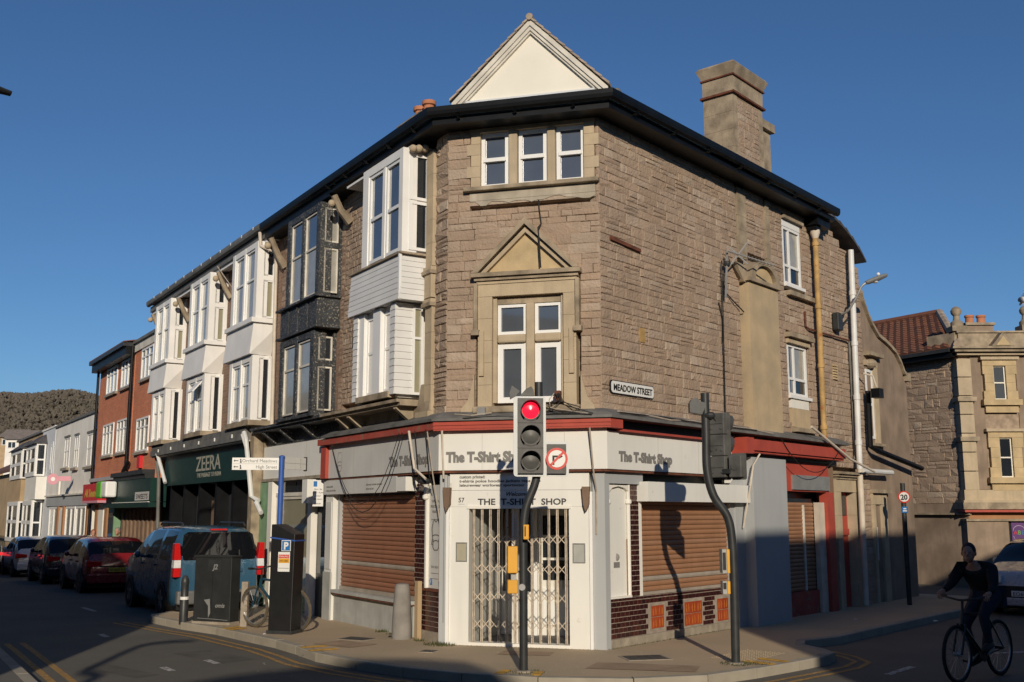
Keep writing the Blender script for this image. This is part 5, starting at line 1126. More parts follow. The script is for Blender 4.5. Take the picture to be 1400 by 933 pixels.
MB().tube([FL.P(20.95, 7.3, .12), FL.P(20.95, 3.3, .12)], .05, 8).build('downpipe', 'black_paint', RB, smooth=True); MB().tube([FL.P(26.42, 7.3, .1), FL.P(26.42, .0, .1)], .05, 8).build('downpipe', 'black_paint', RB, smooth=True)
MB().tube([FL.P(20.7, 3.6, .1), FL.P(20.9, 3.3, .2), FL.P(20.9, 3.1, .2)], .06, 8).build('downpipe', 'black_paint', RB, smooth=True)
B('shop_cornice', 'metal_dark', RB, FL, 17.62, 22.0, 3.12, 3.25, -.1, .35); B('shop_cornice', 'metal_dark', RB, FL, 17.63, 21.9, 3.0, 3.119, -.1, .28); B('shop_cornice', 'panel_grey', RB, FL, 22.0, 26.35, 3.08, 3.2, -.1, .2)
B('burglar_box', 'sign_red', RB, FL, 19.2, 19.55, 3.35, 3.72, .0, .1)
gs = B('shop_fascia', 'green_dark', RB, FL, 16.6, 22.5, 2.32, 2.98, -.1, .34); B('awning_edge', 'green_dark', gs, FL, 16.6, 22.8, 2.16, 2.30, -.1, .38); B('awning_trim', 'white_paint', gs, FL, 16.7, 22.7, 2.30, 2.319, -.1, .385)
text('SWEETS', FL, 17.6, 2.40, .345, .2, 'letter_black', gs, flip=True, width=1.4); B('name_plate', 'sign_grey', gs, FL, 16.75, 18.45, 2.36, 2.60, .335, .342)
bs = B('blade_sign', 'green_bright', RB, FL, 21.6, 22.3, 2.46, 3.0, .35, .72, bev=.06); B('blade_sign', 'upvc', RB, FL, 20.9, 21.59, 2.48, 2.98, .35, .70, bev=.06)
rsn = B('projecting_sign', 'sign_red', RB, FL, 23.9, 26.6, 2.42, 3.0, .02, .34); text('Al Seen', FL, 25.25, 2.55, .345, .38, 'letter_gold', rsn, flip=True, width=1.9, bold=.01); B('sign_base', 'sign_pink', rsn, FL, 23.9, 26.6, 2.34, 2.419, .02, .345)
B('shop_front', 'timber', RB, FL, 17.7, 22.6, -.4, 2.16, -.5, -.2)
for k in range(18): B('front_slat', 'timber', RB, FL, 17.75+k*.27, 17.87+k*.27, -.2, 2.1, -.2, -.14-.03*(k % 2))
for u0, u1, mt in ((22.7, 23.6, 'green_pale'), (23.9, 24.3, 'brown_render'), (24.5, 25.3, 'white_paint'), (25.5, 25.9, 'brown_render')): B('shop_panel', mt, RB, FL, u0, u1, -.3, 2.3, -.2, .02)
B('shop_window', 'pane', RB, FL, 22.8, 23.5, .7, 2.0, .02, .04)
# ------------------------------------------------------------------ grey-white rendered building
GB = bldg('rendered_house', 'long pale rendered house with grey shop band and flat parapet', FL, 31.5)
B('wall', 'render_white', GB, FL, 26.5, 35.6, -.5, 5.66, -7, .0); B('parapet_cap', 'gutter_grey', GB, FL, 26.45, 35.6, 5.661, 5.74, -.4, .08); B('wall_bluish', 'render_bluewhite', GB, FL, 35.603, 39.1, -.5, 5.72, -7, .02); B('parapet_cap', 'render_white', GB, FL, 35.6, 39.15, 5.721, 5.80, -.4, .06)
for u0, u1, z0, z1 in ((26.6, 28.2, 3.70, 4.95), (29.9, 30.8, 3.75, 5.02), (31.9, 33.1, 3.82, 5.07)):
    win(FL, u0, u1, z0, z1, .02, GB, fw=.07, vs=((u0+u1)/2,), hs=(z0+(z1-z0)*.55,), pm='pane', bw=.05); B('window_sill', 'concrete', GB, FL, u0-.1, u1+.1, z0-.1, z0-.001, -.1, .12); B('window_head', 'gutter_grey', GB, FL, u0-.03, u1+.03, z1+.001, z1+.08, -.1, .05)
win(FL, 35.9, 36.6, 3.7, 5.1, .04, GB, fw=.2, pm='pane_curtain')
B('shop_band', 'panel_grey', GB, FL, 26.5, 36.5, 2.28, 2.68, -.1, .08); B('shop_band_cap', 'white_trim', GB, FL, 26.5, 36.6, 2.681, 2.74, -.1, .15); B('render_panel', 'render_white', GB, FL, 33.6, 36.4, 2.741, 3.3, -.05, .06)
for u0, u1 in ((27.5, 29.4), (29.6, 31.6), (33.6, 35.6)): win(FL, u0, u1, .5, 2.25, .06, GB, fw=.08, vs=(u0+.9,), pm='pane_curtain', bw=.08)
for u in (26.9, 31.9, 33.2): B('shop_post', 'brown_render', GB, FL, u, u+.35, -.3, 2.27, -.05, .08)
B('shop_door', 'white_paint', GB, FL, 32.4, 33.1, -.3, 2.1, -.05, .05)
kb = []
for (u, w_, n, zt) in ((57.2-18, 3.4, 2, 0), (50.5-15, 3.6, 2, 0)): pass
ck = B('chimney', 'ashlar', GB, FL, 37.4, 39.8, 5.5, 6.75, -4.6, -3.6); 
for u in (38.0, 39.2): MB().lathe(FL.P(u, 6.75, -4.1), [(.22, 0), (.17, .5), (.2, .55), (.2, .62)], 10).build('chimney_pot', 'terracotta', ck, smooth=True)
ck = B('chimney', 'ashlar_grey', GB, FL, 31.6, 34.4, 5.5, 6.6, -4.6, -3.6)
for u in (32.0, 32.6, 33.2, 33.9): MB().lathe(FL.P(u, 6.6, -4.1), [(.22, 0), (.2, .28), (.24, .3), (.24, .36)], 10).build('chimney_pot', 'terracotta', ck, smooth=True)
# pink keyhole shaped hanging sign
pk = thing('sign_or_shade_box', 'pink round hanging sign with an arm on the pale house', 'sign', FL.P(30.5, 3.3, .5))
fk_ = Fr(FL.P(30.5, 0, .55), (.93, .37), (.37, -.93))
MB().lathe(fk_.P(-.22, 3.30, .0), [(.215, -.04), (.215, .04)], 20, ax=fk_.n).build('sign_disc', 'sign_pink', pk); MB().lathe(fk_.P(-.22, 3.30, .0), [(.08, .041), (.08, .05)], 20, ax=fk_.n).build('sign_inset', 'roundel_white', pk); B('sign_arm', 'sign_pink', pk, fk_, -.04, .42, 3.24, 3.42, -.03, .03)
# ------------------------------------------------------------------ tan house with bays at the end
TH = bldg('bay_house', 'tan rendered end house with stacked white bay windows and hipped bay roofs', FL, 43)
B('wall', 'render_tan', TH, FL, 39.103, 47.5, -.7, 5.7, -7, .0); B('parapet_cap', 'gutter_grey', TH, FL, 39.1, 47.6, 5.701, 5.8, -.4, .1)
for u0, u1 in ((37.7, 40.8), (42.2, 46.3)):
    B('bay_body', 'white_paint' if u0 < 40 else 'render_tan', TH, FL, u0+.05, u1-.05, -.5, 5.1, -.1, .42)
    for z0, z1 in ((3.65, 5.1), (.6, 2.55)):
        w_ = u1-u0; win(FL, u0+.1, u1-.1, z0, z1, .48, TH, fw=.2, vs=(u0+w_*.55,), hs=((z0+z1)/2,), bw=.16, pms=['pane_curtain', 'pane_curtain', 'pane', 'pane'] if u0 > 40 else ['pane', 'pane', 'pane_curtain', 'pane_curtain']); win(FL.side(u0, -1), .06, .46, z0, z1, .08, TH, fw=.07, hs=((z0+z1)/2,), pm='pane')
    m = MB(); P = FL.P; m.add([P(u0-.15, 5.1, -.1), P(u1+.15, 5.1, -.1), P(u1+.15, 5.1, .6), P(u0-.15, 5.1, .6), P(u0+.5, 5.65, -.1), P(u1-.5, 5.65, -.1)], [(0,1,2,3), (0,3,4), (3,2,5,4), (2,1,5), (1,0,4,5)]); m.build('bay_roof', 'slate', TH)
B('porch_wall', 'white_paint', TH, FL, 37.2, 39.2, 2.6, 3.6, -.1, .45)
# brown roofed house and railings at the frame's left edge
BR = bldg('gabled_house', 'tan house with low brown roof beyond the end of the row', FL, 53)
B('wall', 'render_tan', BR, FL, 47.7, 62, -.8, 4.15, -4, .0); MB().hexa([FL.P(47.55, 4.15, .3), FL.P(62, 4.15, .3), FL.P(62, 5.6, -2.6), FL.P(47.55, 5.6, -2.6), FL.P(47.55, 4.30, .3), FL.P(62, 4.30, .3), FL.P(62, 5.75, -2.6), FL.P(47.55, 5.75, -2.6)]).build('roof', 'roof_brown', BR); B('upper_gable', 'render_tan', BR, FL, 48.5, 62, 4.2, 6.6, -9, -3.2)
RL = bldg('railings', 'black iron railings in front of the tan end house', FL, 50)
for k in range(26): MB().tube([FL.P(47.3+k*.3, .2-.7, 1.4), FL.P(47.3+k*.3, 1.75, 1.4)], .045, 5).build('railing_bar', 'black_paint', RL)
B('railing_rail', 'black_paint', RL, FL, 47.2, 55, 1.5, 1.6, 1.36, 1.44)
# far houses at the foot of the hill
for i, (x, y, w_, h, rz_, mt, lb) in enumerate(((-65.8, 140, 3.6, 11.7, 1.4, 'render_white', 'far white house with grey roof below the hill'), (-63.0, 150, 3.2, 13.2, 1.0, 'ashlar_grey', 'far grey house with pale roof below the hill'), (-76.5, 160, 3.2, 13.4, 1.4, 'render_tan', 'far tan house at the left edge below the hill'))):
    t = thing('far_house', lb, 'house', (x, y, -1)); f = Fr((x-w_/2, y), (1, 0), (0, -1))
    B('wall', mt, t, f, 0, w_, -1, h, -5, 0); MB().prism(Fr((x-w_/2, y), (0, 1), (1, 0)), [(-.4, h), (5.4, h), (2.5, h+rz_)], -.3, w_+.3).build('roof', 'roof_pale', t); win(f, .3, 1.4, h-1.2, h-.3, .05, t, fw=.08, vs=(.85,)); win(f, w_-1.4, w_-.3, h-1.2, h-.3, .05, t, fw=.08, vs=(w_-.85,))
# ------------------------------------------------------------------ right street: annex with the scrolled gable
AN = bldg('scroll_gabled_house', 'grey rendered house with a curved scrolled gable beside the white pipe', FR, 11)
top = [(9.93, 6.85), (10.0, 6.68), (10.2, 6.42), (10.45, 6.2), (10.8, 5.98), (11.1, 5.92), (11.4, 5.85), (11.8, 5.72), (12.1, 5.5), (12.3, 5.28), (12.45, 5.24)]
MB().prism(FR, [(9.905, .0), (12.5, .0), (12.5, 5.1), (12.3, 5.15)]+[(u, z-.06) for u, z in top[-2::-1]]+[(9.905, 6.85)], -.35, -.02).build('wall', 'render_grey', AN)
m = MB()
for i in range(len(top)-1):
    (u0, z0), (u1, z1) = top[i], top[i+1]; m.prism(FR, [(u0, z0-.05), (u1, z1-.05), (u1, z1+.03), (u0, z0+.03)], -.40, .05)
m.build('coping', 'ashlar_grey', AN)
B('kneeler', 'ashlar_grey', AN, FR, 12.38, 12.62, 5.08, 5.27, -.4, .06); B('rear_wall', 'render_grey', AN, FR, 12.0, 12.5, 0, 4.9, -6, -.351)
win(FR, 9.98, 10.36, 3.60, 5.12, .0, AN, fw=.06, hs=(4.35,), pm='pane_painted_sky'); B('window_jamb', 'ashlar', AN, FR, 10.37, 10.62, 3.5, 5.2, -.2, .02); B('window_sill', 'ashlar_grey', AN, FR, 9.95, 10.7, 3.44, 3.499, -.2, .1)
B('lintel', 'ashlar', AN, FR, 9.93, 10.62, 5.201, 5.32, -.2, .03); MB().ball(FR.P(10.2, 5.25, .02), .16, sc=(1, 1, .7)).build('keystone', 'ashlar_grey', AN); B('window_hood', 'ashlar_grey', AN, FR, 9.95, 10.75, 5.42, 5.50, -.2, .14)
MB().tube([FR.P(9.75, 4.6, .12), FR.P(9.72, 3.4, .12), FR.P(9.9, 3.32, .2), FR.P(12.4, 3.02, .25)], .06, 8).build('gutter_pipe', 'black_paint', AN, smooth=True)
for a, b in ((9.92, 10.06), (10.42, 10.72)):
    for k in range(4): B('quoin', 'ashlar', AN, FR, a, b, .1+.52*k, .1+.52*(k+1)-.004, -.2, .03)
B('house_door', 'timber', AN, FR, 10.061, 10.419, .1, 2.18, -.2, -.04); B('lintel', 'ashlar', AN, FR, 9.92, 10.72, 2.181, 2.42, -.2, .03); B('door_hood', 'ashlar_grey', AN, FR, 9.9, 10.8, 2.421, 2.5, -.2, .12); B('bin_post', 'pipe_white', AN, FR, 10.0, 10.1, 1.0, 1.7, -.03, .03)
# ------------------------------------------------------------------ ornate corner house beyond
EX, EY = 12.5, 29.0
OH = thing('ornate_house', 'ornate golden stone corner house with two tall sash windows over a brown shop', 'building', (EX, EY, 0))
FE = Fr((EX, EY), (1, -.02), (0, -1)); FE.n = Vector((-.02, -1, 0)).normalized()
ES = Fr((EX, EY), (-.5, .866), (-.866, -.5))
B('upper_wall', 'mortar', OH, FE, 0, 5.5, 2.26, 6.4, -3, .0); 
m = MB(); m.prism(ES, [(-.0, .0), (7.0, .0), (7.0, 6.5), (.02, 6.5)], -3, -.13); m.build('side_wall', 'mortar', OH)
ALLc = len(ALL); courses(ES, 'E', .0, 7.0, 2.26, 6.42, [], seed=51, chs=(.14, .26), lens=(.22, .55), rough=.028)
for s in ALL[ALLc:][:120]:
    m = MB(); stone_mesh(m, s, rs); m.build('stone', 'stone', OH)
m = MB()
for s in ALL[ALLc:][120:]: stone_mesh(m, s, rs)
m.build('stonework', 'stone', OH, kind='stuff')
B('side_render', 'render_grey', OH, ES, .0, 7.0, .0, 2.258, -.13, .02); B('side_lintel', 'lead', OH, ES, 3.0, 4.6, 2.27, 2.56, -.1, .04); B('side_ledge', 'ashlar_grey', OH, ES, -.1, 1.9, 1.95, 2.0, .02, .14)
for k in range(7):     # corner pilaster of rusticated stones
    for z0, z1 in ((2.62+k*.52, 3.12+k*.52),): B('pilaster_stone', 'ashlar', OH, FE, -.10, .28, z0+.003, z1-.003, -.3, .13)
for z in (3.95, 5.05): B('pilaster_cap', 'ashlar_grey', OH, FE, -.16, .36, z, z+.12, -.36, .2)
for k in range(7): B('pilaster_stone', 'ashlar_gold', OH, FE, 2.0, 2.36, 2.62+k*.52, 3.10+k*.52, -.3, .1)
B('frieze_band', 'ashlar', OH, FE, -.13, 5.5, 2.30, 2.62, -.3, .12); B('base_cornice', 'ashlar_grey', OH, FE, -.25, 5.5, 2.10, 2.28, -.4, .3); B('base_cornice', 'ashlar', OH, FE, -.2, 5.5, 2.281, 2.34, -.35, .22)
for u0, u1, z0, z1 in ((.90, 1.24, 5.10, 6.05), (.92, 1.27, 2.96, 4.05)):
    win(FE, u0, u1, z0, z1, .05, OH, fm='cream', pm='pane_painted_sky' if z0 > 5 else 'pane', fw=.035, hs=((z0+z1)/2,), bw=.035)
    for a, b in ((u0-.25, u0), (u1, u1+.25)):
        for k in range(4): B('surround_stone', 'ashlar_gold', OH, FE, a-(.05 if k in (0, 3) else 0)*(a < u0), b+(.05 if k in (0, 3) else 0)*(a >= u1), z0+(z1-z0)*k/4+.002, z0+(z1-z0)*(k+1)/4-.002, -.1, .12)
    B('lintel', 'ashlar_gold', OH, FE, u0-.3, u1+.3, z1, z1+.16, -.1, .13); B('window_sill', 'ashlar_gold', OH, FE, u0-.36, u1+.36, z0-.16, z0-.001, -.1, .22); B('sill_apron', 'ashlar_gold', OH, FE, u0-.28, u1+.28, z0-.36, z0-.161, -.1, .12); B('window_hood', 'ashlar', OH, FE, u0-.36, u1+.36, z1+.161, z1+.24, -.1, .2)
for u0, u1 in ((.30, .62), (1.56, 1.98)): B('wall_panel', 'render_grey', OH, FE, u0, u1, 2.63, 6.38, -.1, .03)
for z0, z1, e, d, mt in ((6.34, 6.42, .1, .2, 'ashlar'), (6.421, 6.5, .2, .32, 'ashlar_grey'), (6.501, 6.56, .28, .4, 'ashlar_grey'), (6.561, 6.98, .0, .1, 'ashlar_grey'), (6.981, 7.03, .05, .15, 'ashlar_grey')): B('cornice', mt, OH, FE, -e, 5.5, z0, z1, -.3-e, d)
MB().prism(FE, [(.78, 6.56), (1.42, 6.56), (1.1, 6.95)], .1, .42).build('pediment', 'ashlar_grey', OH); MB().prism(FE, [(.9, 6.58), (1.3, 6.58), (1.1, 6.83)], .42, .44).build('pediment_inset', 'ashlar_gold', OH)
def finial(u, z):
    MB().lathe(FE.P(u, z, -.05), [(.17, 0), (.17, .12), (.1, .18), (.08, .3), (.14, .38), (.15, .46), (.1, .54), (.03, .58)], 12).build('finial', 'ashlar_grey', OH, smooth=True)
B('finial_base', 'ashlar_grey', OH, FE, -.16, .26, 7.031, 7.18, -.3, .15); finial(.05, 7.18); B('finial_base', 'ashlar_grey', OH, FE, 1.78, 2.2, 7.031, 7.2, -.3, .15); finial(1.98, 7.2)
# pantiled roof over the side wall
rfE = MB(); Ea = ES.P(-.0, 6.55, .35); Eb = ES.P(7.2, 6.55, .35); Ra = Vector((13.35, 32.1, 8.15)); Rb = Vector((10.1, 37.7, 8.2)); dn = Vector((0, 0, -.12))
rfE.hexa([Ea, Eb, Rb, Ra]+[p+dn for p in (Ea, Eb, Rb, Ra)]); rfE = rfE.build('roof', 'rooftile', OH)
m = MB(); rr = random.Random(8); nr, nc = 16, 26
nrm = (Eb-Ea).cross(Ra-Ea).normalized(); nrm = nrm if nrm.z > 0 else -nrm
for i in range(nr):
    for j in range(nc):
        def q(a, b): return (Ea.lerp(Eb, b)).lerp(Ra.lerp(Rb, b), a)
        a0, a1, b0, b1 = i/nr, min(1, (i+1.12)/nr), j/nc, (j+.96)/nc
        p0, p1, p2, p3 = q(a0, b0), q(a0, b1), q(a1, b1), q(a1, b0); c0 = (p0+p1)/2+nrm*.075; c1 = (p2+p3)/2+nrm*.045
        m.add([p0+nrm*.025, c0, p1+nrm*.025, p2+nrm*.0, c1, p3+nrm*.0, p0-nrm*.02, p1-nrm*.02], [(0,1,4,5), (1,2,3,4), (0,6,7,2,1)], rr.random())
m.build('roof_tiles', 'rooftile', OH, kind='stuff', fix=False)
MB().tube([Ra+Vector((0, 0, .03)), Rb+Vector((0, 0, .03))], .11, 8).build('ridge_tiles', 'rooftile', rfE); MB().tube([Ra+Vector((0, 0, .03)), Ea+Vector((.25, 0, .1))], .12, 8).build('hip_tiles', 'verge_tile', rfE)
m = MB(); m.add([Ra, Ea, Vector((13.9, 29.5, 6.6)), Ra+Vector((.05, -.4, -.45))], [(0,1,2,3)]); m.build('front_slope', 'rooftile', rfE)
MB().add([Ra, Ea+Vector((.25, 0, .05)), Vector((14.6, 29.4, 6.62)), Vector((14.6, 32.1, 8.15))], [(0,1,2,3)]).build('front_slope_edge', 'rooftile', rfE) if False else None; B('parapet_return', 'ashlar_grey', OH, ES, -.02, .9, 6.4, 7.0, -.5, .12); B('eaves_board', 'black_paint', OH, ES, .0, 7.2, 6.30, 6.5, -.1, .30); B('gutter', 'metal_dark', OH, ES, -.02, 7.2, 6.43, 6.53, .30, .42)
ck = B('chimney', 'render_grey', OH, Fr((14.05, 31.8), (1, 0), (0, -1)), 0, .80, 6.6, 7.72, -.6, 0); B('chimney_cap', 'ashlar_grey', ck, Fr((14.05, 31.8), (1, 0), (0, -1)), -.06, .86, 7.721, 7.80, -.66, .06)
for u in (.22, .58): MB().lathe((14.05+u, 32.1, 7.80), [(.13, 0), (.12, .2), (.145, .22), (.145, .28)], 12).build('chimney_pot', 'terracotta', ck, smooth=True)
# ground floor shop
B('shop_wall', 'brown_render', OH, FE, .0, 5.5, .0, 2.08, -.6, .0); B('shop_soffit', 'red_paint', OH, FE, -.2, 5.5, 2.02, 2.099, -.4, .25); B('shop_step_wall', 'render_grey', OH, FE, -.12, 1.0, .0, 1.78, -.3, .12); B('shop_ledge', 'ashlar_grey', OH, FE, -.15, 1.75, 1.781, 1.84, -.3, .18)
dw = B('shop_doorway', 'shop_dark', OH, FE, 1.05, 1.62, .0, 1.78, -.2, .02); B('neon_panel', 'purple', dw, FE, 1.10, 1.50, 1.20, 1.74, .02, .05)
for s, z, sz, mt in (('A', 1.42, .16, 'sign_red'), ('B', 1.42, .16, 'green_bright'), ('E', 1.42, .16, 'sign_blue')): text(s, FE, 1.2+.1*'ABE'.index(s), z, .054, sz, mt, dw)
m = MB(); m.tube([FE.P(1.30+.16*math.cos(a), 1.52+.14*math.sin(a), .055) for a in [PI*k/10 for k in range(11)]], .008, 4); m.build('neon_tube', 'neon_pale', dw); MB().tube([FE.P(1.14, 1.38, .055), FE.P(1.18, 1.26, .055), FE.P(1.42, 1.26, .055), FE.P(1.46, 1.38, .055)], .008, 4).build('neon_tube', 'neon_pale', dw)
pn = B('notice', 'sign_red', OH, FE, 1.86, 2.2, 1.02, 1.28, .0, .02); text('OPEN', FE, 2.03, 1.12, .025, .1, 'roundel_white', pn)
B('shop_panel', 'panel_grey', OH, FE, 1.06, 1.38, .2, .92, .03, .06); MB().lathe(FE.P(1.25, .94, .1), [(.07, 0), (.09, .16)], 8).build('plant_pot', 'cream', OH)
MB().ball(FE.P(1.85, 2.70, .2), .07).build('alarm_lamp', 'sign_red', OH)
# street scene filler behind: wall closing the far end of the right street
# gull on the finial
gp = FE.P(1.98, 7.80, -.05); GU = thing('gull', 'white gull perched on the stone ball finial', 'bird', gp)
m = MB(); m.ball(gp+Vector((0, 0, .17)), .1, 12, 8, (.85, 1.25, 1.1)); m.tube([gp+Vector((0, -.05, .22)), gp+Vector((0, -.10, .33)), gp+Vector((0, -.11, .37))], [.06, .045, .05], 10); m.ball(gp+Vector((0, -.12, .39)), .05, 10, 6); m.tube([gp+Vector((0, .1, .13)), gp+Vector((0, .26, .05))], [.05, .02], 8); m.build('body', 'gull_white', GU, smooth=2)
m = MB(); m.ball(gp+Vector((.075, .05, .17)), .09, 10, 6, (.35, 1.6, .8)); m.ball(gp+Vector((-.075, .05, .17)), .09, 10, 6, (.35, 1.6, .8)); m.build('wings', 'gull_grey', GU, smooth=2, kind=None)
MB().tube([gp+Vector((0, -.16, .385)), gp+Vector((0, -.23, .37))], [.014, .006], 6).build('beak', 'yellow', GU)
for s_ in (-1, 1): MB().tube([gp+Vector((s_*.03, 0, .08)), gp+Vector((s_*.03, 0, -.02))], .008, 5).build('leg', 'yellow', GU)
# ------------------------------------------------------------------ traffic signals
def smooth_path(pts, n=6):
    out = []
    P = [Vector(p) for p in pts]; P = [P[0]*2-P[1]]+P+[P[-1]*2-P[-2]]
    for i in range(1, len(P)-2):
        for k in range(n):
            t = k/n; a, b, c, d = P[i-1], P[i], P[i+1], P[i+2]
            out.append(.5*((2*b)+(c-a)*t+(2*a-5*b+4*c-d)*t*t+(3*b-a-3*c+d)*t**3))
    out.append(P[-2]); return out
def rounded(u0, u1, z0, z1, r, n=5):
    pts = []
    for cx, cz, a0 in ((u1-r, z0+r, -PI/2), (u1-r, z1-r, 0), (u0+r, z1-r, PI/2), (u0+r, z0+r, PI)):
        for k in range(n+1): a = a0+PI/2*k/n; pts.append((cx+r*math.cos(a), cz+r*math.sin(a)))
    return pts
def lamp_ring(parent, f, u, z, d, lens, lit=False):
    o = MB().lathe(f.P(u, z, d), [(.105, -.01), (.105, .0), (.02, .02)], 20, ax=f.n).build('lens', lens, parent, smooth=True)
    # open-bottomed visor
    m = MB(); n = 16; a0, a1 = math.radians(-50), math.radians(230)
    vs = []
    for rr_ in (.122, .116):
        for e in (0, 1):
            for k in range(n+1):
                a = a0+(a1-a0)*k/n; dd = d+(.0 if e == 0 else .16*(.45+.55*max(0, math.sin(a))))
                vs.append(f.P(u+rr_*math.cos(a), z+rr_*math.sin(a), dd))
    N1 = n+1; fs = []
    for k in range(n):
        fs += [(k, k+1, N1+k+1, N1+k), (2*N1+k, 3*N1+k, 3*N1+k+1, 2*N1+k+1), (N1+k, N1+k+1, 3*N1+k+1, 3*N1+k)]
    fs += [(0, N1, 3*N1, 2*N1), (n, 2*N1+n, 3*N1+n, N1+n)]
    m.add(vs, fs); m.build('visor', 'signal_box', parent)
    MB().lathe(f.P(u, z, d-.02), [(.135, 0), (.135, .018), (.118, .02)], 20, ax=f.n).build('lens_rim', 'signal_box', parent)
# near signal, facing the viewer
T1 = thing('traffic_signal', 'traffic signal showing red with a no right turn box, in front of the shop door', 'traffic light', (.14, 13.06, PZ))
path = smooth_path([(.14, 13.06, .05), (.14, 13.06, 1.0), (.14, 13.06, 1.70), (.17, 13.06, 2.05), (.29, 13.06, 2.38), (.335, 13.06, 2.72), (.335, 13.06, 3.1), (.335, 13.06, 3.62)])
MB().tube(path, .052, 14).build('pole', 'metal_dark', T1, smooth=True)
MB().lathe((.14, 13.06, PZ-.02), [(.11, 0), (.10, .03), (.055, .035)], 14).build('pole_foot', 'concrete', T1)
FS = Fr((0, 12.93), (1, .04), (.04, -1)); FS.n = Vector((.04, -1, 0)).normalized()
MB().prism(FS, rounded(.02, .42, 2.44, 3.43, .04), -.02, -.002).build('backing_board', 'signal_edge', T1); MB().prism(FS, rounded(.421, .70, 2.44, 2.87, .03), -.02, -.003).build('backing_board', 'signal_edge', T1)
for k in range(3): B('aspect_box', 'signal_box', T1, FS, .07, .385, 2.475+.31*k+.002, 2.475+.31*(k+1)-.002, -.12, .05)
for z, ln in ((3.25, 'lens_red'), (2.94, 'lens_dark'), (2.63, 'lens_dark')): lamp_ring(T1, FS, .228, z, .056, ln)
rb_ = B('regulatory_box', 'signal_box', T1, FS, .43, .665, 2.475, 2.835, -.12, .05)
c = (.548, 2.655)
MB().lathe(FS.P(c[0], c[1], .05), [(.135, 0), (.135, .008)], 28, ax=FS.n).build('roundel', 'roundel_red', rb_); MB().lathe(FS.P(c[0], c[1], .058), [(.105, 0), (.105, .004)], 28, ax=FS.n).build('roundel_face', 'roundel_white', rb_)
B('arrow', 'letter_black', rb_, FS, c[0]-.055, c[0]-.03, c[1]-.075, c[1]+.04, .0625, .066); B('arrow', 'letter_black', rb_, FS, c[0]-.03, c[0]+.03, c[1]+.018, c[1]+.04, .0625, .066); MB().prism(FS, [(c[0]+.025, c[1]+.058), (c[0]+.075, c[1]+.029), (c[0]+.025, c[1])], .0625, .066).build('arrow', 'letter_black', rb_)
MB().prism(FS, [(c[0]-.085, c[1]-.066), (c[0]-.066, c[1]-.085), (c[0]+.085, c[1]+.066), (c[0]+.066, c[1]+.085)], .067, .070).build('slash', 'roundel_red', rb_)
m = MB(); m.prism(FS, [(-.02, 3.40), (.05, 3.44), (.10, 3.5), (.0, 3.57), (-.03, 3.47)], -.12, -.04); m.build('side_hood', 'metal_dark', T1)
m = MB(); m.prism(FS, [(.10, 3.44), (.28, 3.44), (.27, 3.52), (.24, 3.56), (.18, 3.53)], -.14, -.03); m.build('detector', 'signal_grey', T1)
B('mount', 'metal_dark', T1, FS, .2, .4, 3.1, 3.14, -.18, -.12); B('mount', 'metal_dark', T1, FS, .2, .4, 2.6, 2.64, -.18, -.12)
for u0, u1, z0, z1, d in ((-.055, .07, 1.28, 1.60, .02), (-.055, .07, 1.04, 1.20, .02)):
    B('push_unit', 'yellow', T1, FS, u0, u1, z0, z1, -.14, d, bev=.01)
B('push_unit', 'yellow', T1, FS, .135, .205, 1.68, 1.86, -.02, .05, bev=.01); B('unit_window', 'letter_black', T1, FS, .15, .165, 1.72, 1.84, .0501, .054); MB().lathe(FS.P(.125, 1.11, .0), [(.04, -.1), (.04, -.06)], 14, ax=FS.n).build('push_disc', 'metal_grey', T1)
B('unit_link', 'metal_grey', T1, FS, -.01, .05, 1.2, 1.28, -.12, -.04)
# far-facing signal on the right
T2 = thing('traffic_signal', 'traffic signal seen from behind on a cranked pole beside the right shutter', 'traffic light', (2.82, 13.74, PZ))
path = smooth_path([(2.835, 13.74, .05), (2.845, 13.74, 1.0), (2.84, 13.74, 1.62), (2.79, 13.74, 1.95), (2.62, 13.74, 2.22), (2.545, 13.74, 2.55), (2.545, 13.74, 3.0), (2.545, 13.74, 3.56)])
MB().tube(path, .055, 14).build('pole', 'metal_dark', T2, smooth=True); MB().lathe((2.835, 13.74, PZ-.02), [(.11, 0), (.10, .03), (.055, .035)], 14).build('pole_foot', 'concrete', T2)
FB = Fr((2.60, 13.80), (.80, .60), (-.6, .8)); FB.n = Vector((-.60, .80, 0)).normalized()
FB = Fr((2.595, 13.78), (.72, -.69), (.69, .72)); FB.n = Vector((.69, .72, 0)).normalized()   # faces up the right street
MB().prism(FB, rounded(-.01, .28, 2.42, 3.30, .04), .06, .072).build('backing_board', 'signal_grey', T2); MB().prism(FB, rounded(.281, .50, 2.42, 2.76, .03), .06, .073).build('backing_board', 'signal_grey', T2)
for k in range(3): B('aspect_box', 'signal_grey', T2, FB, .02, .245, 2.45+.28*k+.002, 2.45+.28*(k+1)-.002, -.03, .11, bev=.012)
for k in range(3):
    for u in (.06, .205): MB().lathe(FB.P(u, 2.52+.285*k, -.03), [(.016, -.012), (.016, 0)], 8, ax=FB.n).build('bolt', 'signal_grey', T2)
    B('box_rib', 'signal_grey', T2, FB, .04, .225, 2.58+.285*k, 2.60+.285*k, -.04, -.03)
for z in (3.16, 2.88, 2.6): lamp_ring(T2, FB, .135, z, .115, 'lens_dark')
B('regulatory_box', 'signal_grey', T2, FB, .29, .475, 2.45, 2.73, -.02, .10, bev=.012); MB().lathe(FB.P(.38, 2.59, -.02), [(.05, -.01), (.05, 0)], 12, ax=FB.n).build('box_boss', 'signal_grey', T2); B('box_link', 'metal_dark', T2, FB, .22, .32, 2.50, 2.56, -.05, .0)
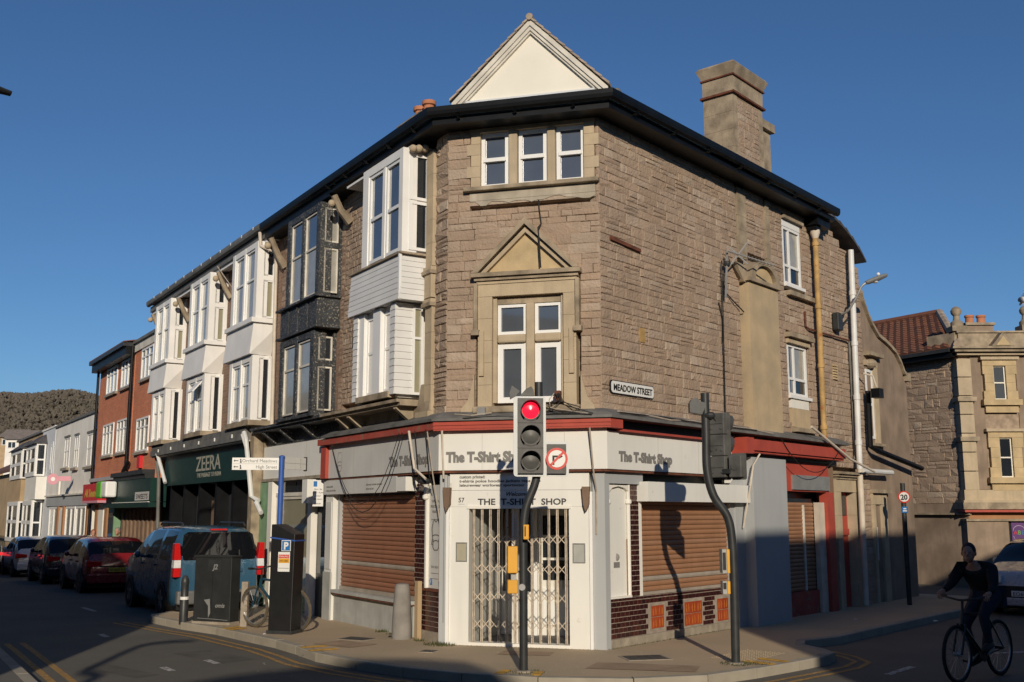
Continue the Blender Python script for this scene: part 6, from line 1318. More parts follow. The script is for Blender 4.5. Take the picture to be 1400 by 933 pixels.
MB().prism(Fr((2.545, 13.70), (1, 0), (0, -1)), [(-.22, 3.30), (-.06, 3.27), (-.02, 3.36), (.0, 3.42), (-.08, 3.44), (-.13, 3.49), (-.19, 3.47), (-.22, 3.42)], -.06, .06).build('side_hood', 'metal_dark', T2); MB().ball((2.60, 13.72, 3.26), .075, sc=(1.2, 1, .7)).build('mount', 'metal_dark', T2)
MB().tube([(2.6, 13.70, 3.3), (2.72, 13.66, 3.1), (2.74, 13.66, 2.95), (2.66, 13.68, 2.8)], .01, 5).build('cable', 'cable', T2)
FP = Fr((2.845, 13.74), (1, 0), (0, -1))
B('push_unit', 'yellow', T2, FP, -.10, -.06, 1.24, 1.54, -.10, .10, bev=.006); B('push_face', 'metal_grey', T2, FP, -.155, -.101, 1.24, 1.54, -.10, .09); B('push_display', 'letter_black', T2, FP, -.15, -.11, 1.28, 1.5, .0901, .095)
B('push_unit', 'yellow', T2, FP, -.10, -.06, .98, 1.14, -.08, .08, bev=.006); B('push_face', 'metal_grey', T2, FP, -.155, -.101, .98, 1.14, -.08, .07); B('push_display', 'letter_black', T2, FP, -.15, -.11, 1.04, 1.12, .0701, .075)
# ------------------------------------------------------------------ street name plate
SN = thing('street_name_plate', 'white street name plate reading MEADOW STREET on the stone wall', 'sign', FR.P(.77, 3.73, .02))
def chamf(u0, u1, z0, z1, c): return [(u0+c, z0), (u1-c, z0), (u1-c*.4, z0+c*.4), (u1, z0+c), (u1, z1-c), (u1-c*.4, z1-c*.4), (u1-c, z1), (u0+c, z1), (u0+c*.4, z1-c*.4), (u0, z1-c), (u0, z0+c), (u0+c*.4, z0+c*.4)]
MB().prism(FR, chamf(.19, 1.36, 3.735, 3.935, .04), -.02, .022).build('plate', 'letter_black', SN); MB().prism(FR, chamf(.205, 1.345, 3.748, 3.922, .035), .02, .027).build('plate_face', 'roundel_white', SN)
text('MEADOW STREET', FR, .775, 3.785, .030, .135, 'letter_black', SN, width=1.04, bold=.003)
# ------------------------------------------------------------------ tv aerial
AE = thing('aerial', 'small rusty television aerial on a mast beside the yellow pier', 'aerial', FR.P(3.62, 6.0, .12))
MB().tube([FR.P(3.64, 5.7, .08), FR.P(3.64, 6.52, .14)], .02, 6).build('mast', 'metal_grey', AE); MB().tube([FR.P(3.55, 6.50, .2), FR.P(4.75, 6.40, .5)], .014, 6).build('boom', 'aerial', AE)
for k in range(9):
    p = FR.P(4.0+.085*k, 6.463-.007*k, .31+.021*k); MB().tube([p-Vector((0, 0, .02))-FR.n*.07, p+FR.n*.07], .006, 4).build('element', 'aerial', AE)
MB().tube([FR.P(3.72, 6.25, .12), FR.P(3.95, 6.70, .38)], .014, 5).build('reflector', 'aerial', AE); MB().tube([FR.P(3.74, 6.62, .12), FR.P(3.92, 6.30, .38)], .014, 5).build('reflector', 'aerial', AE); MB().ball(FR.P(3.66, 6.30, .12), .06).build('clamp', 'metal_dark', AE)
# ------------------------------------------------------------------ wall-mounted street lamp
LA = thing('street_lamp', 'street lamp on a curved bracket fixed high on the right stone wall', 'street lamp', FR.P(8.55, 5.9, .1))
B('control_box', 'metal_dark', LA, FR, 8.28, 8.52, 5.75, 6.12, .02, .16, bev=.02); MB().tube(smooth_path([FR.P(8.45, 6.08, .12), FR.P(8.43, 6.16, .32), FR.P(8.45, 6.42, .50), FR.P(8.48, 6.62, .60), FR.P(8.52, 6.70, .68)]), .024, 8).build('bracket', 'metal_grey', LA, smooth=True); MB().tube([FR.P(8.6, 5.8, .05), FR.P(8.66, 6.02, .2), FR.P(8.74, 5.95, .06)], .02, 6).build('stay', 'metal_dark', LA)
h0 = FR.P(8.52, 6.70, .68); hd = (FR.n*.55+FR.u*.55+Vector((0, 0, .30))).normalized(); sd2 = hd.cross(Vector((0, 0, 1))).normalized(); upv = sd2.cross(hd)
m = MB(); secs = [(0, .05, .035), (.06, .09, .05), (.3, .11, .06), (.46, .09, .045), (.5, .05, .02)]
vs = []; 
for t, a, b in secs:
    c = h0+hd*t
    for q in range(10): an = 2*PI*q/10; vs.append(c+sd2*(a*math.cos(an))+upv*(b*math.sin(an)))
m.add(vs, [(i*10+k, i*10+(k+1) % 10, (i+1)*10+(k+1) % 10, (i+1)*10+k) for i in range(4) for k in range(10)]+[tuple(range(10))[::-1], tuple(range(40, 50))]); m.build('lantern', 'metal_grey', LA, smooth=True)
MB().ball(h0+hd*.33+upv*.08, .035).build('photocell', 'upvc', LA); MB().ball(h0+hd*.2-upv*.05, .06, sc=(1, 1, .5)).build('lamp_glass', 'lamp_clear', LA)
WL = thing('wall_lamp', 'small dark wall lamp beside the white soil pipe', 'lamp', FR.P(9.7, 4.5, .1))
MB().tube([FR.P(9.45, 4.95, .15), FR.P(9.6, 4.9, .3), FR.P(9.62, 4.65, .36)], .02, 6).build('arm', 'pipe_cream', WL); B('lamp_head', 'black_paint', WL, FR, 9.5, 9.75, 4.42, 4.62, .28, .46)
# ------------------------------------------------------------------ street lamp whose head shows at the left edge
LL = thing('street_lamp', 'street lamp head reaching in at the upper left edge', 'street lamp', (-6.75, 11.45, PZ))
MB().tube([(-6.75, 11.45, .05), (-6.75, 11.45, 1.2), (-6.75, 11.45, 1.25), (-6.75, 11.45, 6.6)], [.09, .09, .06, .05], 12).build('post', 'metal_dark', LL, smooth=True); MB().tube(smooth_path([(-6.75, 11.45, 6.5), (-6.72, 11.5, 6.85), (-6.55, 11.6, 7.02), (-6.3, 11.75, 7.04)]), .04, 8).build('bracket', 'metal_dark', LL, smooth=True)
m = MB(); vs = []; h0 = Vector((-6.35, 11.75, 7.03)); hd = Vector((.30, .25, -.03)).normalized(); sd2 = hd.cross(Vector((0, 0, 1))).normalized(); upv = sd2.cross(hd)
for t, a, b in ((0, .05, .04), (.06, .1, .07), (.14, .1, .055), (.3, .07, .035), (.38, .06, .03)):
    for q in range(10): an = 2*PI*q/10; vs.append(h0+hd*t+sd2*(a*math.cos(an))+upv*(b*math.sin(an)))
m.add(vs, [(i*10+k, i*10+(k+1) % 10, (i+1)*10+(k+1) % 10, (i+1)*10+k) for i in range(4) for k in range(10)]+[tuple(range(10))[::-1], tuple(range(40, 50))]); m.build('lantern', 'metal_dark', LL, smooth=True); MB().ball(h0+hd*.1+upv*.09, .045).build('photocell', 'metal_grey', LL)
# lamp post behind the viewpoint; its bent shadow lies on the road
LS = thing('street_lamp', 'bracketed lamp post behind the viewpoint whose bent shadow crosses the road', 'street lamp', (-3.97, -1.3, PZ))
MB().tube(smooth_path([(-3.97, -1.3, .0), (-3.97, -1.3, 3), (-3.97, -1.3, 4.8), (-4.0, -1.3, 5.0), (-4.25, -1.3, 5.12), (-4.28, -1.3, 5.35), (-4.27, -1.3, 5.95), (-4.1, -1.3, 6.12), (-3.8, -1.3, 6.2)]), .07, 10).build('post', 'metal_dark', LS, smooth=True); MB().ball((-3.7, -1.3, 6.2), .1, sc=(1.8, 1, .5)).build('lantern', 'metal_dark', LS)
# ------------------------------------------------------------------ finger post
FPp = (-3.82, 17.45)
FG = thing('finger_post', 'blue finger post with white direction signs to Orchard Meadows and High Street', 'sign post', (FPp[0], FPp[1], PZ))
MB().tube([(FPp[0], FPp[1], .1), (FPp[0], FPp[1], 2.90)], .045, 12).build('post', 'blue_post', FG, smooth=True); MB().lathe((FPp[0], FPp[1], 2.90), [(.05, 0), (.05, .03), (.02, .045)], 12).build('post_cap', 'blue_post', FG)
f1 = Fr(FPp, (-.99, -.12), (.12, -.99)); f1.n = Vector((.12, -.99, 0)).normalized()
b1 = B('finger_board', 'roundel_white', FG, f1, .045, .80, 2.70, 2.90, -.02, .02); B('board_rule', 'letter_grey', b1, f1, .06, .79, 2.799, 2.802, .02, .0225)
text('Orchard Meadows', f1, .07, 2.825, .023, .075, 'letter_grey', b1, flip=True, align='RIGHT'); text('High Street', f1, .07, 2.725, .023, .075, 'letter_grey', b1, flip=True, align='RIGHT')
for z in (2.85, 2.75):
    B('board_arrow', 'letter_dark', b1, f1, .70, .76, z-.006, z+.006, .02, .024); MB().prism(f1, [(.755, z-.022), (.775, z), (.755, z+.022)], .02, .024).build('board_arrow', 'letter_dark', b1); MB().ball(f1.P(.665, z+.02, .02), .012).build('walk_symbol', 'letter_dark', b1); MB().prism(f1, [(.645, z-.035), (.675, z-.035), (.67, z+.01), (.655, z+.01)], .02, .024).build('walk_symbol', 'letter_dark', b1)
f2 = Fr(FPp, (.50, .87), (.87, -.5)); b2 = B('finger_board', 'sign_grey', FG, f2, .045, .58, 2.72, 2.92, -.02, .02); B('board_rule', 'letter_grey', b2, f2, .06, .57, 2.818, 2.822, .02, .0225); B('board_rule', 'letter_grey', b2, f2, .44, .443, 2.73, 2.91, .02, .0225); B('board_end', 'metal_dark', b2, f2, .581, .60, 2.70, 2.94, -.03, .03)
# ------------------------------------------------------------------ parking meter
MT = thing('parking_meter', 'tall black parking ticket machine with blue P sign and red notice', 'parking meter', (-3.53, 17.0, PZ))
fm = Fr((-3.86, 17.05), (1, -.28), (-.28, -1)); fm.n = Vector((-.27, -.963, 0)).normalized(); fm.u = Vector((.963, -.27, 0))
MB().prism(fm, [(0, .1), (.40, .1), (.42, 1.62), (.42, 1.66), (.10, 1.82), (.0, 1.82)], -.34, 0).build('cabinet', 'plastic_black', MT, bev=.012); MB().prism(fm, [(-.01, 1.60), (.43, 1.55), (.43, 1.572), (-.01, 1.622)], -.345, .006).build('trim', 'blue_post', MT); B('base', 'metal_dark', MT, fm, -.02, .43, .1, .17, -.36, .02)
B('parking_symbol', 'roundel_white', MT, fm, .195, .355, 1.40, 1.57, .0, .008); p_ = B('parking_symbol', 'sign_blue', MT, fm, .205, .345, 1.41, 1.56, .008, .011); text('P', fm, .275, 1.43, .013, .155, 'roundel_white', p_, bold=.006)
nt_ = B('notice', 'roundel_white', MT, fm, .14, .345, 1.08, 1.385, .0, .006); B('notice_band', 'roundel_red', nt_, fm, .15, .335, 1.29, 1.345, .006, .008); B('notice_band', 'yellow', nt_, fm, .15, .335, 1.215, 1.285, .006, .008); text('PARKING', fm, .243, 1.303, .0095, .04, 'roundel_white', nt_, width=.16); text('PAY HERE', fm, .243, 1.235, .0095, .035, 'letter_dark', nt_, width=.14); B('notice_rule', 'letter_dark', nt_, fm, .15, .335, 1.13, 1.136, .006, .008)
# ------------------------------------------------------------------ cabinet and posts
CA = thing('utility_cabinet', 'dark green utility cabinet with scratched graffiti beside the blue van', 'cabinet', (-5.05, 18.3, PZ))
fc = Fr((-5.52, 18.62), (.93, -.36), (-.36, -.93)); fc.u = Vector((.9325, -.361, 0)); fc.n = Vector((-.361, -.9325, 0))
B('body', 'cabinet', CA, fc, 0, .76, .16, 1.24, -.26, 0, bev=.01); B('lid', 'cabinet', CA, fc, -.015, .775, 1.241, 1.27, -.275, .015); B('plinth', 'concrete', CA, fc, -.01, .77, .08, .159, -.27, .01); B('door_gap', 'plastic_black', CA, fc, .378, .382, .2, 1.22, .0, .003); B('label_plate', 'metal_dark', CA, fc, .28, .54, 1.0, 1.2, .0, .006)
text('J2', fc, .43, 1.04, .009, .12, 'metal_grey', CA, bold=.004, shear=.2, name='graffiti'); text('omis', fc, .55, .40, .005, .10, 'metal_grey', CA, shear=.25, bold=.002, name='graffiti')
MB().prism(fc, [(.22, .52), (.34, .54), (.36, .30), (.32, .22), (.31, .42)], .002, .005).build('graffiti', 'metal_grey', CA); MB().tube([fc.P(.1, .21, .005), fc.P(.5, .2, .005), fc.P(.72, .19, .005)], .006, 4).build('cabinet_scratch', 'metal_grey', CA)
BO = thing('bollard', 'black round-topped bollard with a white band left of the cabinet', 'bollard', (-5.75, 18.85, PZ))
MB().lathe((-5.75, 18.85, .08), [(.075, 0), (.075, .42), (.065, .44), (.065, .68), (.07, .70), (.07, .74), (.055, .79), (.03, .83), (.0, .84)], 14).build('body', 'metal_dark', BO, smooth=True); MB().lathe((-5.75, 18.85, .50), [(.078, 0), (.078, .05)], 14).build('band', 'roundel_white', BO)
GP = MB().hexa([(-4.58, 18.12, .08), (-4.46, 18.10, .08), (-4.45, 18.22, .08), (-4.57, 18.24, .08), (-4.575, 18.13, .85), (-4.465, 18.11, .85), (-4.455, 18.21, .85), (-4.565, 18.23, .85)]).build('grey_post', 'concrete', None, bev=.01, label='square pale concrete post between cabinet and parking meter', cat='post')
SP = thing('guard_stone', 'tapered grey guard stone standing against the left shop pilaster', 'bollard', FL.P(.92, .1, .22))
q = FL.P(.92, 0, .22); MB().lathe((q.x, q.y, .06), [(.155, 0), (.15, .3), (.132, .6), (.115, .83), (.10, .865), (.04, .88)], 16).build('stone', 'stone_post', SP, smooth=True); B('timber_guard', 'render_tan', SP, FL, .60, .70, .1, .98, .05, .12)
# parking restriction plate on the end pier
PP = thing('parking_plate', 'small white parking restriction plate hung at the shop end pier', 'sign', FL.P(4.62, 2.2, .2))
fpp = Fr(FL.P(4.62, 0, .16), (1, -.1), (0, -1)); fpp.n = Vector((-.1, -1, 0)).normalized(); fpp.u = Vector((1, -.1, 0)).normalized()
B('plate', 'roundel_white', PP, fpp, -.09, .11, 2.12, 2.60, -.01, .01); B('plate_symbol', 'sign_blue', PP, fpp, -.08, -.01, 2.48, 2.58, .01, .013)
for s, z in (('Mon - Sat', 2.42), ('8 am - 6 pm', 2.36), ('1 hour', 2.30), ('No return', 2.24), ('2 hours', 2.16)): text(s, fpp, .01, z, .013, .04, 'letter_dark', PP)
# 20 limit sign
SG = thing('speed_limit_sign', 'round 20 speed limit sign on a dark post by the right wall', 'road sign', (8.25, 22.3, PZ))
MB().tube([(8.25, 22.3, .05), (8.25, 22.3, 2.62)], .05, 10).build('post', 'metal_dark', SG, smooth=True); fg = Fr((8.25, 22.24), (1, -.2), (-.2, -1)); fg.u = Vector((.85, -.527, 0)); fg.n = Vector((-.527, -.85, 0))
MB().lathe(fg.P(0, 2.33, .0), [(.125, 0), (.125, .012)], 28, ax=fg.n).build('roundel', 'roundel_red', SG); MB().lathe(fg.P(0, 2.33, .012), [(.10, 0), (.10, .006)], 28, ax=fg.n).build('roundel_face', 'roundel_white', SG); text('20', fg, 0, 2.275, .022, .15, 'letter_black', SG, bold=.004, width=.14)
B('cycle_plate', 'sign_blue', SG, fg, -.06, .06, 2.0, 2.13, .0, .01); B('plate_symbol', 'roundel_white', SG, fg, -.04, .04, 2.03, 2.055, .01, .012); B('plate_symbol', 'roundel_white', SG, fg, -.03, .03, 2.075, 2.10, .01, .012)
# litter
for i, (x, y, s_, lb) in enumerate(((6.1, 19.2, .09, 'white paper scrap by the right wall foot'), (7.4, 18.9, .12, 'flattened white wrapper on the right pavement'), (-3.9, 16.9, .05, 'white scrap on the corner pavement'), (-1.9, 16.55, .12, 'dark scrap at the foot of the stall riser'))):
    m = MB(); m.add([(x, y, PZ+.003), (x+s_, y+.02, PZ+.012), (x+s_*1.1, y+s_*.6, PZ+.004), (x+.01, y+s_*.5, PZ+.02)], [(0,1,2), (0,2,3)]); m.build('litter', 'litter' if i < 3 else 'cloth_navy', None, label=lb, cat='litter', group='scraps of litter', fix=False)
# ------------------------------------------------------------------ vehicles
def lerp_prof(pr, x):
    for (x0, y0), (x1, y1) in zip(pr, pr[1:]):
        if x <= x1: return y0+(y1-y0)*max(0, min(1, (x-x0)/(x1-x0) if x1 > x0 else 1))
    return pr[-1][1]
def make_car(name, label, paint, rear, head, prof, wid, belt, wheels, wr, pillars, scr, rw, lit=False, van=False, plate='plate_yellow', ptxt='WR57 KTE', group='cars parked along the left kerb', bumper=None, front=False):
    """local x runs from tail (0) to nose; rear = world point under the tail's centre, head = unit heading"""
    hd = Vector((head[0], head[1], 0)).normalized(); sd_ = Vector((-hd.y, hd.x, 0)); z0 = gz(rear[0], rear[1])
    root = thing(name, label, 'van' if van else 'car', (rear[0], rear[1], z0), group)
    f = Fr(rear, hd, sd_)                       # u = length, d = to the left side
    def W(x, y, z): return Vector((rear[0], rear[1], z0))+hd*x+sd_*y+Vector((0, 0, z))
    Ln = prof[-1][0]; hw = wid/2
    st = []
    for (xa, za), (xb, zb) in zip(prof, prof[1:]):
        L_ = math.hypot(xb-xa, zb-za); n = max(1, round(L_/.16))
        for k in range(n): st.append((xa+(xb-xa)*k/n, za+(zb-za)*k/n))
    st.append(prof[-1])
    # light smoothing of the outline
    for _ in range(2): st = [st[0]]+[((a[0]+2*b[0]+c[0])/4, (a[1]+2*b[1]+c[1])/4) for a, b, c in zip(st, st[1:], st[2:])]+[st[-1]]
    def section(x, zt):
        e = min(x, Ln-x); tw = hw*(1-.16*max(0, 1-e/.55)**2)
        zB = min(belt, max(.5, zt-.015)); g = max(0, zt-zB)
        wr_ = tw*(.97-.20*min(1, g/.62))
        zl = .20+.06*max(0, 1-e/.5)
        return [(tw*.86, zl), (tw*.97, zl+.10), (tw, min(.52, zB-.04)), (tw*.97, zB), (tw*.97*.55+wr_*.45, zB+g*.52), (wr_, zB+g*.88 if g > .1 else zB+.002), (wr_*.88, zt-.006), (wr_*.5, zt+.012), (0, zt+.018)]
    R = len(section(0, .6)); secs = [section(*s) for s in st]
    body = MB(); gl = {'side_window': MB(), 'windscreen': MB(), 'rear_window': MB()}
    for i in range(len(st)-1):
        xm = (st[i][0]+st[i+1][0])/2; zm = (st[i][1]+st[i+1][1])/2
        for j in range(R-1):
            for s_ in (1, -1):
                q = [W(st[i][0], s_*secs[i][j][0], secs[i][j][1]), W(st[i+1][0], s_*secs[i+1][j][0], secs[i+1][j][1]), W(st[i+1][0], s_*secs[i+1][j+1][0], secs[i+1][j+1][1]), W(st[i][0], s_*secs[i][j+1][0], secs[i][j+1][1])]
                if s_ < 0: q = q[::-1]
                tgt = body
                if j in (3, 4) and zm-belt > .22 and not any(abs(xm-p) < .05 for p in pillars) and pillars[0]-.02 < xm < pillars[-1]+.25: tgt = gl['side_window']
                if j in (5, 6, 7) and scr[0] < xm < scr[1] and zm > belt+.06: tgt = gl['windscreen']
                if rw and j in (5, 6, 7) and rw[0] < xm < rw[1] and zm > belt+.06 and zm < rw[2]: tgt = gl['rear_window']
                if rw and van and j in (3, 4) and xm < rw[1] and False: tgt = gl['rear_window']
                tgt.add(q, [(0, 1, 2, 3)], .5)
    for i in (0, len(st)-1):
        pts = [W(st[i][0], y, z) for y, z in secs[i]]+[W(st[i][0], -y, z) for y, z in secs[i][-2::-1]]
        body.add(pts, [tuple(range(len(pts))) if i else tuple(range(len(pts)))[::-1]])
    pts = []
    body.build('body', paint, root, smooth=True)
    for k, mb in gl.items():
        if mb.f: mb.build(k, 'car_glass', root, smooth=True)
    B('underbody', 'plastic_black', root, Fr(rear, hd, sd_), .2, Ln-.2, z0+.14, z0+.30, -hw*.84, hw*.84)
    for wx in wheels:
        for s_ in (1, -1):
            c = W(wx, s_*(hw-.10), wr); ax = sd_*s_
            MB().lathe(W(wx, s_*(hw-.30), wr), [(wr*1.16, 0), (wr*1.16, .315)], 20, ax=ax).build('wheel_arch', 'plastic_black', root)
            wh = MB().lathe(c, [(wr*.6, -.1), (wr*.92, -.1), (wr, -.06), (wr, .07), (wr*.93, .115), (wr*.66, .12), (wr*.64, .105)], 22, ax=ax).build('wheel', 'tyre', root, smooth=True)
            m = MB(); m.lathe(c, [(wr*.64, .09), (wr*.6, .10), (wr*.5, .06), (.05, .075)], 22, ax=ax); rim = m.build('rim', 'rim', wh, smooth=True)
            e1 = Vector((0, 0, 1)); e2 = hd; m = MB()
            for k in range(5):
                a = 2*PI*k/5; dv = e1*math.cos(a)+e2*math.sin(a); tv = dv.cross(ax)*.03
                p0 = c+ax*.095; m.hexa([p0+dv*.03-tv, p0+dv*.03+tv, p0+dv*wr*.6+tv*1.5, p0+dv*wr*.6-tv*1.5]+[q+ax*.02 for q in (p0+dv*.03-tv, p0+dv*.03+tv, p0+dv*wr*.6+tv*1.5, p0+dv*wr*.6-tv*1.5)])
            m.build('rim_spokes', 'rim', wh)
    fb = Fr(W(0, 0, 0), sd_, -hd)               # rear face: u to the left, d backwards
    P = lambda u, z, d: fb.P(u, z+z0, d)
    bm_ = bumper or paint
    B('rear_bumper', bm_, root, fb, -hw*.9, hw*.9, z0+.26, z0+.52, -.12, .05, bev=.04); B('rear_plate', plate, root, fb, -.26, .26, z0+(.72 if van else .56), z0+(.83 if van else .67), -.05, .062 if not van else .03)
    text(ptxt, fb, 0, z0+(.735 if van else .575), .066 if not van else .034, .10, 'letter_black', root, flip=True, width=.46, name='plate_lettering')
    tl = 'tail_lit' if lit else 'tail_red'
    for s_ in (1, -1):
        if van:
            for za, zb, mt in ((.78, .95, 'tail_red'), (.951, 1.10, 'lamp_clear'), (1.101, 1.42, 'tail_red')):
                a, b = sorted((s_*hw*.84, s_*hw*.995)); ta, tb = sorted((s_*hw*(.84+.04*(za > 1.1)), s_*hw*.985))
                MB().prism(fb, [(a, z0+za), (b, z0+za), (tb, z0+zb), (ta+ (0 if zb < 1.2 else 0), z0+zb)], -.16, .018).build('tail_light', mt, root, bev=.01)
        else:
            a, b = sorted((s_*hw*.52, s_*hw*.96)); MB().prism(fb, [(a, z0+belt-.20), (b, z0+belt-.24), (b, z0+belt-.06), (a, z0+belt-.10)], -.22, .02).build('tail_light', tl, root, bev=.01)
        # nose lamps
        fn = Fr(W(Ln, 0, 0), sd_, hd); a, b = sorted((s_*hw*.5, s_*hw*.9)); MB().prism(fn, [(a, z0+.60), (b, z0+.64), (b, z0+.78), (a, z0+.72)], -.25, .0).build('headlight', 'lamp_clear', root, bev=.01)
        # mirrors and handles
        mx = scr[0]-.05; q = W(mx, s_*(hw+.09), belt+.06); m = MB(); m.ball(q, .1, 10, 6, (.6, .9, .75)); m.tube([W(mx, s_*hw*.95, belt), q], .03, 6); m.build('mirror', paint, root, smooth=2)
        for hx in pillars[:-1]:
            m = MB(); m.hexa([W(hx-.006, s_*(hw-.03), .40), W(hx+.006, s_*(hw-.03), .40), W(hx+.006, s_*(hw*.97-.03), belt), W(hx-.006, s_*(hw*.97-.03), belt), W(hx-.006, s_*(hw+.003), .40), W(hx+.006, s_*(hw+.003), .40), W(hx+.006, s_*(hw*.97+.004), belt), W(hx-.006, s_*(hw*.97+.004), belt)]); m.build('door_seam', 'plastic_black', root)
        for hx in pillars[1:-1]: B('door_handle', paint, root, Fr(W(0, s_*hw, 0), hd, sd_*s_), hx+.06, hx+.24, z0+belt-.14, z0+belt-.10, -.02, .03)
    fn = Fr(W(Ln, 0, 0), sd_, hd); B('grille', 'plastic_black', root, fn, -hw*.55, hw*.55, z0+.36, z0+.58, -.1, .01); B('front_bumper', bm_, root, fn, -hw*.85, hw*.85, z0+.2, z0+.36, -.15, .03, bev=.03); B('front_plate', 'plate_white', root, fn, -.26, .26, z0+.38, z0+.49, .0, .02)
    if front: text(ptxt, fn, 0, z0+.395, .025, .1, 'letter_black', root, width=.46, name='plate_lettering')
    return root, W, fb, z0
def at(u, d): p = FL.P(u, 0, d); return (p.x, p.y)
hL = (FL.u.x, FL.u.y)
HATCH = [(0, .45), (.02, .72), (.06, .95), (.16, 1.02), (.52, 1.38), (.85, 1.44), (1.7, 1.46), (2.35, 1.40), (3.05, .98), (3.9, .82), (4.08, .70), (4.14, .45)]
VAN = [(0, .45), (.0, .78), (.03, 1.08), (.16, 1.62), (.30, 1.70), (.9, 1.74), (2.4, 1.72), (2.75, 1.64), (3.35, 1.16), (4.05, .98), (4.3, .80), (4.36, .45)]
van, W, fb, z0 = make_car('parked_van', 'metallic blue people-carrier van parked with its tail to the cabinet', 'car_blue', at(6.95, 1.22), hL, VAN, 1.80, 1.08, (.80, 3.50), .315, (.34, 1.35, 2.45, 2.9), (2.6, 3.4), None, van=True, bumper='bumper_grey', ptxt='WV12 KJF')
m = MB(); q = [(-.70, 1.10), (.70, 1.10), (.74, 1.2), (.68, 1.58), (.6, 1.63), (-.6, 1.63), (-.68, 1.58), (-.74, 1.2)]
def tail(z): return -lerp_prof([(.45, 0), (.78, .0), (1.08, .03), (1.62, .16), (1.7, .3)] and [(0.45, 0), (.78, 0), (1.08, .03), (1.62, .16)], z)
m.add([fb.P(u, z0+z, tail(z)+.022) for u, z in q]+[fb.P(u, z0+z, tail(z)-.03) for u, z in q], [tuple(range(8)), tuple(range(15, 7, -1))]+[(i, (i+1) % 8, 8+(i+1) % 8, 8+i) for i in range(8)]); m.build('rear_window', 'car_glass', van)
B('brake_lamp', 'tail_red', van, fb, -.16, .16, z0+1.66, z0+1.69, -.24, -.16); B('tailgate_trim', 'car_blue', van, fb, -.45, .45, z0+.86, z0+.92, -.04, .03); MB().tube([fb.P(.1, z0+1.12, .0), fb.P(-.35, z0+1.16, .0)], .012, 5).build('wiper', 'plastic_black', van)
for s_ in (-1, 1): MB().tube([W(.45, s_*.62, 1.74), W(.55, s_*.62, 1.80), W(2.1, s_*.62, 1.80), W(2.2, s_*.62, 1.75)], .02, 6).build('roof_rail', 'metal_dark', van, smooth=True)
rc, W, fb, z0 = make_car('parked_car', 'dark red hatchback parked ahead of the blue van', 'car_red', at(16.2, 1.15), hL, HATCH, 1.74, .93, (.66, 3.30), .31, (.42, 1.15, 2.1, 2.5), (2.3, 3.1), (.1, .56, 1.36), ptxt='WA09 RXM'); B('chrome_strip', 'chrome', rc, fb, -.5, .5, z0+.70, z0+.725, -.06, .03)
make_car('parked_car', 'very dark blue hatchback in the middle of the parked row', 'car_darkblue', at(22.3, 1.2), hL, [(x, z*1.03) for x, z in HATCH], 1.74, .95, (.66, 3.30), .31, (.42, 1.15, 2.1, 2.5), (2.3, 3.1), (.1, .56, 1.40), ptxt='WX61 HDT')
make_car('parked_car', 'white hatchback with pale bonnet between two dark parked cars', 'car_white', at(29.0, 1.25), hL, HATCH, 1.74, .93, (.66, 3.30), .31, (.42, 1.15, 2.1, 2.5), (2.3, 3.1), (.1, .56, 1.36), ptxt='WN14 ZSB')
make_car('waiting_car', 'black car with a lit red tail light farthest down the left street', 'car_black', at(33.0, 2.9), hL, [(x*1.05, z*1.04) for x, z in HATCH], 1.78, .95, (.68, 3.45), .32, (.45, 1.2, 2.2, 2.65), (2.4, 3.25), (.1, .6, 1.4), lit=True, group=None, ptxt='WJ58 LOE')
make_car('silver_car', 'silver car cut by the right edge, facing the viewer', 'car_silver', (12.6, 24.2), (-.62, -.785), HATCH, 1.76, .93, (.66, 3.30), .31, (.42, 1.15, 2.1, 2.5), (2.3, 3.1), (.1, .56, 1.36), group=None, ptxt='EO65 BVA', front=True)
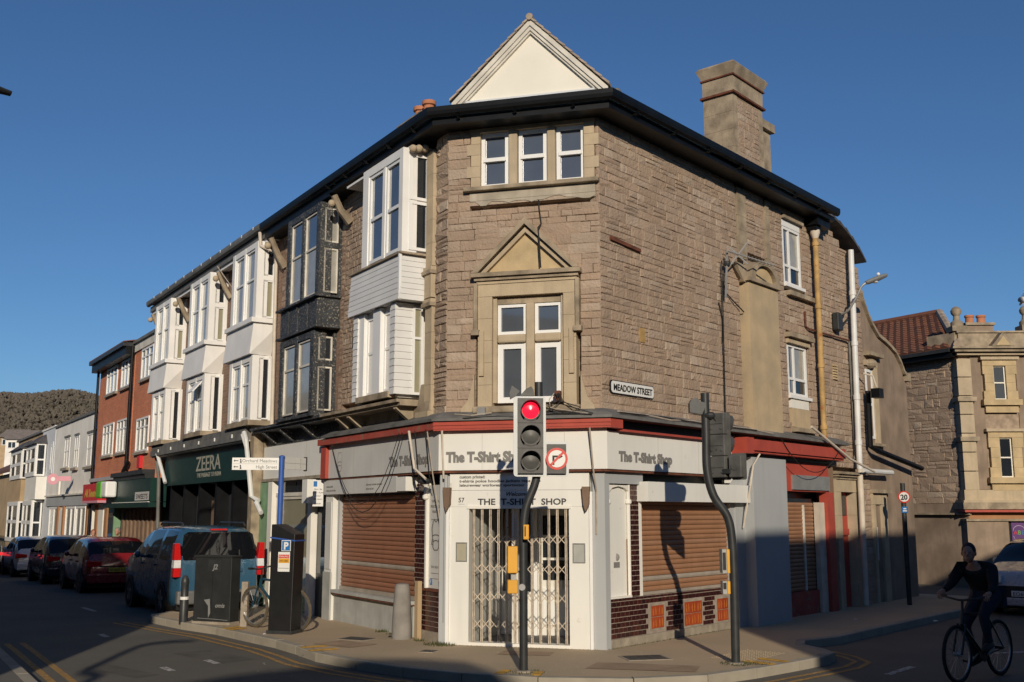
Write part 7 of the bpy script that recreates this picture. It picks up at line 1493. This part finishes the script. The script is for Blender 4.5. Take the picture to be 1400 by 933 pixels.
# ------------------------------------------------------------------ bicycles
def bicycle(name, label, rear, head, lean, frame, tyre, wr=.34, wb=1.04, steer=0, group=None):
    hd = Vector((head[0], head[1], 0)).normalized(); sd_ = Vector((-hd.y, hd.x, 0)); zg = rear[2]
    up = (Vector((0, 0, 1))*math.cos(lean)+sd_*math.sin(lean)); sdl = up.cross(hd)*-1
    O = Vector(rear); root = thing(name, label, 'bicycle', O, group)
    W = lambda x, y, z: O+hd*x+sdl*y+up*z
    for wx in (0, wb):
        c = W(wx, 0, wr); m = MB(); ring = [c+(hd*math.cos(2*PI*k/28)+up*math.sin(2*PI*k/28))*(wr-.02) for k in range(29)]; m.tube(ring, .022, 7, cap=False); wh = m.build('wheel', tyre, root, smooth=True)
        m = MB(); m.tube([c+(hd*math.cos(2*PI*k/28)+up*math.sin(2*PI*k/28))*(wr-.05) for k in range(29)], .011, 6, cap=False); m.build('rim', 'rim', wh, smooth=True)
        m = MB()
        for k in range(16): m.tube([c, c+(hd*math.cos(2*PI*k/16)+up*math.sin(2*PI*k/16))*(wr-.05)], .0025, 3)
        m.build('spokes', 'rim', wh, kind='stuff'); MB().lathe(c-sdl*.05, [(.025, 0), (.025, .1)], 8, ax=sdl).build('hub', 'metal_grey', wh)
    bb = W(.42, 0, .29); st = W(.27, 0, .82); ht = W(.86, 0, .80); hb = W(.89, 0, .68); ra = W(0, 0, wr); fa = W(wb, 0, wr)
    for a, b, r in ((bb, st, .019), (st-up*.06, ht, .019), (bb, hb, .022), (ht, hb, .024)): MB().tube([a, b], r, 8).build('frame_tube', frame, root, smooth=True)
    for s_ in (-1, 1):
        MB().tube([bb+sdl*.04*s_, ra+sdl*.06*s_], .012, 6).build('chain_stay', frame, root, smooth=True); MB().tube([st-up*.08+sdl*.02*s_, ra+sdl*.06*s_], .011, 6).build('seat_stay', frame, root, smooth=True); MB().tube([hb+sdl*.05*s_, fa+sdl*.055*s_], .014, 6).build('fork', frame, root, smooth=True)
    MB().tube([st, W(.25, 0, .92)], .014, 6).build('seat_post', 'metal_dark', root)
    m = MB(); m.tube([W(.12, 0, .945), W(.2, 0, .955), W(.3, 0, .945), W(.40, 0, .94)], [.075, .065, .03, .02], 8); m.build('saddle', 'plastic_black', root, smooth=True)
    MB().tube([ht, W(.84, 0, .95)], .016, 6).build('stem', 'metal_dark', root); MB().tube(smooth_path([W(.80, -.30, 1.0), W(.86, -.15, .98), W(.88, 0, .96), W(.86, .15, .98), W(.80, .30, 1.0)]), .014, 7).build('handlebar', 'metal_dark', root, smooth=True)
    for s_ in (-1, 1): MB().tube([W(.83, s_*.21, .995), W(.78, s_*.32, 1.005)], .02, 7).build('grip', 'plastic_black', root)
    MB().lathe(bb-sdl*.02, [(.09, 0), (.09, .008)], 16, ax=sdl).build('chain_ring', 'metal_dark', root)
    for s_, a in ((1, .5), (-1, .5+PI)):
        e = bb+sdl*.08*s_+(hd*math.cos(a)-up*math.sin(a))*.17; MB().tube([bb+sdl*.06*s_, e], .012, 6).build('crank', 'metal_grey', root); MB().tube([e, e+sdl*.1*s_], .018, 6).build('pedal', 'plastic_black', root)
    return root, W
bicycle('bicycle', 'blue bicycle with tan tyres leaning behind the parking meter', (-3.45, 17.35, PZ), (-.80, .60), .07, 'frame_blue', 'tyre_tan')
rw_ = Vector((6.10, 13.55, 0)); hdb = Vector((-.77, -.64, 0))
CY, Wb = bicycle('bicycle', 'dark bicycle ridden by the cyclist at the right edge', tuple(rw_), (hdb.x, hdb.y), 0.0, 'frame_dark', 'tyre')
# ------------------------------------------------------------------ people
def skin(name, mt, parent, chains, sub=2, radii=None):
    """chains: dict of joint -> (point, radius) plus edges; grown by a Skin modifier"""
    J, E_ = chains; names = list(J); O = WO[parent.name]
    me = bpy.data.meshes.new(name); me.from_pydata([Vector(J[n][0])-O for n in names], [(names.index(a), names.index(b)) for a, b in E_], [])
    me.materials.append(MAT[mt]); o = bpy.data.objects.new(name, me); COL.objects.link(o); o.parent = parent; WO[o.name] = O
    md = o.modifiers.new('skin', 'SKIN'); md.use_smooth_shade = True
    for v, n in zip(me.skin_vertices[0].data, names):
        r = J[n][1]; v.radius = (r, r) if not isinstance(r, tuple) else r
    me.skin_vertices[0].data[0].use_root = True
    s_ = o.modifiers.new('sub', 'SUBSURF'); s_.levels = sub; s_.render_levels = sub
    return o
def head(parent, c, fwd, mt_hair, hr=.105, hat=False):
    fwd = Vector(fwd).normalized(); sdv = fwd.cross(Vector((0, 0, 1))).normalized(); up = Vector((0, 0, 1)); c = Vector(c)
    def ov(m, off, sc, seg=16, rings=10):
        vs = []; fs = []
        for i in range(rings+1):
            th = PI*i/rings
            for k in range(seg):
                a = 2*PI*k/seg; x, y, z = math.sin(th)*math.cos(a)*sc[0], math.sin(th)*math.sin(a)*sc[1], math.cos(th)*sc[2]
                if z < 0: y *= 1+z/sc[2]*.12; x *= 1+z/sc[2]*.18
                vs.append(c+sdv*(off[0]+x)+fwd*(off[1]+y)+up*(off[2]+z))
        for i in range(rings):
            for k in range(seg): fs.append((i*seg+k, i*seg+(k+1) % seg, (i+1)*seg+(k+1) % seg, (i+1)*seg+k))
        m.add(vs, fs)
    m = MB(); ov(m, (0, 0, 0), (.076, .098, .118)); ov(m, (0, .055, -.055), (.05, .045, .06)); m.tube([c+fwd*.085+up*.02, c+fwd*.115-up*.02, c+fwd*.095-up*.03], [.010, .017, .012], 7)
    for s_ in (-1, 1): ov(m, (s_*.078, -.005, -.005), (.012, .022, .032), 8, 6)
    hd_ = m.build('head', 'skin', parent, smooth=2)
    for s_ in (-1, 1): MB().ball(c+sdv*.030*s_+fwd*.086+up*.012, .007, 8, 6).build('eye', 'hair_dark', hd_)
    MB().tube([c+fwd*.098-sdv*.024-up*.06, c+fwd*.104-up*.058, c+fwd*.098+sdv*.024-up*.06], .006, 5).build('mouth', 'roundel_red' if False else 'skin', hd_)
    m = MB(); vs = []
    ov(m, (0, -.018, .028), (.086, .10, .105)); m.build('hair' if not hat else 'hat', mt_hair, hd_, smooth=2)
    return hd_
def hand(m, wrist, dirv, palm_n, curl=1.0, s=1.0):
    """palm and five separate fingers curling about an axis"""
    d = Vector(dirv).normalized(); n = Vector(palm_n).normalized(); side = d.cross(n).normalized(); w_ = Vector(wrist)
    m.tube([w_, w_+d*.04*s, w_+d*.085*s], [.024*s, .036*s, .034*s], 8)
    for i, (off, ln) in enumerate(((-.03, .062), (-.01, .074), (.011, .07), (.03, .055))):
        p0 = w_+d*.08*s+side*off*s; p1 = p0+(d*math.cos(.6*curl)+n*math.sin(.6*curl))*ln*.5*s; p2 = p1+(d*math.cos(1.6*curl)+n*math.sin(1.6*curl))*ln*.35*s; p3 = p2+(d*math.cos(2.4*curl)+n*math.sin(2.4*curl))*ln*.3*s
        m.tube([p0, p1, p2, p3], [.0095*s, .009*s, .008*s, .006*s], 6)
    p0 = w_+d*.03*s-side*.03*s; p1 = p0+(-side*.7+d*.6+n*.3).normalized()*.035*s; p2 = p1+(d*.7+n*.7).normalized()*.03*s; m.tube([p0, p1, p2], [.012*s, .011*s, .008*s], 6)
def person(name, label, base, J, face, hairm, top, legs, hat=False, group=None):
    root = thing(name, label, 'person', base, group)
    P = {k: Vector(v) for k, v in J.items()}
    E_ = [('pelvis', 'waist'), ('waist', 'chest'), ('chest', 'neckb'), ('neckb', 'neck')]
    D = {'pelvis': (P['pelvis'], (.125, .10)), 'waist': (P['waist'], (.115, .09)), 'chest': (P['chest'], (.13, .10)), 'neckb': (P['neckb'], .075), 'neck': (P['neck'], .052)}
    for s_ in 'LR':
        D['sh'+s_] = (P['sh'+s_], .048); D['el'+s_] = (P['el'+s_], .036); D['wr'+s_] = (P['wr'+s_], .027); D['hip'+s_] = (P['hip'+s_], .095); D['kn'+s_] = (P['kn'+s_], .058); D['an'+s_] = (P['an'+s_], .038); D['toe'+s_] = (P['toe'+s_], .035)
        E_ += [('chest', 'sh'+s_), ('sh'+s_, 'el'+s_), ('el'+s_, 'wr'+s_), ('pelvis', 'hip'+s_), ('hip'+s_, 'kn'+s_), ('kn'+s_, 'an'+s_), ('an'+s_, 'toe'+s_)]
    skin('body', 'skin', root, (D, E_))
    g = lambda k, f: tuple(x*f for x in D[k][1]) if isinstance(D[k][1], tuple) else D[k][1]*f
    Jt = {k: (D[k][0], g(k, 1.42)) for k in ('pelvis', 'waist', 'chest', 'neckb')}; Et = [('pelvis', 'waist'), ('waist', 'chest'), ('chest', 'neckb')]
    for s_ in 'LR':
        for k in ('sh', 'el', 'wr'): Jt[k+s_] = (D[k+s_][0], g(k+s_, {'sh': 1.95, 'el': 1.6, 'wr': 1.45}[k]))
        Et += [('chest', 'sh'+s_), ('sh'+s_, 'el'+s_), ('el'+s_, 'wr'+s_)]
    skin('jacket', top, root, (Jt, Et))
    Jl = {'pelvis': (D['pelvis'][0], g('pelvis', 1.3))}; El = []
    for s_ in 'LR':
        for k in ('hip', 'kn', 'an'): Jl[k+s_] = (D[k+s_][0], g(k+s_, 1.22))
        El += [('pelvis', 'hip'+s_), ('hip'+s_, 'kn'+s_), ('kn'+s_, 'an'+s_)]
        a = P['an'+s_]; t = P['toe'+s_]; m = MB(); m.tube([a-(t-a).normalized()*.07+Vector((0, 0, -.02)), a+Vector((0, 0, -.01)), a.lerp(t, .6), t, t+(t-a).normalized()*.04], [.035, .05, .045, .04, .02], 10); m.build('shoe', 'shoe', root, smooth=2)
    skin('trousers', legs, root, (Jl, El))
    head(root, P['head'], face, hairm, hat=hat)
    return root, P
# cyclist: seated, hands on the grips, feet on the pedals
f = hdb; sv = Vector((-f.y, f.x, 0)); ang = f
U = Vector((0, 0, 1)); c0 = rw_
def Wc(x, y, z): return c0+f*x+sv*y+U*z
J = dict(pelvis=Wc(.20, 0, .98), waist=Wc(.27, 0, 1.10), chest=Wc(.42, 0, 1.27), neckb=Wc(.50, 0, 1.36), neck=Wc(.54, 0, 1.41), head=Wc(.60, 0, 1.51),
         shL=Wc(.45, .20, 1.31), shR=Wc(.45, -.20, 1.31), elL=Wc(.58, .27, 1.12), elR=Wc(.58, -.27, 1.12), wrL=Wc(.72, .29, 1.05), wrR=Wc(.72, -.29, 1.05),
         hipL=Wc(.24, .10, .98), hipR=Wc(.24, -.10, .98), knL=Wc(.60, .13, .78), knR=Wc(.58, -.13, .62), anL=Wc(.48, .12, .42), anR=Wc(.32, -.12, .22), toeL=Wc(.62, .13, .37), toeR=Wc(.47, -.13, .17))
cyc, P = person('person', 'cyclist in dark clothes riding out of the shade at the right edge', tuple(Wc(.3, 0, 0)), J, f+sv*.35, 'hair_dark', 'cloth_black', 'cloth_navy')
for s_ in 'LR':
    m = MB(); hand(m, P['wr'+s_], Wc(.80, .29 if s_ == 'L' else -.29, 1.02)-P['wr'+s_], -U, 1.0); m.build('hand', 'skin', cyc, smooth=2)
# two people on the pavement beyond the parked cars
def standing(u, d, facing, hair, top, legs, label, h=1.0, hat=False):
    q = FL.P(u, 0, d); b = Vector((q.x, q.y, gz(q.x, q.y)+.0)); ff = Vector((facing[0], facing[1], 0)).normalized(); ss = Vector((-ff.y, ff.x, 0))
    X = lambda x, y, z: b+(ff*x+ss*y+Vector((0, 0, z)))*h
    J = dict(pelvis=X(0, 0, .95), waist=X(.01, 0, 1.1), chest=X(.0, 0, 1.32), neckb=X(.01, 0, 1.45), neck=X(.02, 0, 1.52), head=X(.04, 0, 1.63), shL=X(0, .19, 1.40), shR=X(0, -.19, 1.40), elL=X(.0, .25, 1.12), elR=X(.03, -.25, 1.12), wrL=X(.12, .24, .9), wrR=X(.2, -.2, .95), hipL=X(0, .1, .9), hipR=X(0, -.1, .9), knL=X(.08, .1, .5), knR=X(-.03, -.1, .5), anL=X(.12, .1, .1), anR=X(-.16, -.1, .1), toeL=X(.26, .12, .05), toeR=X(-.02, -.12, .05))
    r, P = person('person', label, tuple(b), J, ff, hair, top, legs, hat=hat)
    for s_ in 'LR':
        m = MB(); hand(m, P['wr'+s_], (P['wr'+s_]-P['el'+s_]), ff, .5); m.build('hand', 'skin', r, smooth=2)
standing(20.6, .3, (-.2, -1), 'hair_grey', 'cloth_olive', 'cloth_navy', 'man in an olive jacket standing by the timber shopfront', 1.0)
standing(23.7, .45, (.5, -.8), 'cloth_rust', 'cloth_rust', 'cloth_black', 'person in a rust hat and coat beyond the dark red car', .97, hat=True)
